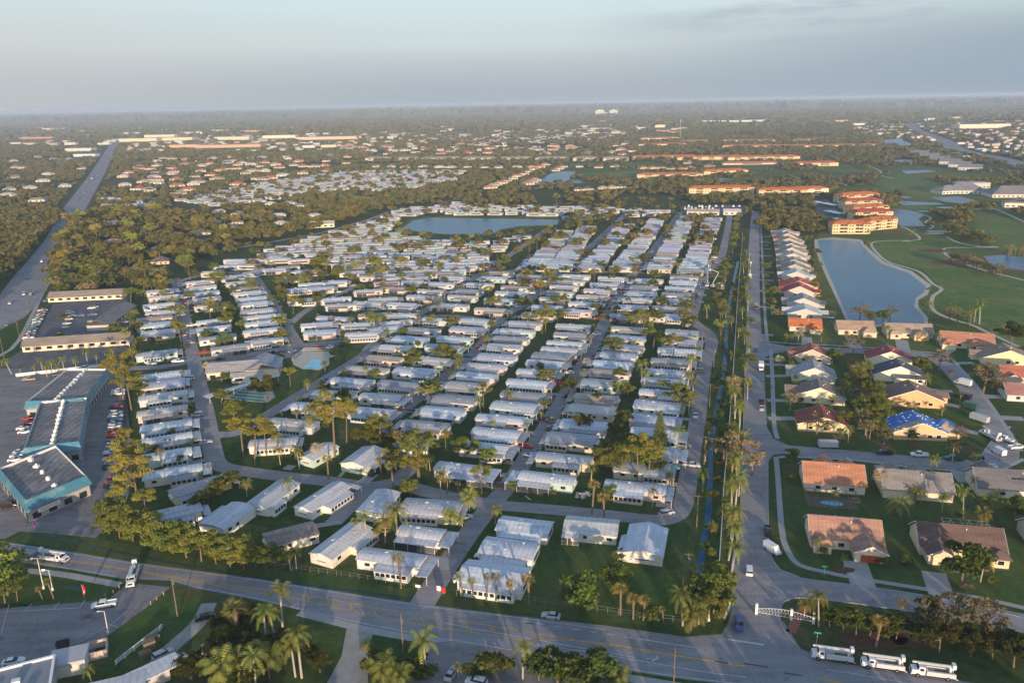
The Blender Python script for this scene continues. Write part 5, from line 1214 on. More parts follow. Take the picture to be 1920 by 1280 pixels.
PT = {
 'broad': [crown_tree('broadleaf_tree', 8, 4.0, 26, 1.35, 150, .31, 5.2, 2.9), crown_tree('broadleaf_tree', 8, 4.4, 24, 1.5, 160, .32, 5.0, 2.4), crown_tree('broadleaf_tree', 7, 3.6, 22, 1.3, 150, .31, 4.8, 2.8), crown_tree('broadleaf_tree', 9, 4.8, 30, 1.4, 140, .31, 5.8, 3.0, bias=.7)],
 'pine': [crown_tree('pine_tree', 13, 4.2, 20, 1.3, 150, .28, 10.4, 2.4, .24, .65, -.6, 8), crown_tree('pine_tree', 14, 4.8, 23, 1.25, 150, .28, 11, 2.6, .26, .7, -.6, 9), crown_tree('pine_tree', 12, 3.6, 16, 1.25, 150, .28, 9.5, 2.2, .22, .65, -.7, 7)],
 'round': [crown_tree('round_tree', 5, 2.4, 18, 1.0, 80, .34, 3.0, 2.0, .16), crown_tree('round_tree', 5, 2.2, 16, .95, 80, .34, 2.8, 1.9, .15)],
 'bare': [crown_tree('thin_tree', 8, 4.2, 26, 1.1, 26, .36, 5.4, 2.6, .3, .6, -.4, 14), crown_tree('thin_tree', 8, 3.8, 24, 1.1, 28, .36, 5.2, 2.6, .3, .6, -.4, 14)],
 'silver': [sabal('silver_palm', 5.2, r5, 3.0, False)],
 'column': [crown_tree('columnar_tree', 12, 1.5, 20, 1.0, 80, .34, 6.5, 6.0, .2, .2, -.95, 4)],
 'shrub': [crown_tree('shrub', 2, 1.5, 9, .8, 60, .3, 1.0, .9, .08, .3, -.3, 3), crown_tree('shrub', 2, 1.3, 8, .75, 60, .3, .9, .8, .08, .3, -.3, 3)],
 'royal': [palm('royal_palm', 9, 17, 3.5, .9, 2.6, .5, .24, r5), palm('royal_palm', 10.5, 16, 3.4, 1.1, 2.4, .48, .23, r5), palm('royal_palm', 8, 14, 3.2, 1.3, 2.0, .5, .22, r5)],
 'coco': [palm('feather_palm', 7, 18, 3.0, 1.2, 2.6, .4, .17, r5, shaft=False), palm('feather_palm', 6, 16, 2.8, .9, 2.0, .42, .15, r5, shaft=False, skirt=True), palm('feather_palm', 5, 13, 2.5, 1.4, 1.6, .42, .14, r5, shaft=False)],
 'date': [palm('date_palm', 4.2, 34, 4.6, 1.5, 2.6, .5, .4, r5, 'bark', False)],
 'sabal': [sabal('cabbage_palm', 5.5, r5), sabal('cabbage_palm', 4.5, r5), sabal('cabbage_palm', 6.5, r5)],
 'bush': [palm('bushy_palm', 2.2, 22, 2.4, 1.4, 1.0, .5, .12, r5, 'bark', False)],
}
# araucaria: tiers of short boughs round a straight stem
root = empty('norfolk_pine', 0, 0, label=None); c = []
for z in np.arange(1.5, 12.5, .55):
    rr_ = 3.0*(1-z/13.2); k = 9
    for i in range(k):
        a = 6.283*i/k+z; P = np.array([[math.cos(a)*q, math.sin(a)*q, z+.12*q] for q in np.linspace(.2, rr_, max(4, int(rr_*7)))])
        P = np.repeat(P, 3, 0)+nr.normal(size=(len(P)*3, 3))*.12; c.append(leafquads(P, .26))
quads('crown', np.concatenate(c), M['leaf'], root); MB().tube((0, 0, 0), (0, 0, 12.4), .2, .03, 7).build('trunk', M['bark'], root); root.location = (0, -500, 0); PT['norfolk'] = [root]
GREEN = {'broad': (0.186, 0.213, 0.048), 'pine': (0.288, 0.290, 0.060), 'round': (0.144, 0.193, 0.042), 'bare': (0.260, 0.215, 0.115), 'silver': (0.604, 0.541, 0.360), 'column': (0.230, 0.220, 0.054), 'shrub': (0.159, 0.193, 0.042), 'royal': (0.245, 0.283, 0.066), 'coco': (0.230, 0.258, 0.066), 'date': (0.316, 0.283, 0.096), 'sabal': (0.359, 0.309, 0.096), 'bush': (0.245, 0.258, 0.066), 'norfolk': (0.215, 0.244, 0.096)}
CATN = {'broad': 'tree', 'pine': 'pine tree', 'round': 'tree', 'bare': 'tree', 'silver': 'palm', 'column': 'tree', 'shrub': 'shrub', 'royal': 'palm', 'coco': 'palm', 'date': 'palm', 'sabal': 'palm', 'bush': 'palm', 'norfolk': 'conifer'}
LOOK = {'broad': ['green broadleaf tree', 'dark green leafy tree', 'spreading green tree'], 'pine': ['tall flat-topped pine', 'yellow-green pine'], 'round': ['compact round-crowned tree', 'small dense tree'], 'bare': ['thin brownish tree', 'half-bare olive tree'], 'silver': ['pale silvery fan palm'], 'column': ['narrow columnar tree'], 'shrub': ['low green shrub', 'small rounded shrub'], 'royal': ['tall pale-trunked royal palm'], 'coco': ['slim feather palm'], 'date': ['big arching date palm'], 'sabal': ['short fan-leaved palm'], 'bush': ['bushy low palm'], 'norfolk': ['tiered conical pine']}
GRP = {'broad': 'broadleaf trees', 'pine': 'pines', 'round': 'small round trees', 'bare': 'thin brownish trees', 'silver': 'silvery palms', 'column': 'columnar trees', 'shrub': 'shrubs', 'royal': 'royal palms', 'coco': 'feather palms', 'date': 'date palms', 'sabal': 'fan palms', 'bush': 'bushy palms', 'norfolk': 'conical pines'}
MARKS = [(110, 880, 'the near blue-trimmed shop'), (110, 810, 'the middle shop block'), (140, 745, 'the far shop block'), (150, 660, 'the long motel wing'), (170, 565, 'the far motel wing'), (212, 600, 'the grey motel wing'), (447, 700, 'the community hall'), (592, 682, 'the swimming pool'), (465, 740, 'the shuffleboard lanes'),
         (1211, 1030, 'the square white home on the lawn'), (1109, 995, 'the cream home on the lawn'), (940, 1040, 'the three white homes by the entrance street'), (735, 1060, 'the home with a projecting side room'), (640, 1030, 'the end-on cream home'), (545, 1010, 'the brown-shingled home'), (427, 990, 'the ribbed-roof home'), (605, 945, 'the home with a long window band'), (683, 870, 'the home with green shutters'), (810, 960, 'the beige-roofed home'),
         (880, 430, 'the park lake'), (1558, 897, 'the large orange-roofed house'), (1718, 913, 'the grey-shingled cream house'), (1893, 915, 'the house with the solar panel'), (1580, 1015, 'the red garage door'), (1792, 1030, 'the dark brown-roofed house'), (1722, 806, 'the blue-tarped roof'), (1707, 750, 'the orange-walled house'), (1682, 705, 'the slate-roofed white house'), (1662, 675, 'the crimson-roofed house'), (1533, 745, 'the brown-shingled gable house'), (1540, 795, 'the red-tiled cream house'), (1508, 615, 'the bright orange roof'),
         (1601, 617, 'the left lakeside tan house'), (1700, 623, 'the right lakeside tan house'), (1812, 642, 'the salmon-roofed house'), (1888, 672, 'the wide tan-roofed house'), (1640, 450, 'the head of the big lake'), (1590, 600, 'the foot of the big lake'), (1736, 540, 'the bulge of the big lake'), (1880, 495, 'the right-hand golf pond'), (1700, 408, 'the small curved pond'), (1600, 440, 'the near yellow condos'), (1350, 364, 'the long condo block'), (1490, 368, 'the condo pair by the court'),
         (1420, 1140, 'the white entrance gate'), (1650, 1247, 'the parked utility trucks'), (195, 1133, 'the white pickup'), (248, 1085, 'the turning utility truck'), (100, 1055, 'the utility truck with a trailer'), (1033, 1155, 'the silver roadside sedan'), (60, 1240, 'the grey roof in the near corner'), (650, 1220, 'the shell drive'), (900, 1240, 'the forecourt by the main road'), (815, 1120, 'the park entrance'), (1250, 965, 'the silver minivan'), (1330, 640, 'the canal street bend'), (1340, 700, 'the middle of the canal'), (1325, 1000, 'the near end of the canal'), (1400, 420, 'the far end of the boulevard'),
         (60, 470, 'the highway bend'), (150, 380, 'the far highway'), (0, 600, 'the near highway edge'), (345, 530, 'the top of the westmost street'), (478, 518, 'the top of the slanting street'), (1395, 860, 'the lower boulevard verge'), (1390, 600, 'the upper boulevard verge'), (1830, 460, 'the golf path fork'), (1780, 600, 'the near fairway'), (1495, 395, 'the tennis court')]
MG = [(*at(x, y), n) for x, y, n in MARKS]
PL = []     # kind, x, y, scale, colour factor, hand label, lean
BOOST = {'pine': 1.28, 'broad': 1.22, 'round': 1.2, 'royal': 1.12, 'coco': 1.2, 'bare': 1.25, 'bush': 1.15, 'shrub': 1.15, 'sabal': 1.15}
def plant(kind, px, py, s=1.0, f=1.0, label=None, lean=0, col=None):
    s *= BOOST.get(kind, 1)
    x, y = at(px, py); PL.append([kind, x, y, s, f, label, lean, col])
for a in [
 # tall pines and trees in the near park
 ('pine', 232, 752, 1.25), ('broad', 262, 745, 1.1), ('pine', 247, 770, .9), ('column', 243, 872, 1.3, 1, 'narrow yellow-green columnar tree beside the row of parked cars'), ('pine', 245, 935, 1.0), ('pine', 262, 960, 1.0), ('pine', 230, 975, .9), ('pine', 275, 985, .9), ('broad', 215, 985, .8, 1.3),
 ('pine', 478, 872, 1.0), ('pine', 457, 858, .85), ('pine', 500, 855, .8), ('pine', 628, 856, 1.3), ('pine', 650, 830, 1.0), ('pine', 787, 896, 1.15), ('pine', 800, 880, .9), ('royal', 522, 852, .8), ('silver', 597, 862, 1.0, 1, 'pale silvery fan palm in front of the pale green home'),
 ('royal', 668, 790, .8), ('royal', 690, 812, .75), ('broad', 660, 776, .7), ('broad', 690, 838, .8, .7), ('broad', 715, 842, .8, .7), ('broad', 735, 838, .7, .7), ('broad', 705, 822, .7, .8), ('coco', 612, 760, .8, .6), ('round', 645, 758, 1.1, .5), ('round', 600, 774, .8, .6),
 ('broad', 872, 858, .75, 1.1), ('round', 912, 868, 1.25, 1.3, 'neatly clipped bright green tree beside the row homes'), ('pine', 836, 846, .5), ('round', 560, 870, 1, .8), ('coco', 526, 872, .8), ('coco', 562, 880, .9), ('sabal', 616, 898, 1.1), ('sabal', 727, 886, 1.1), ('sabal', 738, 915, 1.1), ('sabal', 745, 848, 1.5), ('sabal', 716, 888, 1.2), ('coco', 826, 922, .9), ('sabal', 838, 928, .7), ('sabal', 858, 926, .7), ('round', 770, 930, 1.1, 1.1), ('shrub', 750, 925, 1.4), ('bush', 880, 955, 1.3, 1.5), ('bush', 845, 985, 1.2, 1.5), ('bush', 862, 988, 1.0, 1.6), ('coco', 928, 982, .8),
 ('sabal', 308, 886, 1.0), ('round', 440, 790, 1.3, 1.3), ('broad', 500, 754, 1.1, .6), ('pine', 545, 725, .75), ('round', 490, 790, .5), ('silver', 391, 700, .85, 1.3, 'pale creamy flowering tree at the community hall corner'), ('sabal', 558, 800, .8), ('sabal', 575, 790, .9), ('coco', 582, 812, .8), ('coco', 645, 722, .6), ('coco', 578, 738, .7), ('coco', 610, 700, .6),
 ('royal', 690, 1012, .95, 1.15, 'tallest royal palm in front of the streaky white roof'), ('coco', 722, 1018, 1.1), ('coco', 748, 1022, 1.15), ('sabal', 708, 1022, .8), ('sabal', 752, 1102, 1.1, 1, 'lone fan palm in front of the home with a projecting side room'), ('sabal', 667, 1008, .9),
 ('sabal', 868, 1118, .95), ('sabal', 888, 1124, .9), ('sabal', 912, 1126, .85, .8), ('sabal', 930, 1128, .85, .8), ('sabal', 958, 1130, 1.1), ('sabal', 992, 1136, 1.2, .8), ('sabal', 1163, 1152, 1.35), ('sabal', 1187, 1160, 1.05), ('sabal', 1206, 1162, 1.05), ('sabal', 1244, 1168, .8), ('coco', 1280, 1172, .9), ('bush', 1295, 1180, 1.3), ('coco', 1310, 1170, .9),
 ('broad', 1150, 1112, .95, .9, 'wide dark tree standing alone on the big lawn'), ('round', 1085, 1142, 1.5, 1.1), ('round', 1070, 1138, 1.3, .9), ('round', 1103, 1144, 1.1, 1.2), ('round', 1312, 1150, 1.4, .8), ('round', 1338, 1150, 1.6), ('round', 1345, 1120, 1.4), ('broad', 1325, 1165, .7), ('shrub', 1164, 1045, 1.2), ('sabal', 1318, 1110, 1, .7), ('shrub', 1220, 1165, 1.6, .9),
 ('royal', 1370, 1082, 1.05), ('royal', 1366, 1050, 1.0), ('royal', 1375, 985, 1.0), ('royal', 1372, 960, .95), ('royal', 1385, 930, .9), ('royal', 1382, 900, .9), ('royal', 1390, 860, .9), ('coco', 1370, 1010, 1.1), ('royal', 1385, 820, .9), ('royal', 1378, 785, .85), ('bare', 1382, 880, 1.1, 1.4, 'wide brown leafed tree leaning over the boulevard'), ('bare', 1355, 870, .9, 1.2), ('bare', 1410, 890, .8, 1.3), ('bare', 1380, 745, .9, 1.5), ('broad', 1365, 830, .7, .8),
 ('broad', 1185, 888, 1.15, .95), ('pine', 1195, 905, .85), ('broad', 1150, 890, .95), ('pine', 1215, 900, .9), ('broad', 1130, 870, .8, .8), ('norfolk', 1237, 845, 1.15, 1, 'tiered conical pine above the canal street homes'), ('broad', 1172, 850, .8, .7), ('round', 1230, 893, 1.2, .7), ('broad', 1215, 868, .8), ('royal', 1268, 856, .95), ('sabal', 1110, 962, 1.25), ('sabal', 1133, 968, 1.2), ('coco', 1108, 912, .9, .7), ('round', 1142, 932, .9, 1.1), ('broad', 1092, 806, .7, .7), ('broad', 1168, 800, .7, .6), ('broad', 1155, 825, .8, .6),
 ('royal', 1203, 720, 1.0), ('royal', 1207, 735, .95), ('royal', 1295, 705, .8), ('royal', 1285, 755, .9), ('pine', 1243, 748, .6), ('broad', 1160, 712, .6, .7), ('round', 1120, 758, .9, .6), ('round', 1065, 740, 1.2, .8), ('silver', 1100, 690, .7), ('round', 1155, 738, .8, .8), ('bush', 1166, 738, 1.3, 2.2, 'bright yellow shrub among the row homes'), ('coco', 1150, 735, .7),
 # hedge along the main road and shop lot
 *[('broad', x, y, s, 1.25) for x, y, s in [(205, 1000, .75), (225, 1008, .8), (250, 1015, .85), (275, 1022, .85), (300, 1030, .9), (325, 1036, .9), (350, 1045, .9), (378, 1052, .9), (405, 1056, .85), (432, 1064, .85), (458, 1068, .8), (480, 1062, .7), (235, 995, .8), (265, 1003, .8), (318, 1018, .8), (342, 1024, .8), (395, 1040, .8), (420, 1045, .8), (448, 1050, .75)]],
 ('coco', 545, 1068, 1.0, .7), ('coco', 556, 1066, .9, .7), ('broad', 500, 1070, .75, .8), ('broad', 520, 1060, .6, .7),
 *[('broad', x, y, s, .7) for x, y, s in [(385, 952, .6), (400, 942, .6), (415, 930, .65), (430, 918, .6), (370, 960, .5)]], ('coco', 463, 930, .7), ('coco', 545, 940, .8), ('shrub', 340, 870, 1.6, .9), ('shrub', 355, 862, 1.5, .9), ('bare', 315, 842, .45), ('shrub', 290, 850, 1.2),
 ('round', 15, 1115, 1.9, 1.6), ('round', 0, 1092, 2.2, 1.6), ('broad', 10, 1130, .8, 1.2), ('sabal', 80, 1124, .7), ('sabal', 102, 1124, .8), ('sabal', 33, 1127, .6),
 # near edge
 ('coco', 800, 1262, 1.4, 1.2, 'tall brushy palm at the near kerb of the main road'), ('royal', 980, 1272, 1.0, 1.1, 'royal palm at the near kerb in the middle of the view'), ('royal', 566, 1270, 1.0), ('royal', 554, 1268, .95), ('royal', 520, 1215, .95), ('royal', 500, 1220, .9), ('royal', 530, 1175, .9), ('sabal', 447, 1210, 1.7, .7),
 *[('broad', x, y, s, f) for x, y, s, f in [(420, 1185, .7, .33), (450, 1175, .6, .36), (480, 1182, .65, .36), (430, 1230, .75, .3), (465, 1240, .75, .33), (400, 1250, .7, .33), (500, 1250, .7, .36), (470, 1285, .8, .36), (530, 1235, .6, .36), (600, 1260, .45, .42), (580, 1240, .45, .36), (360, 1275, .6, .33), (430, 1290, .75, .36)]],  # crowns darkened in colour to stand in for shade
 ('bush', 420, 1285, 1.8, 1.3), ('bush', 450, 1275, 1.8, 1.4), ('coco', 480, 1290, .9, 1.5), ('bush', 505, 1270, 1.7, 1.1), ('round', 1045, 1290, 1.6, .7), ('round', 1085, 1290, 1.6, .7), ('round', 1120, 1288, 1.4, .8), ('round', 1010, 1275, 1.2, .6), ('coco', 690, 1235, .5, .8), ('shrub', 705, 1250, 1.8, .6), ('shrub', 735, 1248, 1.3), ('bush', 720, 1285, 1.3), ('bush', 750, 1290, 1.2), ('shrub', 792, 1262, 2, .6), ('shrub', 770, 1275, 1.8, .6), ('coco', 860, 1272, .5), ('shrub', 900, 1260, 1.5, .6), ('shrub', 925, 1265, 2, .7), ('bush', 1160, 1290, 1.2), ('coco', 175, 1290, .6, .9),
 # hedge and trees by the trucks
 *[('round', x, y, s*.72, .6) for x, y, s in [(1555, 1175, 1.2), (1580, 1185, 1.3), (1605, 1190, 1.3), (1630, 1192, 1.3), (1655, 1194, 1.3), (1680, 1198, 1.3), (1705, 1200, 1.3), (1535, 1165, 1.1)]],
 ('sabal', 1642, 1214, 1.15, 1, 'leaning fan palm with a bare trunk behind the utility trucks'), ('sabal', 1604, 1188, 1, .8), ('sabal', 1680, 1185, 1, .7), ('coco', 1512, 1150, .7), ('coco', 1535, 1175, .8, .8), ('coco', 1508, 1162, .7, .8),
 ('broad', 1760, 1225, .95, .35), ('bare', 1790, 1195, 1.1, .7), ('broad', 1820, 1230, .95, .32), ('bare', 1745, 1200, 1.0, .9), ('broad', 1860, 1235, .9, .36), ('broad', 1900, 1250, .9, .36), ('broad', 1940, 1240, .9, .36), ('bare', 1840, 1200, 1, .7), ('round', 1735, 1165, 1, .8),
 # golf estate gardens
 ('date', 1685, 968, 1.05, 1.1), ('date', 1715, 940, .75), ('coco', 1766, 960, .9), ('silver', 1650, 920, 1.15, .9, 'silvery round palm beside the large orange roof'), ('coco', 1806, 970, 1.2), ('coco', 1566, 945, .5), ('bush', 1850, 960, 1.4), ('bush', 1840, 985, 1.3), ('round', 1900, 975, 1.5, .8), ('coco', 1825, 920, .7),
 ('coco', 1590, 830, .7), ('coco', 1748, 885, .85), ('round', 1482, 868, .8), ('coco', 1532, 1040, .6), ('coco', 1650, 1045, .6), ('coco', 1582, 1066, .55), ('shrub', 1545, 1040, 1), ('round', 1800, 1100, 1.7, .6, 'dense dark round tree in front of the dark brown roof'), ('coco', 1838, 1090, 1.0, 1.4), ('shrub', 1656, 1060, 1.1), ('shrub', 1697, 1055, .9),
 ('royal', 1575, 828, .55), ('bare', 1530, 820, .85, .9), ('coco', 1480, 770, .8), ('coco', 1610, 800, .8), ('coco', 1618, 775, .8), ('round', 1630, 752, 1.8, .9), ('bare', 1600, 705, .7, 1), ('bare', 1625, 820, .6), ('bare', 1657, 832, .55), ('round', 1712, 828, .8, .6), ('coco', 1735, 730, .8), ('coco', 1680, 690, .6), ('coco', 1745, 885, .5), ('broad', 1725, 700, .8, .8), ('bare', 1760, 695, .9, 1.2), ('bare', 1843, 735, 1.35, .9, 'broad half-bare tree beside the curving street'), ('broad', 1870, 740, .7, .6), ('coco', 1825, 880, .6), ('coco', 1785, 870, 1.0, .5), ('coco', 1780, 712, .5),
 ('bush', 1478, 645, 1.3), ('silver', 1496, 645, .9, .9), ('silver', 1462, 690, .95, .9), ('round', 1475, 690, 1.2, .8), ('coco', 1482, 700, .8), ('bare', 1458, 600, .8, 1.4), ('coco', 1450, 580, .7), ('broad', 1445, 560, .75), ('coco', 1446, 590, .6), ('coco', 1460, 470, .6), ('round', 1560, 680, 1.2, .8), ('coco', 1585, 640, .6), ('coco', 1540, 640, .6), ('bare', 1600, 665, .8, .9), ('coco', 1665, 635, .7), ('coco', 1755, 648, .8), ('coco', 1722, 640, .7), ('coco', 1775, 660, .6), ('coco', 1815, 665, .6), ('broad', 1895, 650, 1.2, .45), ('coco', 1880, 625, .6), ('coco', 1860, 630, .5),
 # lake edge
 ('bare', 1612, 602, .85, .9), ('broad', 1630, 606, .7, .8), ('broad', 1655, 604, .7, .8), ('bare', 1668, 600, .8, .8), ('broad', 1640, 602, .6), ('royal', 1826, 604, 1.0), ('royal', 1836, 608, 1.15), ('sabal', 1812, 610, 1.3), ('sabal', 1818, 612, 1.2), ('bare', 1795, 608, .8), ('bare', 1780, 602, .7), ('coco', 1785, 592, .8), ('coco', 1775, 588, .8), ('coco', 1742, 556, .7), ('coco', 1740, 590, .8),
 ('broad', 1520, 500, .7), ('broad', 1530, 480, .7), ('broad', 1522, 520, .6), ('coco', 1535, 560, .6), ('broad', 1515, 455, .8), ('coco', 1705, 455, 1.1), ('coco', 1712, 448, 1), ('broad', 1625, 462, .5),
]: plant(*a)
def belt(kind, L, n, s=(.8, 1.1), f=(.8, 1.2), jit=3, w=0):
    P = pxs(L); seg = [math.dist(P[i], P[i+1]) for i in range(len(P)-1)]; tot = sum(seg)
    for k in range(n):
        d = tot*(k+rnd.uniform(.2, .8))/n; i = 0
        while i < len(seg)-1 and d > seg[i]: d -= seg[i]; i += 1
        t = d/seg[i]; kd = rnd.choice(kind) if isinstance(kind, list) else kind
        PL.append([kd, P[i][0]+(P[i+1][0]-P[i][0])*t+rnd.uniform(-jit, jit), P[i][1]+(P[i+1][1]-P[i][1])*t+rnd.uniform(-jit, jit), rnd.uniform(*s), rnd.uniform(*f), None, 0, None])
belt(['royal', 'royal', 'coco'], [(78, 706), (120, 700), (160, 692), (210, 680), (232, 684)], 9, (.8, .95), jit=1)
belt(['coco', 'royal'], [(20, 700), (60, 700), (90, 706)], 5, (.7, .9), jit=3)
belt(['royal', 'coco', 'broad'], [(1391, 780), (1394, 700), (1397, 640), (1398, 560), (1400, 480)], 26, (.6, .85), (.8, 1.2), 2)
belt(['broad', 'coco', 'pine'], [(1345, 640), (1350, 590), (1358, 540), (1366, 500), (1375, 450), (1382, 410)], 30, (.6, .95), (.8, 1.2), 3)
belt(['shrub', 'shrub', 'round', 'bush', 'coco'], [(1318, 1110), (1332, 1000), (1337, 900), (1340, 830), (1350, 760), (1364, 670), (1370, 590), (1380, 520)], 52, (.6, 1.0), (.6, 1.0), 3.0)
belt('coco', [(1332, 600), (1345, 560), (1352, 520)], 9, (.8, 1.1), jit=2)
belt('broad', [(1419, 432), (1430, 425), (1440, 412), (1425, 398), (1416, 390)], 12, (1.0, 1.35), (.8, 1.1), 5)
belt(['broad', 'bare', 'coco'], [(1450, 425), (1475, 420), (1500, 425), (1530, 430), (1550, 436)], 24, (.7, 1.1), (.8, 1.2), 7)
belt('broad', [(250, 410), (300, 430), (330, 470), (250, 500), (180, 480), (150, 520), (210, 540), (280, 520)], 60, (.9, 1.4), (.7, 1.3), 14)
belt(['coco', 'round', 'broad', 'coco'], [(1447, 600), (1443, 540), (1439, 490), (1437, 450)], 20, (.5, .8), (.8, 1.2), 3)
belt(['broad', 'coco', 'round'], [(1545, 595), (1533, 545), (1524, 505), (1516, 462)], 18, (.5, .85), (.8, 1.2), 4)
belt(['round', 'coco', 'broad', 'bare'], [(1590, 690), (1610, 740), (1625, 800), (1600, 830)], 22, (.6, 1.0), (.8, 1.2), 7)
belt(['shrub', 'round'], [(1545, 805), (1500, 745), (1498, 705), (1500, 672)], 12, (.6, .9), (.8, 1.1), 2)
belt('coco', [(1652, 446), (1690, 446)], 10, (.9, 1.1), jit=3)
belt(['coco', 'broad'], [(1770, 430), (1800, 445), (1840, 460)], 40, (.9, 1.2), (.8, 1.2), 9)
belt('broad', [(1760, 410), (1790, 415), (1810, 425)], 12, (1.1, 1.4), (.7, 1), 8)
belt('bare', [(1780, 490), (1820, 505), (1880, 520)], 12, (.8, 1.1), (.7, 1.2), 5)
belt('sabal', [(1885, 478), (1925, 480)], 14, (1, 1.3), jit=2)
belt(['pine', 'broad'], [(240, 560), (280, 552), (330, 550)], 8, (.7, .95), (.9, 1.2), 4)
belt(['broad', 'pine', 'coco'], [(252, 690), (250, 640), (248, 590)], 14, (.6, .9), (.8, 1.2), 3)
belt('pine', [(330, 655), (335, 610), (318, 570)], 6, (.8, 1.0), (.9, 1.1), 3)
belt('broad', [(440, 620), (430, 600), (420, 580), (440, 600)], 9, (.8, 1.15), (.8, 1.2), 6)
belt('royal', [(660, 625), (720, 615), (700, 620)], 7, (.8, .95), (1, 1.1), 6)
belt(['pine', 'broad'], [(560, 540), (620, 520), (700, 530), (740, 500), (690, 500), (800, 515), (860, 505)], 30, (.7, 1.05), (.8, 1.3), 12)
belt('column', [(712, 580), (705, 530), (648, 520), (590, 470)], 5, (.9, 1.2), (.8, 1), 4)
belt(['pine', 'coco'], [(1210, 640), (1180, 620), (1230, 600)], 8, (.7, .95), (.8, 1.1), 5)
belt('pine', [(985, 620), (1025, 622), (1010, 630)], 4, (.9, 1.1), (.9, 1.1), 3)
belt('pine', [(943, 600), (905, 560), (1240, 520), (1165, 505)], 6, (.7, 1), (.9, 1.1), 4)
belt(['bare', 'broad'], [(1060, 432), (1100, 415), (1140, 420)], 6, (1, 1.4), (.9, 1.2), 6)
belt(['round', 'broad', 'coco'], [(120, 640), (108, 600), (190, 600), (215, 640), (232, 560)], 14, (.5, .8), (.9, 1.2), 4)
belt(['broad', 'round', 'pine'], [(1040, 384), (1150, 386), (1270, 388)], 26, (.8, 1.2), (.8, 1.2), 6)
belt('royal', [(1295, 690), (1300, 730), (1290, 790)], 3, (.7, .8), jit=1)
# gardens between homes: small things by nearly every home
for (x, y, yaw, side, ph, k) in NEARH:
    c, s = math.cos(yaw), math.sin(yaw)
    for q in range(3):
        if rnd.random() < (.62 if y < 450 else .4):
            u = side*rnd.uniform(7, 13) if rnd.random() < .65 else rnd.uniform(-12, 12); v = rnd.choice((-1, 1))*rnd.uniform(5, 6.5)
            PL.append([rnd.choice(['coco', 'sabal', 'shrub', 'shrub', 'round', 'bush', 'sabal'] if y < 430 else ['coco', 'round', 'round', 'broad', 'shrub', 'bare']), x+c*u-s*v, y+s*u+c*v, rnd.uniform(.5, .85), rnd.uniform(.7, 1.2), None, 0, None])
for (x, y, yaw, side, ph, k) in RESTH:
    if rnd.random() < (.85 if ph != 'far' else .95):
        PL.append([rnd.choice(['broad', 'coco', 'round', 'broad']), x+rnd.uniform(-11, 11), y+rnd.uniform(7, 10), rnd.uniform(.7, 1.15), rnd.uniform(.8, 1.2), None, 0, None])
def scatter(poly, area, kinds, s=(.8, 1.2), f=(.7, 1.3), r=2, zero=None):
    G = pxs(poly); xs = [p[0] for p in G]; ys = [p[1] for p in G]; n = int((max(xs)-min(xs))*(max(ys)-min(ys))/area)
    for _ in range(n):
        X = rnd.uniform(min(xs), max(xs)); Y = rnd.uniform(min(ys), max(ys))
        if inside(X, Y, G) and not taken(X, Y, r): PL.append([rnd.choice(kinds), X, Y, rnd.uniform(*s), rnd.uniform(*f), None, 0, None])
# woods between highway and park
scatter([(62, 560), (130, 430), (180, 400), (330, 400), (480, 440), (345, 512), (330, 545), (250, 548), (110, 566)], 100, ['broad', 'broad', 'bare', 'pine', 'bare', 'coco'], (.8, 1.6), (.6, 1.5))
scatter([(330, 680), (345, 520), (600, 440), (750, 400), (1260, 400), (1330, 420), (1320, 520), (1320, 640), (1230, 930), (900, 930), (640, 890), (450, 860), (380, 760)], 330, ['broad', 'pine', 'broad', 'coco', 'round'], (.75, 1.25), (.8, 1.2), 1)
scatter([(-60, 600), (30, 505), (120, 400), (0, 400), (-80, 480)], 60, ['broad', 'broad', 'bare'], (.9, 1.4))
scatter([(1414, 440), (1414, 400), (1500, 395), (1555, 415), (1560, 440), (1465, 432)], 130, ['broad', 'bare', 'coco'], (.8, 1.1))
scatter([(1382, 660), (1396, 660), (1403, 440), (1388, 440)], 60, ['coco', 'shrub', 'round'], (.6, .9), r=1)
scatter([(1355, 1100), (1375, 900), (1380, 700), (1370, 700), (1350, 960), (1340, 1100)], 30, ['shrub', 'coco', 'round'], (.6, 1), r=0)
scatter([(1640, 680), (1560, 830), (1640, 840), (1680, 760)], 80, ['coco', 'round', 'bare', 'broad'], (.6, 1.0))
scatter([(1480, 870), (1600, 870), (1900, 890), (1920, 990), (1900, 1110), (1660, 1070), (1500, 1040)], 170, ['shrub', 'coco', 'shrub', 'bush', 'round'], (.6, 1.0))
scatter([(1460, 850), (1470, 665), (1740, 672), (1800, 750), (1850, 830), (1640, 845)], 170, ['round', 'coco', 'shrub', 'coco', 'bare'], (.6, .95))
# unseen trees added behind and below the view to shade the foreground
for _ in range(330):
    X = rnd.uniform(-150, 190); Y = rnd.uniform(-60, 104)
    PL.append([rnd.choice(['broad', 'broad', 'pine', 'bare']), X, Y, rnd.uniform(.9, 1.5), rnd.uniform(.7, 1.1), 'SOUTH', 0, None])
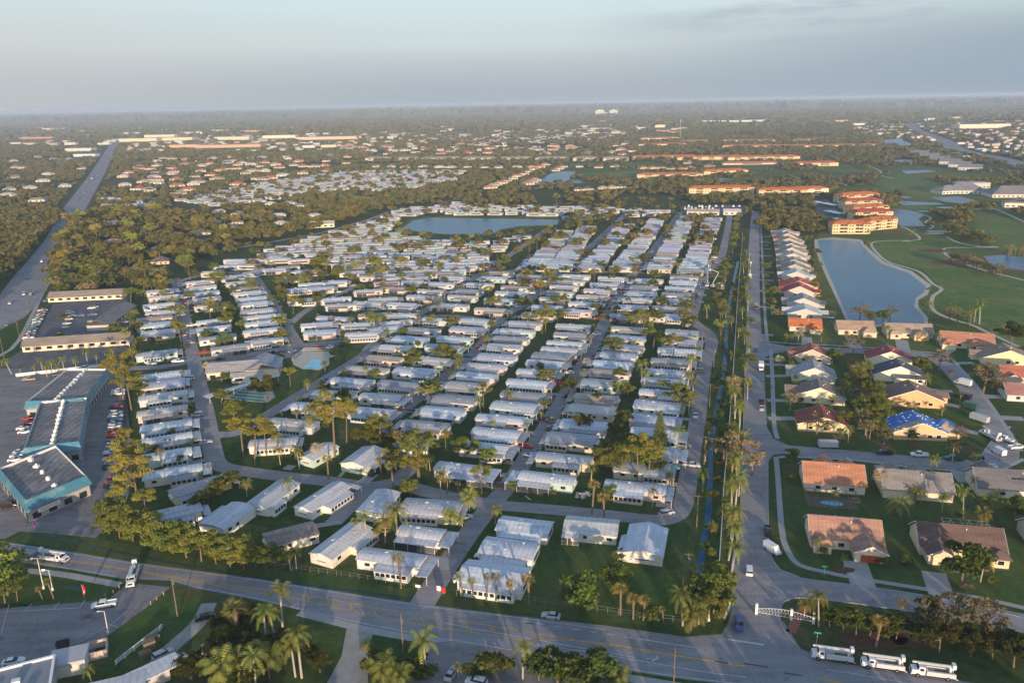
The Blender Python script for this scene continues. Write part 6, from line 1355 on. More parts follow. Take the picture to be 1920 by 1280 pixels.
# split: the largest 290 of each kind are things, the rest one woodland mass
LIM = {'broad': 290, 'pine': 200, 'coco': 150, 'royal': 90, 'sabal': 110, 'shrub': 150, 'round': 110, 'bare': 90, 'bush': 60}
PL.sort(key=lambda p: -ppm(p[1], max(p[2], 100))*(1 if p[5] != 'SOUTH' and -80 < proj(p[1], max(p[2], 100))[0] < 2000 else .0001))
cnt = {}; restT = []; treeno = {}; lab_count = {}
for p in PL:
    k, x, y, s, f, lab, lean, col = p
    cnt[k] = cnt.get(k, 0)+1
    if lab == 'SOUTH' or cnt[k] > LIM.get(k, 60) or y > 1150: restT.append(p); continue
    o = first_or_copy(rnd.choice(PT[k])); o.location = (x, y, 0); lz = .065 if k in ('coco', 'royal', 'sabal') else .05; o.rotation_euler = (rnd.gauss(0, lz), rnd.gauss(0, lz), rnd.uniform(0, 6.28))
    s *= rnd.uniform(.82, 1.15); o.scale = (s, s, s*rnd.uniform(.92, 1.1))
    g0 = GREEN[k]; t = rnd.uniform(-.12, .2)
    for chd in o.children:
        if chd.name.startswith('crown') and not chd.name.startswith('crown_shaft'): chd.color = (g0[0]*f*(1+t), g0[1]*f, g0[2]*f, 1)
    near = min(MG, key=lambda m: (m[0]-x)**2+(m[1]-y)**2); dd = math.hypot(near[0]-x, near[1]-y)
    o['category'] = CATN[k]; o['group'] = GRP[k]
    if lab: o['label'] = lab; continue
    look = LOOK[k][int(abs(x*7+y)) % len(LOOK[k])]
    key = (look, near[2]); lab_count.setdefault(key, []).append((dd, o))
for (look, nm), L in lab_count.items():
    L.sort(key=lambda t: t[0])
    for i, (dd, o) in enumerate(L):
        if i == 0: o['label'] = f'{look} nearest to {nm}'
        elif i < 12: o['label'] = f'{look}, {ORD[i]} nearest to {nm}'
        else: o['label'] = f'{look} out in the greenery around {nm}'; o['group'] = GRP_ = f'{look}s around {nm}'
# woodland stuff: leaf clumps merged
BATCH = {}
def wood_mass(name, T, mat):
    """T: rows of (x, y, size, faces, face size, flatness, radius, centre height); same-count rows are made together"""
    by = {}
    for t in T: by.setdefault(t[3], []).append(t)
    out = []
    for n, L in by.items():
        A = np.array([[t[0], t[1], t[2], t[4], t[5], t[6], t[7]] for t in L]); m = len(A)
        d = nr.normal(size=(m, n, 3)); d /= np.linalg.norm(d, axis=2, keepdims=True); d[:, :, 2] = np.abs(d[:, :, 2])-.3
        s = A[:, 2][:, None, None]; rad = (A[:, 5]*A[:, 2])[:, None, None]
        rv = rad*np.concatenate([np.ones((m, n, 2)), np.ones((m, n, 1))*A[:, 4][:, None, None]], axis=2)
        lump = 1+.28*np.sin(nr.uniform(0, 6.28, (m, 1, 1))+4*d[:, :, :1]+3*d[:, :, 1:2])
        P = d*rv*nr.uniform(.7, 1.05, (m, n, 1))*lump
        P[:, :, 0] += A[:, 0][:, None]; P[:, :, 1] += A[:, 1][:, None]; P[:, :, 2] += (A[:, 6]*A[:, 2])[:, None]
        sz = np.repeat((A[:, 3]*A[:, 2]), n)[:, None]
        out.append(leafquads(P.reshape(-1, 3), sz, d.reshape(-1, 3)))
    if out: o = quads(name, np.concatenate(out), mat); o['kind'] = 'stuff'
def rt(p):
    k, x, y, s, f, lab, *_ = p; d = math.hypot(x, y)
    if lab == 'SOUTH': return (x, y, s, 90, 1.5, .75, 4.2, 4.6)
    n = 220 if d < 600 else 90 if d < 1000 else 45
    if k in ('coco', 'royal', 'sabal'): return (x, y, s*.6, max(20, n//3), 1.2, .6, 4, 10)
    if k in ('shrub', 'bush', 'round'): return (x, y, s*.5, n//3, 1.5, .75, 4.2, 4.6)
    if k == 'pine': return (x, y, s, n, 1.1 if n > 100 else 1.7, .5, 4.2, 9)
    return (x, y, s, n, 1.0 if d < 600 else 1.7 if d < 1000 else 2.4, .75, 4.2, 4.6)
wood_mass('woodland', [rt(p) for p in restT], M['wood_leaf'])
from mathutils import noise as mn
T2 = []; 
def dens(x, y): return mn.noise(Vector((x*.004, y*.004, 1)))+.5*mn.noise(Vector((x*.013, y*.013, 5)))
GOLF = [pxs([(1533, 440), (1500, 640), (1700, 660), (1920, 700), (1990, 640), (1990, 318), (1800, 320), (1640, 300), (1560, 300), (1350, 330), (1330, 345), (1540, 330), (1580, 400)]), pxs([(640, 306), (1200, 302), (1660, 296), (1640, 322), (1420, 330), (1300, 334), (1090, 345), (1060, 318), (700, 312)])]
PARKP = pxs([(327, 540), (345, 512), (480, 460), (600, 432), (700, 400), (760, 384), (1400, 384), (1404, 440), (1380, 1130), (180, 1000), (240, 690), (250, 545)])
def scat(y0, y1, area, acc, gap=-.35, r=3):
    wmax = .72*y1+60; n = int(2*wmax*(y1-y0)/area)
    for _ in range(n):
        Y = nr.uniform(y0, y1); X = nr.uniform(-wmax, wmax)
        if abs(X) > .70*Y+60: continue
        if taken(X, Y, r) or near_cell(X, Y): continue
        if inside(X, Y, PARKP): continue
        ig = any(inside(X, Y, g_) for g_ in GOLF)
        if ig and dens(X*2, Y*2) < .08: continue
        if dens(X, Y) < gap: continue
        acc.append((X, Y))
NS = set()
for P_ in STREETS.values():
    w_ = 15 if P_ is STREETS['HW'] else 6
    for i_ in range(len(P_)-1):
        (ax, ay), (bx, by) = P_[i_], P_[i_+1]; L_ = math.hypot(bx-ax, by-ay); m_ = max(1, int(L_/4))
        for q_ in range(m_+1):
            cx, cy = ax+(bx-ax)*q_/m_, ay+(by-ay)*q_/m_
            for u_ in range(int((cx-w_)//5), int((cx+w_)//5)+1):
                for v_ in range(int((cy-w_)//5), int((cy+w_)//5)+1): NS.add((u_, v_))
def near_cell(x, y): return (int(x//5), int(y//5)) in NS
A1 = []; scat(640, 1000, 85, A1, -.22, 3)
A2 = []; scat(1000, 1800, 110, A2, -.38)
A3 = []; scat(1800, 3600, 300, A3, -.30)
A4 = []; scat(3600, 9000, 2600, A4, -.25, 0)
A5 = []; scat(9000, 26000, 30000, A5, -.3, 0)
wood_mass('woodland', [(x, y, rnd.uniform(.7, 1.25), 80, 1.7, .75, 4.2, 4.6) for x, y in A1], M['wood_leaf'])
wood_mass('distant_woodland', [(x, y, rnd.uniform(.6, 1.15), 36, 2.7, .7, 4.2, 3.6) for x, y in A2], M['far_leaf'])
wood_mass('distant_woodland', [(x, y, rnd.uniform(.9, 1.7), 24, 3.4, .5, 5, 2.6) for x, y in A3], M['far_leaf'])
wood_mass('horizon_woodland', [(x, y, rnd.uniform(.8, 1.6), 16, 16, .2, 24, 2.6) for x, y in A4], M['far_leaf'])
wood_mass('horizon_woodland', [(x, y, rnd.uniform(1, 1.8), 12, 60, .1, 85, 5) for x, y in A5], M['far_leaf'])
print('trees', {k: min(v, LIM.get(k, 60)) for k, v in cnt.items()}, len(restT), len(A1), len(A2), len(A3), len(A4), len(A5))
# ================================================================ VEHICLES
def wheels(root, xs, w, r=.34, tw=.24):
    for x in xs:
        for s in (-1, 1):
            o = MB().tube((x, s*(w/2-tw), r), (x, s*(w/2+.02), r), r, r, 14).build('wheel', M['rubber'], root)
            MB().tube((x, s*(w/2-.02), r), (x, s*(w/2+.045), r), r*.55, r*.5, 10).build('rim', M['chrome'], o)
def hull(mb, st):
    """st: stations (x, half width, z0, z1, top half width)"""
    vs = []; n = len(st)
    for x, hw, z0, z1, tw in st: vs += [(x, -hw, z0), (x, -hw*1.0, z0+(z1-z0)*.65), (x, -tw, z1), (x, tw, z1), (x, hw, z0+(z1-z0)*.65), (x, hw, z0)]
    fs = [tuple(range(6)), tuple(reversed(range((n-1)*6, n*6)))]
    for i in range(n-1):
        for k in range(6): a, b = i*6+k, i*6+(k+1) % 6; fs.append((a, a+6, b+6, b))
    return mb.add(vs, fs)
def carbody(kind):
    name = {'sedan': 'sedan', 'suv': 'suv', 'pickup': 'pickup_truck', 'van': 'van', 'mini': 'minivan'}[kind]; root = empty(name, 0, 0); b = MB(); g_ = MB(); c = MB()
    if kind == 'sedan':
        L, W_ = 4.7, 1.8; hull(b, [(-2.35, .8, .35, .8, .7), (-2.1, .88, .22, .98, .8), (-1.2, .9, .2, 1.0, .84), (1.0, .9, .2, .98, .84), (1.9, .88, .22, .86, .76), (2.35, .78, .32, .62, .66)])
        hull(g_, [(-1.75, .76, .96, 1.0, .7), (-1.1, .78, .96, 1.36, .62), (.1, .78, .96, 1.38, .62), (.95, .76, .96, 1.0, .7)]); hull(c, [(-1.15, .63, 1.34, 1.42, .58), (.1, .63, 1.36, 1.45, .58)]); wx = (-1.4, 1.4)
    elif kind in ('suv', 'mini'):
        L, W_ = 4.8, 1.9; t = 1.75; hull(b, [(-2.4, .85, .35, 1.05, .82), (-2.2, .94, .26, 1.15, .88), (1.1, .94, .24, 1.12, .88), (2.0, .92, .26, 1.05 if kind == 'suv' else .95, .82), (2.4, .84, .36, .8, .75)])
        f = 1.0 if kind == 'suv' else 1.5; hull(g_, [(-2.25, .86, 1.1, 1.14, .84), (-2.0, .86, 1.1, t-.08, .74), (f-.7, .86, 1.1, t-.06, .74), (f+.15, .86, 1.1, 1.13, .8)]); hull(c, [(-2.05, .76, t-.1, t, .7), (f-.65, .76, t-.1, t, .7)]); wx = (-1.5, 1.5)
    elif kind == 'pickup':
        L, W_ = 5.8, 2.0; hull(b, [(-.35, .96, .4, 1.2, .92), (1.5, .96, .38, 1.18, .92), (2.5, .94, .4, 1.1, .86), (2.9, .86, .45, .9, .8)]); b.box(-2.9, -.35, -.97, .97, .45, .75); b.box(-2.9, -.36, -.97, -.87, .75, 1.2); b.box(-2.9, -.36, .87, .97, .75, 1.2); b.box(-2.9, -2.8, -.868, .868, .752, 1.15)
        hull(g_, [(-.5, .86, 1.15, 1.8, .74), (.9, .86, 1.15, 1.82, .74), (1.55, .86, 1.15, 1.2, .8)]); hull(c, [(-.55, .76, 1.78, 1.88, .7), (.9, .76, 1.78, 1.9, .7)]); c.box(-.56, -.46, -.84, .84, 1.17, 1.8); wx = (-1.9, 1.9)
    else:
        L, W_ = 5.4, 2.0; hull(b, [(-2.7, .95, .35, 2.3, .9), (1.2, .97, .3, 2.35, .9), (1.9, .95, .32, 1.25, .88), (2.6, .88, .4, 1.0, .82)]); hull(g_, [(1.21, .93, 1.4, 2.2, .86), (1.24, .97, 1.38, 2.15, .88), (1.85, .93, 1.3, 1.34, .88)]); wx = (-1.8, 1.8)
    b.build('body', M['paint'], root); q = g_.build('window', M['tint'], root)
    if c.v: c.build('cabin_roof', M['paint'], root)
    wheels(root, wx, W_)
    hx = L/2
    for s in (-1, 1): MB().box(hx-.12, hx-.02, s*.62-.15, s*.62+.15, .58, .74).build('headlight', M['lens'], root)
    root.location = (0, -500, 0); return root
PV = {k: carbody(k) for k in ('sedan', 'suv', 'pickup', 'van', 'mini')}
def bucket(raised=0):
    root = empty('utility_truck', 0, 0); b = MB(); hull(b, [(1.9, 1.15, .7, 2.5, 1.05), (3.1, 1.15, .65, 2.45, 1.0), (3.35, 1.1, .6, 1.75, 1.0), (4.5, 1.0, .6, 1.55, .85)]); b.box(4.5, 4.65, -1.05, 1.05, .5, .85)
    o = b.build('cab', M['paint'], root); o.color = (.68, .68, .7, 1); g_ = MB(); g_.box(2.2, 2.95, -1.2, 1.2, 1.65, 2.2); g_.build('side_window', M['tint'], root); MB().add([(3.16, -.98, 2.36), (3.16, .98, 2.36), (3.4, 1.0, 1.78), (3.4, -1.0, 1.78)], [(0, 1, 2, 3), (3, 2, 1, 0)]).build('windscreen', M['tint'], root); MB().box(4.5, 4.56, -.6, .6, .9, 1.35).build('grille', M['rubber'], root)
    s = MB(); s.box(-4.2, 1.7, -1.2, 1.2, .75, 1.0); s.box(-4.1, 1.6, -1.2, -.75, 1.0, 1.75); s.box(-4.1, 1.6, .75, 1.2, 1.0, 1.75); s.box(1.45, 1.6, -.748, .748, 1.0, 2.0); s.box(-4.6, -4.2, -1.15, 1.15, .5, .7)
    o = s.build('service_body', M['paint'], root); o.color = (.6, .6, .62, 1); [MB().box(u, u+.95, -1.215, -1.2, 1.05, 1.27).build('locker_door', M['trim'], root) for u in (-3.9, -2.1, -.9, .3)]; MB().box(-4.62, -4.2, -1.1, 1.1, .7, .76).build('tail_step', M['rubber'], root); MB().box(4.3, 4.62, -.9, .9, .5, .62).build('bumper', M['rubber'], root); MB().box(-3.9, -.4, -.74, .74, 1.01, 1.35).build('load', M['wood'], root); MB().box(-4.1, 1.6, -1.21, -1.2, 1.3, 1.4).build('stripe', M['navy'], root)
    t = MB(); t.tube((-3.2, 0, 1.0), (-3.2, 0, 2.6), .35, .3, 10); t.box(-3.5, -2.9, -.3, .3, 2.4, 3.0); o = t.build('turret', M['paint'], root); o.color = (.72, .7, .68, 1)
    a = MB()
    if not raised:
        a.box(-3.3, 4.4, -.24, .1, 2.8, 3.12); a.box(-3.4, 3.4, .16, .34, 2.85, 3.02); a = a.build('boom', M['paint'], root); MB().box(-4.1, -3.4, -.6, .6, 2.6, 3.6).build('bucket', M['white'], root)
    else:
        e = (1.5, 0, 9.5); a.tube((-3.2, 0, 2.9), e, .22, .18, 6); a.tube(e, (-raised, 0, 12.5), .18, .12, 6); a = a.build('boom', M['paint'], root); MB().box(-raised-.9, -raised-.1, -.45, .45, 11.7, 12.8).build('bucket', M['white'], root)
    a.color = (.66, .64, .6, 1)
    wheels(root, (3.3, -2.6), 2.4, .48, .4); root.location = (0, -500, 0); return root
PV['bucket'] = bucket(); PV['raised'] = bucket(6)
def boxtruck():
    root = empty('box_truck', 0, 0); b = MB(); hull(b, [(1.6, 1.05, .6, 2.2, 1), (2.6, 1.05, .6, 2.15, 1), (2.9, 1, .6, 1.4, .95), (3.6, .95, .6, 1.2, .85)]); o = b.build('cab', M['paint'], root); g_ = MB(); g_.box(1.85, 2.45, -1.1, 1.1, 1.4, 1.95); g_.build('side_window', M['tint'], root); MB().add([(2.66, -.9, 2.08), (2.66, .9, 2.08), (2.94, .9, 1.43), (2.94, -.9, 1.43)], [(0, 1, 2, 3), (3, 2, 1, 0)]).build('windscreen', M['tint'], root)
    o = MB().box(-3.4, 1.55, -1.15, 1.15, .9, 3.1).build('cargo_box', M['paint'], root); wheels(root, (2.6, -2.2), 2.2, .42, .3); root.location = (0, -500, 0); return root
PV['box'] = boxtruck()
def trailer():
    root = empty('trailer', 0, 0); MB().box(-3.3, 3.3, -1.15, 1.15, .6, 2.7).build('body', M['paint'], root); MB().box(-3.3, 3.3, -1.17, 1.17, .45, .6).build('frame', M['rubber'], root); MB().tube((3.3, 0, .5), (4.4, 0, .5), .07).build('drawbar', M['rubber'], root)
    wheels(root, (-.5, .4), 2.3, .35); root.location = (0, -500, 0); return root
PV['trailer'] = trailer()
def boat():
    root = empty('boat', 0, 0); b = MB(); hull(b, [(-3, 1.1, .9, 1.7, 1.1), (0, 1.2, .7, 1.7, 1.2), (2, .8, .8, 1.8, .9), (3.2, .1, 1.4, 1.9, .15)]); b.build('hull', M['white'], root); MB().box(-1.4, .4, -.7, .7, 1.7, 2.6).build('cabin', M['white'], root); wheels(root, (-.8,), 2, .32); root.location = (0, -500, 0); return root
PV['boat'] = boat()
CC = {'white': (.75, .75, .76), 'silver': (.45, .46, .48), 'grey': (.2, .21, .22), 'black': (.02, .02, .025), 'red': (.4, .03, .03), 'blue': (.05, .1, .25), 'teal': (.02, .35, .33), 'gold': (.35, .28, .18), 'green': (.03, .1, .07), 'orange': (.6, .15, .04), 'maroon': (.2, .02, .03)}
CAT = {'sedan': 'car', 'suv': 'car', 'pickup': 'pickup', 'van': 'van', 'mini': 'car', 'bucket': 'utility truck', 'raised': 'utility truck', 'box': 'truck', 'trailer': 'trailer', 'boat': 'boat'}
WORD = {'sedan': 'sedan', 'suv': 'suv', 'pickup': 'pickup', 'van': 'van', 'mini': 'minivan', 'bucket': 'bucket truck', 'raised': 'bucket truck', 'box': 'box truck', 'trailer': 'trailer', 'boat': 'boat'}
def car(kind, px, py, yaw, col, label, group=None, ground=None):
    x, y = ground or at(px, py, .6); o = first_or_copy(PV[kind]); o.location = (x, y, .045); o.rotation_euler = (0, 0, R(yaw)); tag(o, label, CAT[kind], group); c = CC[col]
    for ch_ in o.children:
        if ch_.name.split('.')[0] in ('body', 'cabin_roof', 'cab', 'cargo_box'): ch_.color = (*c, 1)
    return o
E_, W__, N_, S_ = -14, 166, 73.7, 253.7
for a in [('bucket', 1562, 1231, 166, 'white', 'bucket truck parked leftmost in the roadside line'), ('bucket', 1656, 1247, 166, 'white', 'bucket truck parked in the middle of the roadside line'), ('bucket', 1750, 1262, 166, 'white', 'digger truck parked rightmost in the roadside line'),
          ('bucket', 100, 1047, E_, 'white', 'white bucket truck driving past the lit lamp on the main road'), ('bucket', 250, 1081, -75, 'white', 'white bucket truck turning off the main road'), ('trailer', 50, 1045, E_, 'grey', 'flat trailer towed behind the bucket truck'), ('pickup', 195, 1133, 195, 'white', 'white crew cab pickup in the near left car park'),
          ('sedan', 1033, 1153, W__+180-180, 'silver', 'silver sedan standing on the verge of the main road'), ('suv', 1386, 1170, S_, 'blue', 'dark blue suv waiting at the boulevard exit'), ('mini', 1405, 1069, N_, 'white', 'white car entering the boulevard beside the palms'), ('van', 1448, 1030, -65, 'white', 'white van parked at the curve of the pavement'), ('pickup', 1440, 996, S_, 'black', 'black pickup parked below the boulevard trees'),
          ('mini', 1250, 961, 22, 'silver', 'silver minivan at the corner of the canal street'), ('pickup', 1258, 876, E_, 'teal', 'bright teal pickup beside the canal street'), ('sedan', 1304, 779, S_, 'white', 'white car driving down the canal street'), ('pickup', 804, 738, 55, 'silver', 'silver pickup on the middle street'), ('sedan', 701, 886, 60, 'black', 'dark car in the drive of the green-shuttered home'),
          ('sedan', 872, 968, 10, 'silver', 'silver car on the brick drive by yellow shrubs'), ('pickup', 1036, 788, 160, 'gold', 'beige pickup beside the entrance street'), ('sedan', 1036, 800, 165, 'grey', 'dark grey car beside the entrance street'), ('sedan', 846, 1262, 70, 'silver', 'silver car by the bottom edge near the brushy palm'), ('suv', 893, 1277, 160, 'white', 'white car at the bottom edge of the forecourt'),
          ('sedan', 25, 1239, 15, 'white', 'white sedan in the bottom left car park'), ('suv', 306, 1226, 45, 'silver', 'silver suv beside the long white shed'), ('mini', 330, 1236, 50, 'grey', 'grey car behind the long white shed'), ('sedan', 384, 1155, 30, 'black', 'black car half hidden by trees on the shell track'), ('sedan', 905, 1042, 160, 'white', 'white car under the carport of the middle white home'), ('suv', 866, 1085, 10, 'white', 'white car beside the small palms at the entrance'),
          ('box', 1418, 577, S_, 'gold', 'beige box truck parked on the boulevard'), ('sedan', 1414, 603, S_, 'grey', 'dark car behind the beige box truck'), ('sedan', 1416, 656, S_, 'blue', 'dark blue car at the boulevard crossing'), ('box', 1427, 690, S_, 'white', 'white box truck parked beside the boulevard drives'), ('pickup', 1428, 752, S_, 'maroon', 'small dark red pickup at the boulevard kerb'), ('sedan', 1428, 765, S_, 'silver', 'silver car at the boulevard kerb'),
          ('raised', 1406, 520, N_, 'white', 'bucket truck with raised boom on the boulevard'), ('raised', 1326, 534, S_, 'white', 'bucket truck with raised boom, left of the pair by the canal'), ('raised', 1343, 536, 30, 'white', 'bucket truck with raised boom, right of the pair by the canal'), ('bucket', 1353, 540, N_, 'gold', 'bucket truck with folded boom at the canal bend'),
          ('trailer', 1552, 836, 175, 'silver', 'grey enclosed trailer on the crossing street'), ('pickup', 1658, 848, 172, 'black', 'black pickup right of the grey trailer'), ('pickup', 1724, 852, 172, 'white', 'white pickup below the blue-tarped house'), ('pickup', 1787, 859, 172, 'green', 'dark green pickup below the blue-tarped house'), ('suv', 1830, 858, 172, 'black', 'black suv next to the workers'), ('van', 1872, 847, 100, 'white', 'small white van in the turning circle'),
          ('pickup', 1906, 838, 10, 'white', 'white pickup at the right of the turning circle'), ('pickup', 1884, 823, 120, 'white', 'white pickup above the turning circle'), ('bucket', 1857, 818, 100, 'white', 'white utility truck with ladder rack at the turning circle'), ('trailer', 1836, 787, 120, 'silver', 'open-backed trailer in the truck line'), ('box', 1816, 764, 120, 'green', 'green-sided truck in the truck line'), ('box', 1804, 746, 120, 'black', 'dark truck farthest in the truck line'), ('box', 1806, 720, 120, 'white', 'white truck parked near the bare tree'),
          ('sedan', 413, 672, 12, 'black', 'dark car left of the community hall'), ('suv', 511, 661, 60, 'black', 'black suv behind the community hall'), ('suv', 523, 661, 60, 'blue', 'dark blue suv behind the community hall'), ('sedan', 549, 658, 55, 'silver', 'silver sedan left of the pool fence'), ('suv', 597, 651, 60, 'red', 'red car behind the pool fence'), ('sedan', 620, 650, 50, 'white', 'white sedan behind the pool fence'), ('sedan', 634, 648, 50, 'green', 'dark green car behind the pool fence'), ('pickup', 408, 712, 10, 'black', 'black pickup in the bay beside the community hall'),
          ('sedan', 285, 681, 8, 'silver', 'silver sedan on the street behind the big pine'), ('pickup', 334, 677, 8, 'white', 'white pickup near the street junction'), ('sedan', 322, 676, 8, 'maroon', 'maroon car near the street junction'), ('pickup', 158, 690, 8, 'white', 'white pickup beside the white motel fence'), ('pickup', 55, 711, 8, 'gold', 'golden pickup on the lot behind the shops'), ('suv', 107, 703, 15, 'black', 'black suv beneath a tall palm'), ('van', 15, 948, 15, 'black', 'black van left of the near blue shop'),
          ('suv', 1296, 599, 70, 'white', 'white suv at the storm block exit'), ('pickup', 1290, 610, 60, 'silver', 'silver pickup at the storm block exit'), ('pickup', 1283, 604, 60, 'blue', 'blue pickup at the storm block exit'), ('pickup', 1132, 593, 60, 'white', 'white pickup in the storm block'), ('suv', 1155, 603, 60, 'black', 'black suv in the storm block'),
          ('suv', 195, 940, 10, 'black', 'black suv between the near shop and the pines'), ('suv', 203, 950, 12, 'green', 'dark green suv between the near shop and the pines'), ('sedan', 208, 897, 80, 'red', 'red car below the parked row'), ('suv', 206, 908, 80, 'black', 'black suv below the parked row')]: car(*a)
rowc = [(733, 'white'), (738, 'white'), (763, 'maroon'), (774, 'white'), (780, 'white'), (787, 'blue'), (794, 'silver'), (800, 'white'), (808, 'red'), (816, 'orange'), (829, 'black'), (835, 'white'), (848, 'white'), (855, 'maroon'), (861, 'white'), (868, 'silver'), (875, 'green')]
for k, (y_, c_) in enumerate(rowc): car(rnd.choice(['sedan', 'suv', 'pickup']), 222-(y_-733)*.1, y_, 8+rnd.uniform(-2, 2), c_, f'{c_} vehicle parked behind the shops, {["first", "second", "third", "fourth", "fifth", "sixth", "seventh", "eighth", "ninth", "tenth", "eleventh", "twelfth", "thirteenth", "fourteenth", "fifteenth", "sixteenth", "last"][k]} from the far end', 'cars parked behind the shops')
for k, (x_, y_, c_) in enumerate([(54, 784, 'red'), (53, 793, 'maroon'), (43, 802, 'white'), (46, 809, 'white'), (38, 846, 'white'), (32, 853, 'white'), (28, 861, 'white')]): car('sedan', x_, y_, 12, c_, f'{c_} car left of the shop blocks, {ORD[k] if k else "farthest"} from the top', 'cars left of the shop blocks')
for k in range(15): car(rnd.choice(['sedan', 'suv', 'pickup']), 80-k*2.2, 582+k*4.3, 15, rnd.choice(['white', 'silver', 'white', 'blue', 'maroon', 'grey']), f'parked car in the long motel row, {ORD[k] if k else "first"} from the far end', 'cars in the motel car park')
for k, (x_, y_) in enumerate([(132, 586), (136, 592), (130, 598), (126, 606), (124, 613), (150, 592), (172, 577), (174, 590), (172, 602), (178, 575), (60, 655), (77, 644), (108, 563), (88, 564), (237, 603)]): car(rnd.choice(['sedan', 'suv', 'pickup']), x_, y_, 12+rnd.uniform(-4, 4), rnd.choice(['white', 'silver', 'blue', 'black', 'gold']), f'car in the inner motel court, {ORD[k] if k else "first"} of the court cars', 'cars in the motel court')
hwc = [(50, 523, 0), (45, 551, 1), (57, 552, 0), (18, 568, 1), (12, 608, 1), (98, 442, 1), (108, 432, 0), (112, 425, 0), (117, 417, 1), (125, 438, 0), (122, 403, 0), (138, 415, 0), (150, 372, 1), (158, 362, 0), (163, 343, 1), (172, 335, 0), (182, 330, 1), (190, 315, 0), (195, 305, 1), (200, 297, 0), (207, 288, 1), (130, 395, 1), (78, 490, 0)]
for k, (x_, y_, d_) in enumerate(hwc): car(rnd.choice(['sedan', 'suv', 'pickup']), x_, y_, 116+180*d_, rnd.choice(['white', 'silver', 'grey', 'white', 'blue']), f'car driving on the wide highway, {ORD[k] if k else "first"} in the list of traffic' if False else 'small car in traffic on the wide straight highway', 'cars on the highway')
for k in range(26): car(rnd.choice(['boat', 'trailer', 'suv', 'sedan', 'boat']), 1285+(k % 17)*6.4+rnd.uniform(-1, 1), 387+5*(k//17)+rnd.uniform(0, 1), 74+rnd.uniform(-10, 10), rnd.choice(['white', 'silver', 'grey', 'blue']), 'boat, trailer or car in the crowded storage yard', 'vehicles in the storage yard')
kk = {}
for (x, y, yaw, side, ph, k) in sorted(NEARH, key=lambda h: (h[4], h[5])):
    if y < 640 and rnd.random() < .55:
        c, s = math.cos(yaw)*side, math.sin(yaw)*side; u = rnd.uniform(10.5, 14)
        gx, gy_ = x+c*u+s*4.2, y+s*u-c*4.2
        kk[ph] = kk.get(ph, 0)+1; cl_ = rnd.choice(['white', 'silver', 'grey', 'white', 'blue', 'black', 'red', 'gold']); kd = rnd.choice(['sedan', 'sedan', 'suv', 'pickup', 'mini'])
        n_ = kk[ph]-1; car(kd, 0, 0, math.degrees(yaw)+(0 if side > 0 else 180)+rnd.choice((0, 180)), cl_, f'{cl_} {WORD[kd]}, {ORD[n_] if n_ else "first"} driveway car, {ph}', 'cars in driveways of the park', (gx, gy_))
# ================================================================ POLES, WIRES, LAMPS, FENCES, SIGNS
def pole(px, py, h, label, yaw=0, arms=1, trans=False):
    x, y = at(px, py); o = empty('utility_pole', x, y, R(yaw), label, 'utility pole', 'utility poles'); MB().tube((0, 0, 0), (0, 0, h), .17, .11, 8).build('pole', M['bark'] if arms else M['palm_bark'], o)
    for k in range(arms): MB().box(-1.2, 1.2, -.06, .06, h-.5-k*1.2, h-.36-k*1.2).build('crossarm', M['bark'], o)
    if trans: MB().tube((.35, 0, h-2.6), (.35, 0, h-1.6), .28, .28, 8).build('transformer', M['chrome'], o)
    return (x, y, h)
pole(333, 1155, 11.5, 'utility pole with a transformer on the lawn by the pickup', 75, 1, True); pole(757, 1236, 12, 'slim utility pole beside the shell drive', 75, 1, True); pole(1262, 1300, 12, 'utility pole rising at the bottom edge, right of centre', 75, 2)
PO = [pole(x_, y_, 10.5, f'utility pole of the canal line, {["nearest", "second", "third", "fourth", "fifth", "sixth", "seventh"][k]} from the main road', -16, 1, k % 2 == 0) for k, (x_, y_) in enumerate([(1288, 1104), (1306, 988), (1320, 870), (1330, 765), (1338, 690), (1349, 620), (1358, 550)])]
PO = [(*at(1275, 1195), 10.5)]+PO; wr = MB()
for a, b in zip(PO, PO[1:]):
    for off in (-1.05, 0, 1.05):
        prev = None
        for i in range(9):
            t = i/8; p = Vector((a[0]+(b[0]-a[0])*t+off*.96, a[1]+(b[1]-a[1])*t+off*-.28, 10.2-1.1*4*t*(1-t)))
            if prev: wr.tube(prev, p, .025, .025, 3)
            prev = p
tag(wr.build('overhead_wires', M['rubber']), 'three overhead wires strung along the canal pole line', 'wires')
for k, (x_, y_) in enumerate([(38, 640), (8, 672), (54, 590), (88, 545), (101, 505), (113, 470), (124, 450), (135, 425)]): pole(x_, y_, 11, f'utility pole beside the wide highway, {ORD[k] if k else "first"} of its line', 60, 1)
def lamp(px, py, h, yaw, lit, label):
    x, y = at(px, py); o = empty('street_lamp', x, y, R(yaw), label, 'street lamp', 'street lamps'); t = MB().tube((0, 0, 0), (0, 0, h), .11, .07, 7); t.tube((0, 0, h), (1.3, 0, h+.1), .05, .05, 5); t.tube((0, 0, 0), (0, 0, .7), .28, .28, 8); t.build('post', M['trim'], o); MB().box(1.1, 1.7, -.16, .16, h+.02, h+.14).build('lamp_head', M['lamp'] if lit else M['trim'], o)
lamp(99, 1106, 6, 180, True, 'white street lamp with its lamp lit on the left lawn'); lamp(82, 1103, 9, 180, False, 'taller unlit pole lamp beside the lit one'); lamp(203, 1186, 6, 180, False, 'white street lamp at the car park edge'); lamp(1329, 1163, 6, 0, False, 'street lamp among shrubs left of the boulevard'); lamp(1353, 1086, 5, 180, False, 'street lamp beside the near canal'); lamp(1404, 495, 8, 0, False, 'street lamp on the upper boulevard')
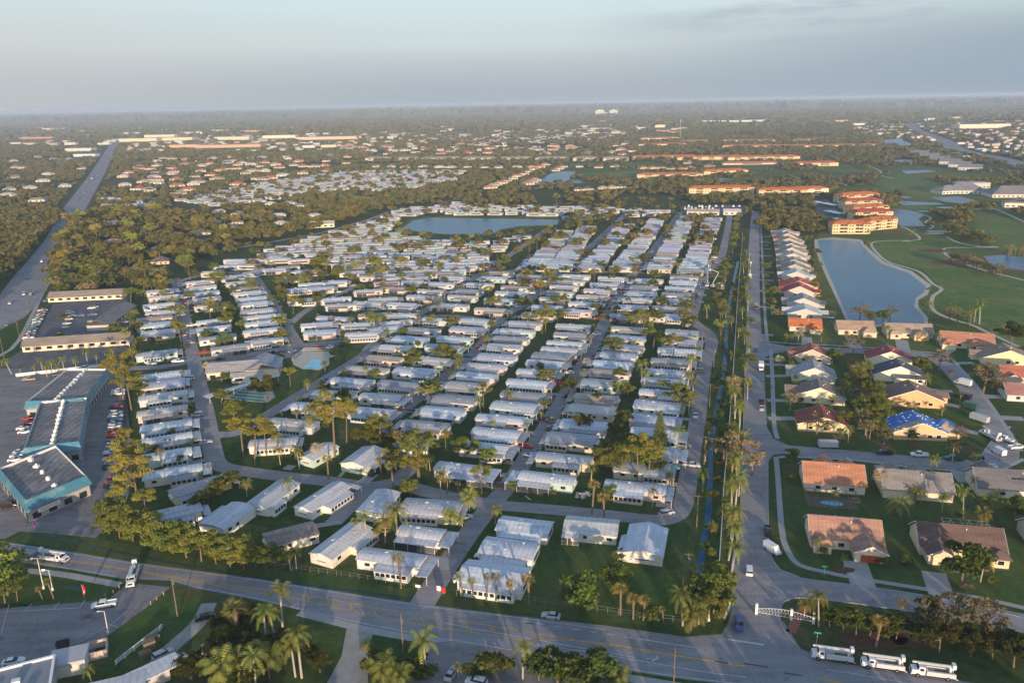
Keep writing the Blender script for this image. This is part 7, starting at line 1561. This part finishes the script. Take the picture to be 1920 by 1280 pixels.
def wall(name, L, h, w, mat, label, cat, z0=0, posts=None, group=None):
    P = smooth(pxs(L)) if len(L) > 2 else pxs(L); cx, cy = P[0]; o = empty(name, cx, cy, 0, label, cat, group); m = MB(); A_ = offset(P, -w/2); B_ = offset(P, w/2)
    for i in range(len(P)-1): m.zprism([(A_[i][0]-cx, A_[i][1]-cy), (A_[i+1][0]-cx, A_[i+1][1]-cy), (B_[i+1][0]-cx, B_[i+1][1]-cy), (B_[i][0]-cx, B_[i][1]-cy)], z0, h)
    m.build('panel', mat, o)
    if posts:
        n = 0; q = MB()
        for i in range(len(P)-1):
            a, b = Vector(P[i]), Vector(P[i+1]); L_ = (b-a).length; k = 0
            while k*posts < L_: p = a+(b-a)*(k*posts/L_); q.box(p.x-cx-.07, p.x-cx+.07, p.y-cy-.07, p.y-cy+.07, 0, h+.1); k += 1
        q.build('posts', mat, o)
wall('boundary_wall', [(1345, 1105), (1352, 1005), (1357, 915), (1366, 815), (1370, 760), (1377, 660), (1383, 560), (1388, 500), (1392, 440)], 1.9, .2, M['trim'], 'long pale wall between the canal and the boulevard palms', 'wall')
wall('boundary_wall', [(246, 545), (245, 590), (243, 650)], 1.8, .2, M['trim'], 'pale wall right of the motel', 'wall'); wall('boundary_wall', [(30, 706), (120, 696), (218, 685)], 1.5, .2, M['trim'], 'long white low wall behind the far shop block', 'wall')
wall('boundary_wall', [(236, 740), (234, 820), (226, 885)], 1.8, .12, M['screen'], 'dark fence behind the parked row of cars', 'fence')
M['mesh'] = simple('fence_wire', (.2, .2, .19), .8, .1)
def rail(L, h, label, mat, n=3, r_=.05, sp=2.6):
    P = pxs(L); cx, cy = P[0]; o = empty('fence', cx, cy, 0, label, 'fence'); m = MB(); q = MB()
    for i in range(len(P)-1):
        a, b = Vector(P[i]), Vector(P[i+1]); k = 0; L_ = (b-a).length
        for j in range(n): z = h*(j+1)/n; m.tube((a.x-cx, a.y-cy, z), (b.x-cx, b.y-cy, z), r_, r_, 4)
        while k*sp < L_: p = a+(b-a)*(k*sp/L_); q.box(p.x-cx-r_*1.3, p.x-cx+r_*1.3, p.y-cy-r_*1.3, p.y-cy+r_*1.3, 0, h+.08); k += 1
    m.build('rails', mat, o); q.build('posts', mat, o)
rail([(218, 1246), (305, 1178)], 1.3, 'white three-rail fence on the near left lawn', M['white'], 3, .07); rail([(856, 1116), (985, 1128), (1100, 1143), (1200, 1158), (1285, 1168)], 1.7, 'wire fence along the lawn beside the main road', M['mesh'], 2, .035); rail([(500, 1062), (640, 1080), (780, 1103)], 1.6, 'wire fence behind the roadside ditch', M['mesh'], 2, .03); rail([(1286, 1168), (1280, 1090), (1300, 1080), (1345, 1087)], 1.7, 'wire fence round the corner of the lawn', M['mesh'], 2, .03)
# entrance gate
x, y = at(1418, 1150); o = empty('entrance_gate', x, y, R(-12), 'white barrier gate arching across the boulevard entrance', 'gate'); g_ = MB()
GX = [0, 5, 12, 18]; ax_, ay_ = at(1418, 1150); bx_, by_ = at(1525, 1168); LL = math.dist((ax_, ay_), (bx_, by_)); o.rotation_euler = (0, 0, math.atan2(by_-ay_, bx_-ax_))
for i in range(18):
    t = i/18; t2_ = (i+1)/18; z = lambda q: 1.5+.9*math.sin(math.pi*q)
    g_.tube((t*LL, 0, z(t)), (t2_*LL, 0, z(t2_)), .055, .055, 5); g_.tube((t*LL, 0, .5), (t2_*LL, 0, .5), .05, .05, 5); g_.tube((t*LL, 0, .5), (t*LL, 0, z(t)), .03, .03, 4); g_.tube((t*LL, 0, .5), (t2_*LL, 0, z(t2_)), .025, .025, 4)
g_.build('gate_leaf', M['white'], o)
for X in (0, 8, LL): MB().box(X-.3, X+.3, -.3, .3, 0, 2.9).build('pillar', M['white'], o)
x, y = at(1402, 1135); o = empty('entrance_sign', *at(1363, 1150), R(60), 'white curved entrance wall left of the boulevard', 'wall'); MB().box(-2.2, 2.2, -.15, .15, 0, 1.5).build('panel', M['white'], o); MB().box(-2.4, -2.1, -.2, .2, 0, 1.9).build('pillar', M['trim'], o); MB().box(2.1, 2.4, -.2, .2, 0, 1.9).build('pillar', M['trim'], o)
# signs
def sign(px, py, h, w, sh, col, label, yaw=-15, txt=None, name='sign', two=False):
    x, y = at(px, py); o = empty(name, x, y, R(yaw), label, 'sign'); MB().tube((0, 0, 0), (0, 0, h), .05).build('post', M['trim'], o); MB().box(-w/2, w/2, -.05, -.0, h-sh, h).build('board', M[col], o)
    if txt: t = text(txt, sh*.6, M['white']); t.parent = o; t.location = (0, -.09, h-sh/2); t.rotation_euler = (R(90), 0, 0)
sign(823, 1110, 1.9, 1.1, 1.4, 'white', 'white notice board at the park entrance'); sign(832, 1113, 1.9, 1.1, 1.5, 'red', 'red and white notice board at the park entrance'); sign(784, 1105, 1.5, 1.4, .8, 'trim', 'small pale sign left of the park entrance'); sign(1531, 1205, 3.0, 1.6, .4, 'green', 'small street name sign above the parked trucks'); sign(1545, 1078, 2.8, 1.3, .35, 'green', 'small green street name sign on the corner lawn')
sign(97, 560, 6, 5.5, 4, 'wood', 'brown billboard seen from behind near the motel', 120); sign(52, 628, 6, 5, 4.2, 'wood', 'brown billboard seen from behind by the motel row', 120)
def feather(px, py, col, label):
    x, y = at(px, py); o = empty('feather_flag', x, y, R(-10), label, 'flag', 'feather flags'); MB().tube((0, 0, 0), (0, 0, 3.9), .03).build('pole', M['trim'], o); MB().prism([(0, 1.0), (.55, 1.2), (.75, 2.4), (.6, 3.4), (.15, 3.9), (0, 3.8)], -.02, .02).build('flag', M[col], o); MB().prism([(.15, 1.6), (.45, 1.7), (.45, 2.1), (.15, 2.0)], -.03, .03).build('flag_patch', M['white'], o)
feather(65, 996, 'pink', 'pink feather flag at the edge of the shop car park'); feather(158, 1120, 'red', 'red and white feather flag beside the parking bays')
for k, (x_, y_) in enumerate([(198, 1119), (213, 1113), (224, 1103), (283, 1133), (294, 1124), (307, 1115)]): x, y = at(x_, y_); tag(MB().tube((x, y, 0), (x, y, 1.1), .09, .09, 8).build('bollard', M['yellow_line']), f'yellow bollard at the car park mouth, {ORD[k] if k else "first"} of six', 'bollard', 'yellow bollards')
# shop sign on the near blue block
sb_ = [o for o in bpy.data.objects if o.get('label') == 'nearest blue-trimmed shop block with an orange shop sign'][0]
a_, b_2 = at(50, 951, 5), at(166, 902, 5); an = math.atan2(b_2[1]-a_[1], b_2[0]-a_[0]); mid = (a_[0]+(b_2[0]-a_[0])*.28, a_[1]+(b_2[1]-a_[1])*.28)
fr = Vector((math.sin(an), -math.cos(an), 0)); sg = MB().box(-3.4, 3.4, -.1, .1, 2.7, 4.0).build('sign_board', M['trim'], sb_); sg.location = (mid[0]+fr.x*1.9-sb_.location.x, mid[1]+fr.y*1.9-sb_.location.y, 0); sg.rotation_euler = (0, 0, an)
t = text('FRESH SUBS', 1.1, M['orange']); t.parent = sg; t.location = (0, -.14, 3.35); t.rotation_euler = (R(90), 0, 0)
# ---- near left corner: flat building, bin enclosure, sheds, stacked timber
o = block('building', -35, 1342, 24, 27, 15, 4.2, (.5, .47, .42), (.24, .26, .29), 'flat grey-roofed building in the bottom left corner', 'building', 'flat')
p_ = MB(); p_.box(-13.8, 13.8, 7.2, 7.8, 4.71, 5.2); p_.box(13.3, 13.8, -7.8, 7.2, 4.71, 5.2); p_.build('parapet', M['white'], o)
for k, (u, v) in enumerate([(-6, 2), (2, -3), (5, -5), (9, -4), (1, 4), (7, 1)]): MB().box(u-.8, u+.8, v-.6, v+.6, 4.71, 5.8).build('roof_unit', M['trim'], o)
o = block('shed', 133, 1253, 18, 7, 5.4, 3.2, (.62, .58, .52), (.45, .45, .47), 'small pale shed beside the bin enclosure', 'shed', 'flat', win=False)
x, y = at(167, 1228); o = empty('bin_enclosure', x, y, R(24), 'roofless beige wall enclosure for bins by the lawn', 'enclosure'); 
for bx in ((-4, 4, -2.4, -2.1), (-4, 4, 2.1, 2.4), (-4.003, -3.7, -2.098, 2.098), (3.7, 4.003, -2.098, 2.098)): pass
m_ = MB(); m_.box(-4, 4, -2.4, -2.15, 0, 2.0); m_.box(-4, 4, 2.15, 2.4, 0, 2.0); m_.box(3.75, 4, -2.149, 2.149, 0, 1.997); m_.box(-1.2, -1, -2.149, 2.149, 0, 1.997); w_ = m_.build('wall', M['siding'], o); w_.color = (.55, .44, .38, 1)
for k, (a, b, c_) in enumerate([(119, 1212, 'green'), (150, 1220, 'screen')]): x, y = at(a, b); o = empty('dumpster', x, y, R(22), ['dark green dumpster left of the bin enclosure', 'dark bin inside the left half of the enclosure'][k], 'dumpster', 'dumpsters'); MB().prism([(-1.2, .2), (1.2, .2), (1.4, 1.4), (-1.4, 1.4)], -.8, .8).build('body', M['screen'], o); MB().box(-1.42, 1.42, -.84, .84, 1.4, 1.48).build('lid', M['rubber'], o)
for k, (a, b, n_) in enumerate([(281, 1215, 4), (272, 1227, 2), (288, 1202, 3)]):
    x, y = at(a, b); o = empty('timber_stack', x, y, R(35+k*8), f'stack of brown timber by the white rail fence, {["tallest", "nearest", "farthest"][k]}', 'timber stack', 'timber stacks')
    for q in range(n_): MB().box(-1.3, 1.3, -.9, .9, q*.55, q*.55+.5).build('bundle', M['wood'], o)
for h_ in HB[-1:]: big(*h_)
x, y = at(275, 1258, 3); o = empty('shed', x, y, R(42), 'long shed with a white flat roof in the bottom left', 'shed'); a = MB().box(-7, 7, -2.6, 2.6, 2.7, 2.9).build('roof', M['metal_roof'], o); a.color = (.72, .72, .74, 1); w_ = MB().box(-6.5, 4, -2.2, 2.2, 0, 2.7).build('wall', M['siding'], o); w_.color = (.5, .48, .44, 1)
x, y = at(215, 1290, 3); o = empty('shed', x, y, R(20), 'pale flat roof cut by the bottom edge', 'shed'); a = MB().box(-6, 6, -4, 4, 2.7, 2.95).build('roof', M['metal_roof'], o); a.color = (.6, .6, .62, 1); w_ = MB().box(-5.6, 5.6, -3.6, 3.6, 0, 2.7).build('wall', M['siding'], o); w_.color = (.5, .48, .44, 1)
# green shutters, teal awnings of some homes
for o in [o for o in bpy.data.objects if o.get('label', '').endswith('green shutters and a parked car')]: MB().box(-7.06, -7.02, -3.2, 1.8, .9, 2.4).build('shutter', M['court'], o)
# radio mast
x, y = at(1275, 262); o = empty('radio_mast', x, y, 0, 'tall thin radio mast above the far condos', 'mast'); m_ = MB()
for a, b in ((-1, -1), (1, -1), (0, 1.2)): m_.tube((a*1.5, b*1.5, 0), (a*.5, b*.5, 62), .16, .1, 4)
for k in range(14): z_ = k*4.4; s_ = 1.5-z_/62; m_.tube((-s_, -s_, z_), (s_, -s_, z_+4), .1, .1, 4)
m_.build('lattice', M['trim'], o); MB().box(-1.5, 1.5, -1.5, 1.5, 57, 59).build('antenna_ring', M['trim'], o)
# ---- storm debris
dn = [0]
def debris(px, py, s, label):
    x, y = at(px, py); o = empty('debris_pile', x, y, rnd.uniform(0, 6), label, 'debris pile', 'storm debris piles'); m = MB()
    for _ in range(26):
        m.T = Matrix.Translation((rnd.uniform(-3, 3)*s, rnd.uniform(-2, 2)*s, rnd.uniform(.1, .9)))@Matrix.Rotation(rnd.uniform(0, 6), 4, 'Z')@Matrix.Rotation(rnd.uniform(-.5, .5), 4, 'X'); m.tone = rnd.choice([(.7, .7, .7), (.6, .5, .38), (.72, .68, .6), (.4, .2, .12), (.5, .55, .6)]); L_ = rnd.uniform(.5, 1.8); m.box(-L_, L_, -.3, .3, -.04, .04)
    m.build('panels', M['toned'], o); b2 = MB()
    for _ in range(9): a = Vector((rnd.uniform(-3, 3)*s, rnd.uniform(-2, 2)*s, .2)); b2.tube(a, a+Vector((rnd.uniform(-2, 2), rnd.uniform(-2, 2), rnd.uniform(.2, .8))), .07, .04, 4)
    b2.build('boards', M['wood'], o)
DP = [(1060, 578), (1080, 568), (1095, 548), (1112, 590), (1120, 575), (1142, 568), (1150, 552), (1165, 560), (1172, 548), (1190, 582), (1205, 592), (1215, 575), (1225, 602), (1234, 588), (1240, 600), (1250, 606), (1222, 556), (1235, 545), (1180, 600), (1160, 580), (1145, 540), (1100, 530), (1262, 590), (1255, 560)]
for k, (a, b) in enumerate(DP): debris(a, b, rnd.uniform(.8, 1.4), 'heap of torn panels and boards in the storm damaged block')
debris(1860, 880, 1.2, 'heap of roofing scraps at the kerb of the turning circle'); debris(1093, 930, .7, 'clutter of dark things behind the nearest white home')
# ---- people: one continuous skinned figure, posed
def person(px, py, yaw, vest, label):
    x, y = at(px, py); o = empty('person', x, y, R(yaw), label, 'person')
    V = [((0, 0, .95), .15), ((0, 0, 1.2), .16), ((0, 0, 1.42), .15), ((0, 0, 1.52), .06), ((0, .01, 1.66), .11), ((.1, 0, .88), .1), ((.11, .03, .48), .07), ((.12, -.02, .08), .05), ((.12, .12, .04), .05), ((-.1, 0, .88), .1), ((-.12, -.05, .48), .07), ((-.13, -.1, .08), .05), ((-.13, .05, .04), .05), ((.19, 0, 1.4), .06), ((.25, .02, 1.12), .045), ((.22, .2, .95), .035), ((-.19, 0, 1.4), .06), ((-.26, .0, 1.12), .045), ((-.22, .16, .92), .035)]
    Ed = [(0, 1), (1, 2), (2, 3), (3, 4), (0, 5), (5, 6), (6, 7), (7, 8), (0, 9), (9, 10), (10, 11), (11, 12), (2, 13), (13, 14), (14, 15), (2, 16), (16, 17), (17, 18)]
    me = bpy.data.meshes.new('body'); me.from_pydata([v for v, r in V], Ed, []); b = bpy.data.objects.new('body', me); COL.objects.link(b); b.parent = o; b.modifiers.new('skin', 'SKIN'); me.materials.append(M['navy']); 
    for i, (v, r) in enumerate(V): me.skin_vertices[0].data[i].radius = (r, r*.8)
    me.skin_vertices[0].data[0].use_root = True; b.modifiers.new('sub', 'SUBSURF').levels = 1
    MB().tube((0, 0, 1.0), (0, 0, 1.45), .2, .21, 10).build('vest', M[vest], o); MB().tube((0, .0, 1.68), (0, .0, 1.79), .13, .08, 8).build('hair', M['rubber'], o)
M['hivis'] = simple('hi_vis', (.35, .7, .05), .6, .1)
person(1838, 868, 10, 'hivis', 'person in a yellow-green vest beside the black suv'); person(1873, 866, -40, 'hivis', 'person in a yellow-green vest in the turning circle'); person(1892, 806, 90, 'white', 'person in a white top on the pavement above the trucks'); person(1447, 728, 90, 'red', 'person in a red top on the boulevard pavement'); person(316, 681, 0, 'rubber', 'person in dark clothes near the street junction')
# ================================================================ AIR, SUN, SKY, CAMERA
SUN_AZ = math.atan2(-.20, .98)       # direction light travels, clockwise from +Y is positive x
SUN_EL = R(8)
lx, ly = math.sin(SUN_AZ), math.cos(SUN_AZ)
dirv = Vector((lx*math.cos(SUN_EL), ly*math.cos(SUN_EL), -math.sin(SUN_EL)))
sd = bpy.data.lights.new('sun', 'SUN'); sd.energy = 3.2; sd.angle = R(.7); sd.color = (1, .75, .5)
so = bpy.data.objects.new('sun', sd); COL.objects.link(so); so.rotation_euler = dirv.to_track_quat('-Z', 'Y').to_euler()
W = bpy.data.worlds.new('World'); SC.world = W; W.use_nodes = True
nt = W.node_tree; bg = nt.nodes['Background']
sky = nt.nodes.new('ShaderNodeTexSky'); sky.sky_type = 'NISHITA'; sky.sun_disc = False
sky.sun_elevation = SUN_EL; sky.sun_rotation = math.atan2(-lx, -ly)
sky.dust_density = 1.5; sky.air_density = 1.0; sky.ozone_density = 1.0; sky.altitude = 100
tc = nt.nodes.new('ShaderNodeTexCoord')
sp = nt.nodes.new('ShaderNodeSeparateXYZ'); nt.links.new(tc.outputs['Generated'], sp.inputs[0])
# thin cloud sheet high to the right: a band of grey cloud in the real sky
mp = nt.nodes.new('ShaderNodeMapping'); mp.inputs['Scale'].default_value = (1.2, 1.2, 9); nt.links.new(tc.outputs['Generated'], mp.inputs[0])
cn = noise(nt, mp.outputs[0], 2.2, 7, .62)
def mrange(v, a, b):
    m = nt.nodes.new('ShaderNodeMapRange'); m.interpolation_type = 'SMOOTHSTEP'
    m.inputs['From Min'].default_value = a; m.inputs['From Max'].default_value = b; nt.links.new(v, m.inputs['Value']); return m.outputs[0]
def mul(a, b):
    m = nt.nodes.new('ShaderNodeMath'); m.operation = 'MULTIPLY'
    for i, v in enumerate((a, b)):
        if isinstance(v, float): m.inputs[i].default_value = v
        else: nt.links.new(v, m.inputs[i])
    return m.outputs[0]
SKYS = .145
band = ramp(nt, mrange(sp.outputs['Z'], 0.0, .30), [(0, (1.45, 1.64, 1.84)), (.02, (1.55, 1.76, 1.94)), (.12, (2.15, 2.42, 2.45)), (.35, (2.3, 2.78, 2.95)), (1, (2.6, 3.2, 3.7))])
c1 = mix(nt, 'MIX', mrange(sp.outputs['Z'], .55, .22), mix(nt, 'MULTIPLY', 1.0, sky.outputs[0], (.9, 1.0, 1.16)), band)
c1 = mix(nt, 'MIX', mul(mul(mrange(sp.outputs['X'], -.05, -.6), mrange(sp.outputs['Z'], .16, .05)), .5), c1, (2.1, 2.15, 2.08))
bank = mul(mrange(sp.outputs['X'], .02, .62), mrange(sp.outputs['Z'], .115, .055))
c1 = mix(nt, 'MIX', mul(bank, .85), c1, (1.12, 1.38, 1.7))
wis = mul(mul(mul(mrange(cn, .42, .58), mrange(sp.outputs['X'], .05, .35)), mrange(sp.outputs['Z'], .05, .075)), mrange(sp.outputs['Z'], .135, .10))
c2 = mix(nt, 'MIX', mul(wis, .85), c1, (1.42, 1.63, 1.92))
nt.links.new(c2, bg.inputs['Color']); bg.inputs['Strength'].default_value = SKYS
if HAZE:
    hb = MB().box(-29500, 29500, -1400, 41500, -1, 133)
    h = hb.build('haze', None); h['kind'] = 'stuff'
    m = bpy.data.materials.new('haze_air'); m.use_nodes = True; n = m.node_tree; n.nodes.clear()
    o = n.nodes.new('ShaderNodeOutputMaterial'); v = n.nodes.new('ShaderNodeVolumePrincipled')
    v.inputs['Density'].default_value = HAZE; v.inputs['Color'].default_value = (.66, .80, 1, 1); v.inputs['Anisotropy'].default_value = 0.0
    n.links.new(v.outputs[0], o.inputs['Volume']); h.data.materials.append(m)
cd = bpy.data.cameras.new('camera'); co = bpy.data.objects.new('camera', cd); COL.objects.link(co); SC.camera = co
cd.sensor_width = 36; cd.lens = 36*F/1920; cd.clip_start = .5; cd.clip_end = 90000
r0 = Vector((1, 0, 0)); u0 = Vector((0, SP, CP)); f0 = Vector((0, CP, -SP))
RIGHT = CR*r0+(-SR)*u0; UPV = SR*r0+CR*u0
mw = Matrix(((RIGHT.x, UPV.x, -f0.x, 0), (RIGHT.y, UPV.y, -f0.y, 0), (RIGHT.z, UPV.z, -f0.z, H), (0, 0, 0, 1)))
co.matrix_world = mw
SC.view_settings.view_transform = 'Standard'; SC.view_settings.look = 'None'; SC.view_settings.exposure = EXPO; SC.view_settings.gamma = 1
SC.cycles.use_denoising = True; SC.cycles.max_bounces = 5; SC.cycles.diffuse_bounces = 2; SC.cycles.glossy_bounces = 2; SC.cycles.transparent_max_bounces = 4; SC.cycles.volume_bounces = 0
SC.cycles.use_adaptive_sampling = True; SC.cycles.adaptive_threshold = .02
# patterns that no copy ended up using are taken away again
for o in [o for o in COL.objects if o.type == 'EMPTY' and o.parent is None and 'label' not in o]:
    for c in [k for ch in o.children for k in list(ch.children)+[ch]]: bpy.data.objects.remove(c)
    bpy.data.objects.remove(o)
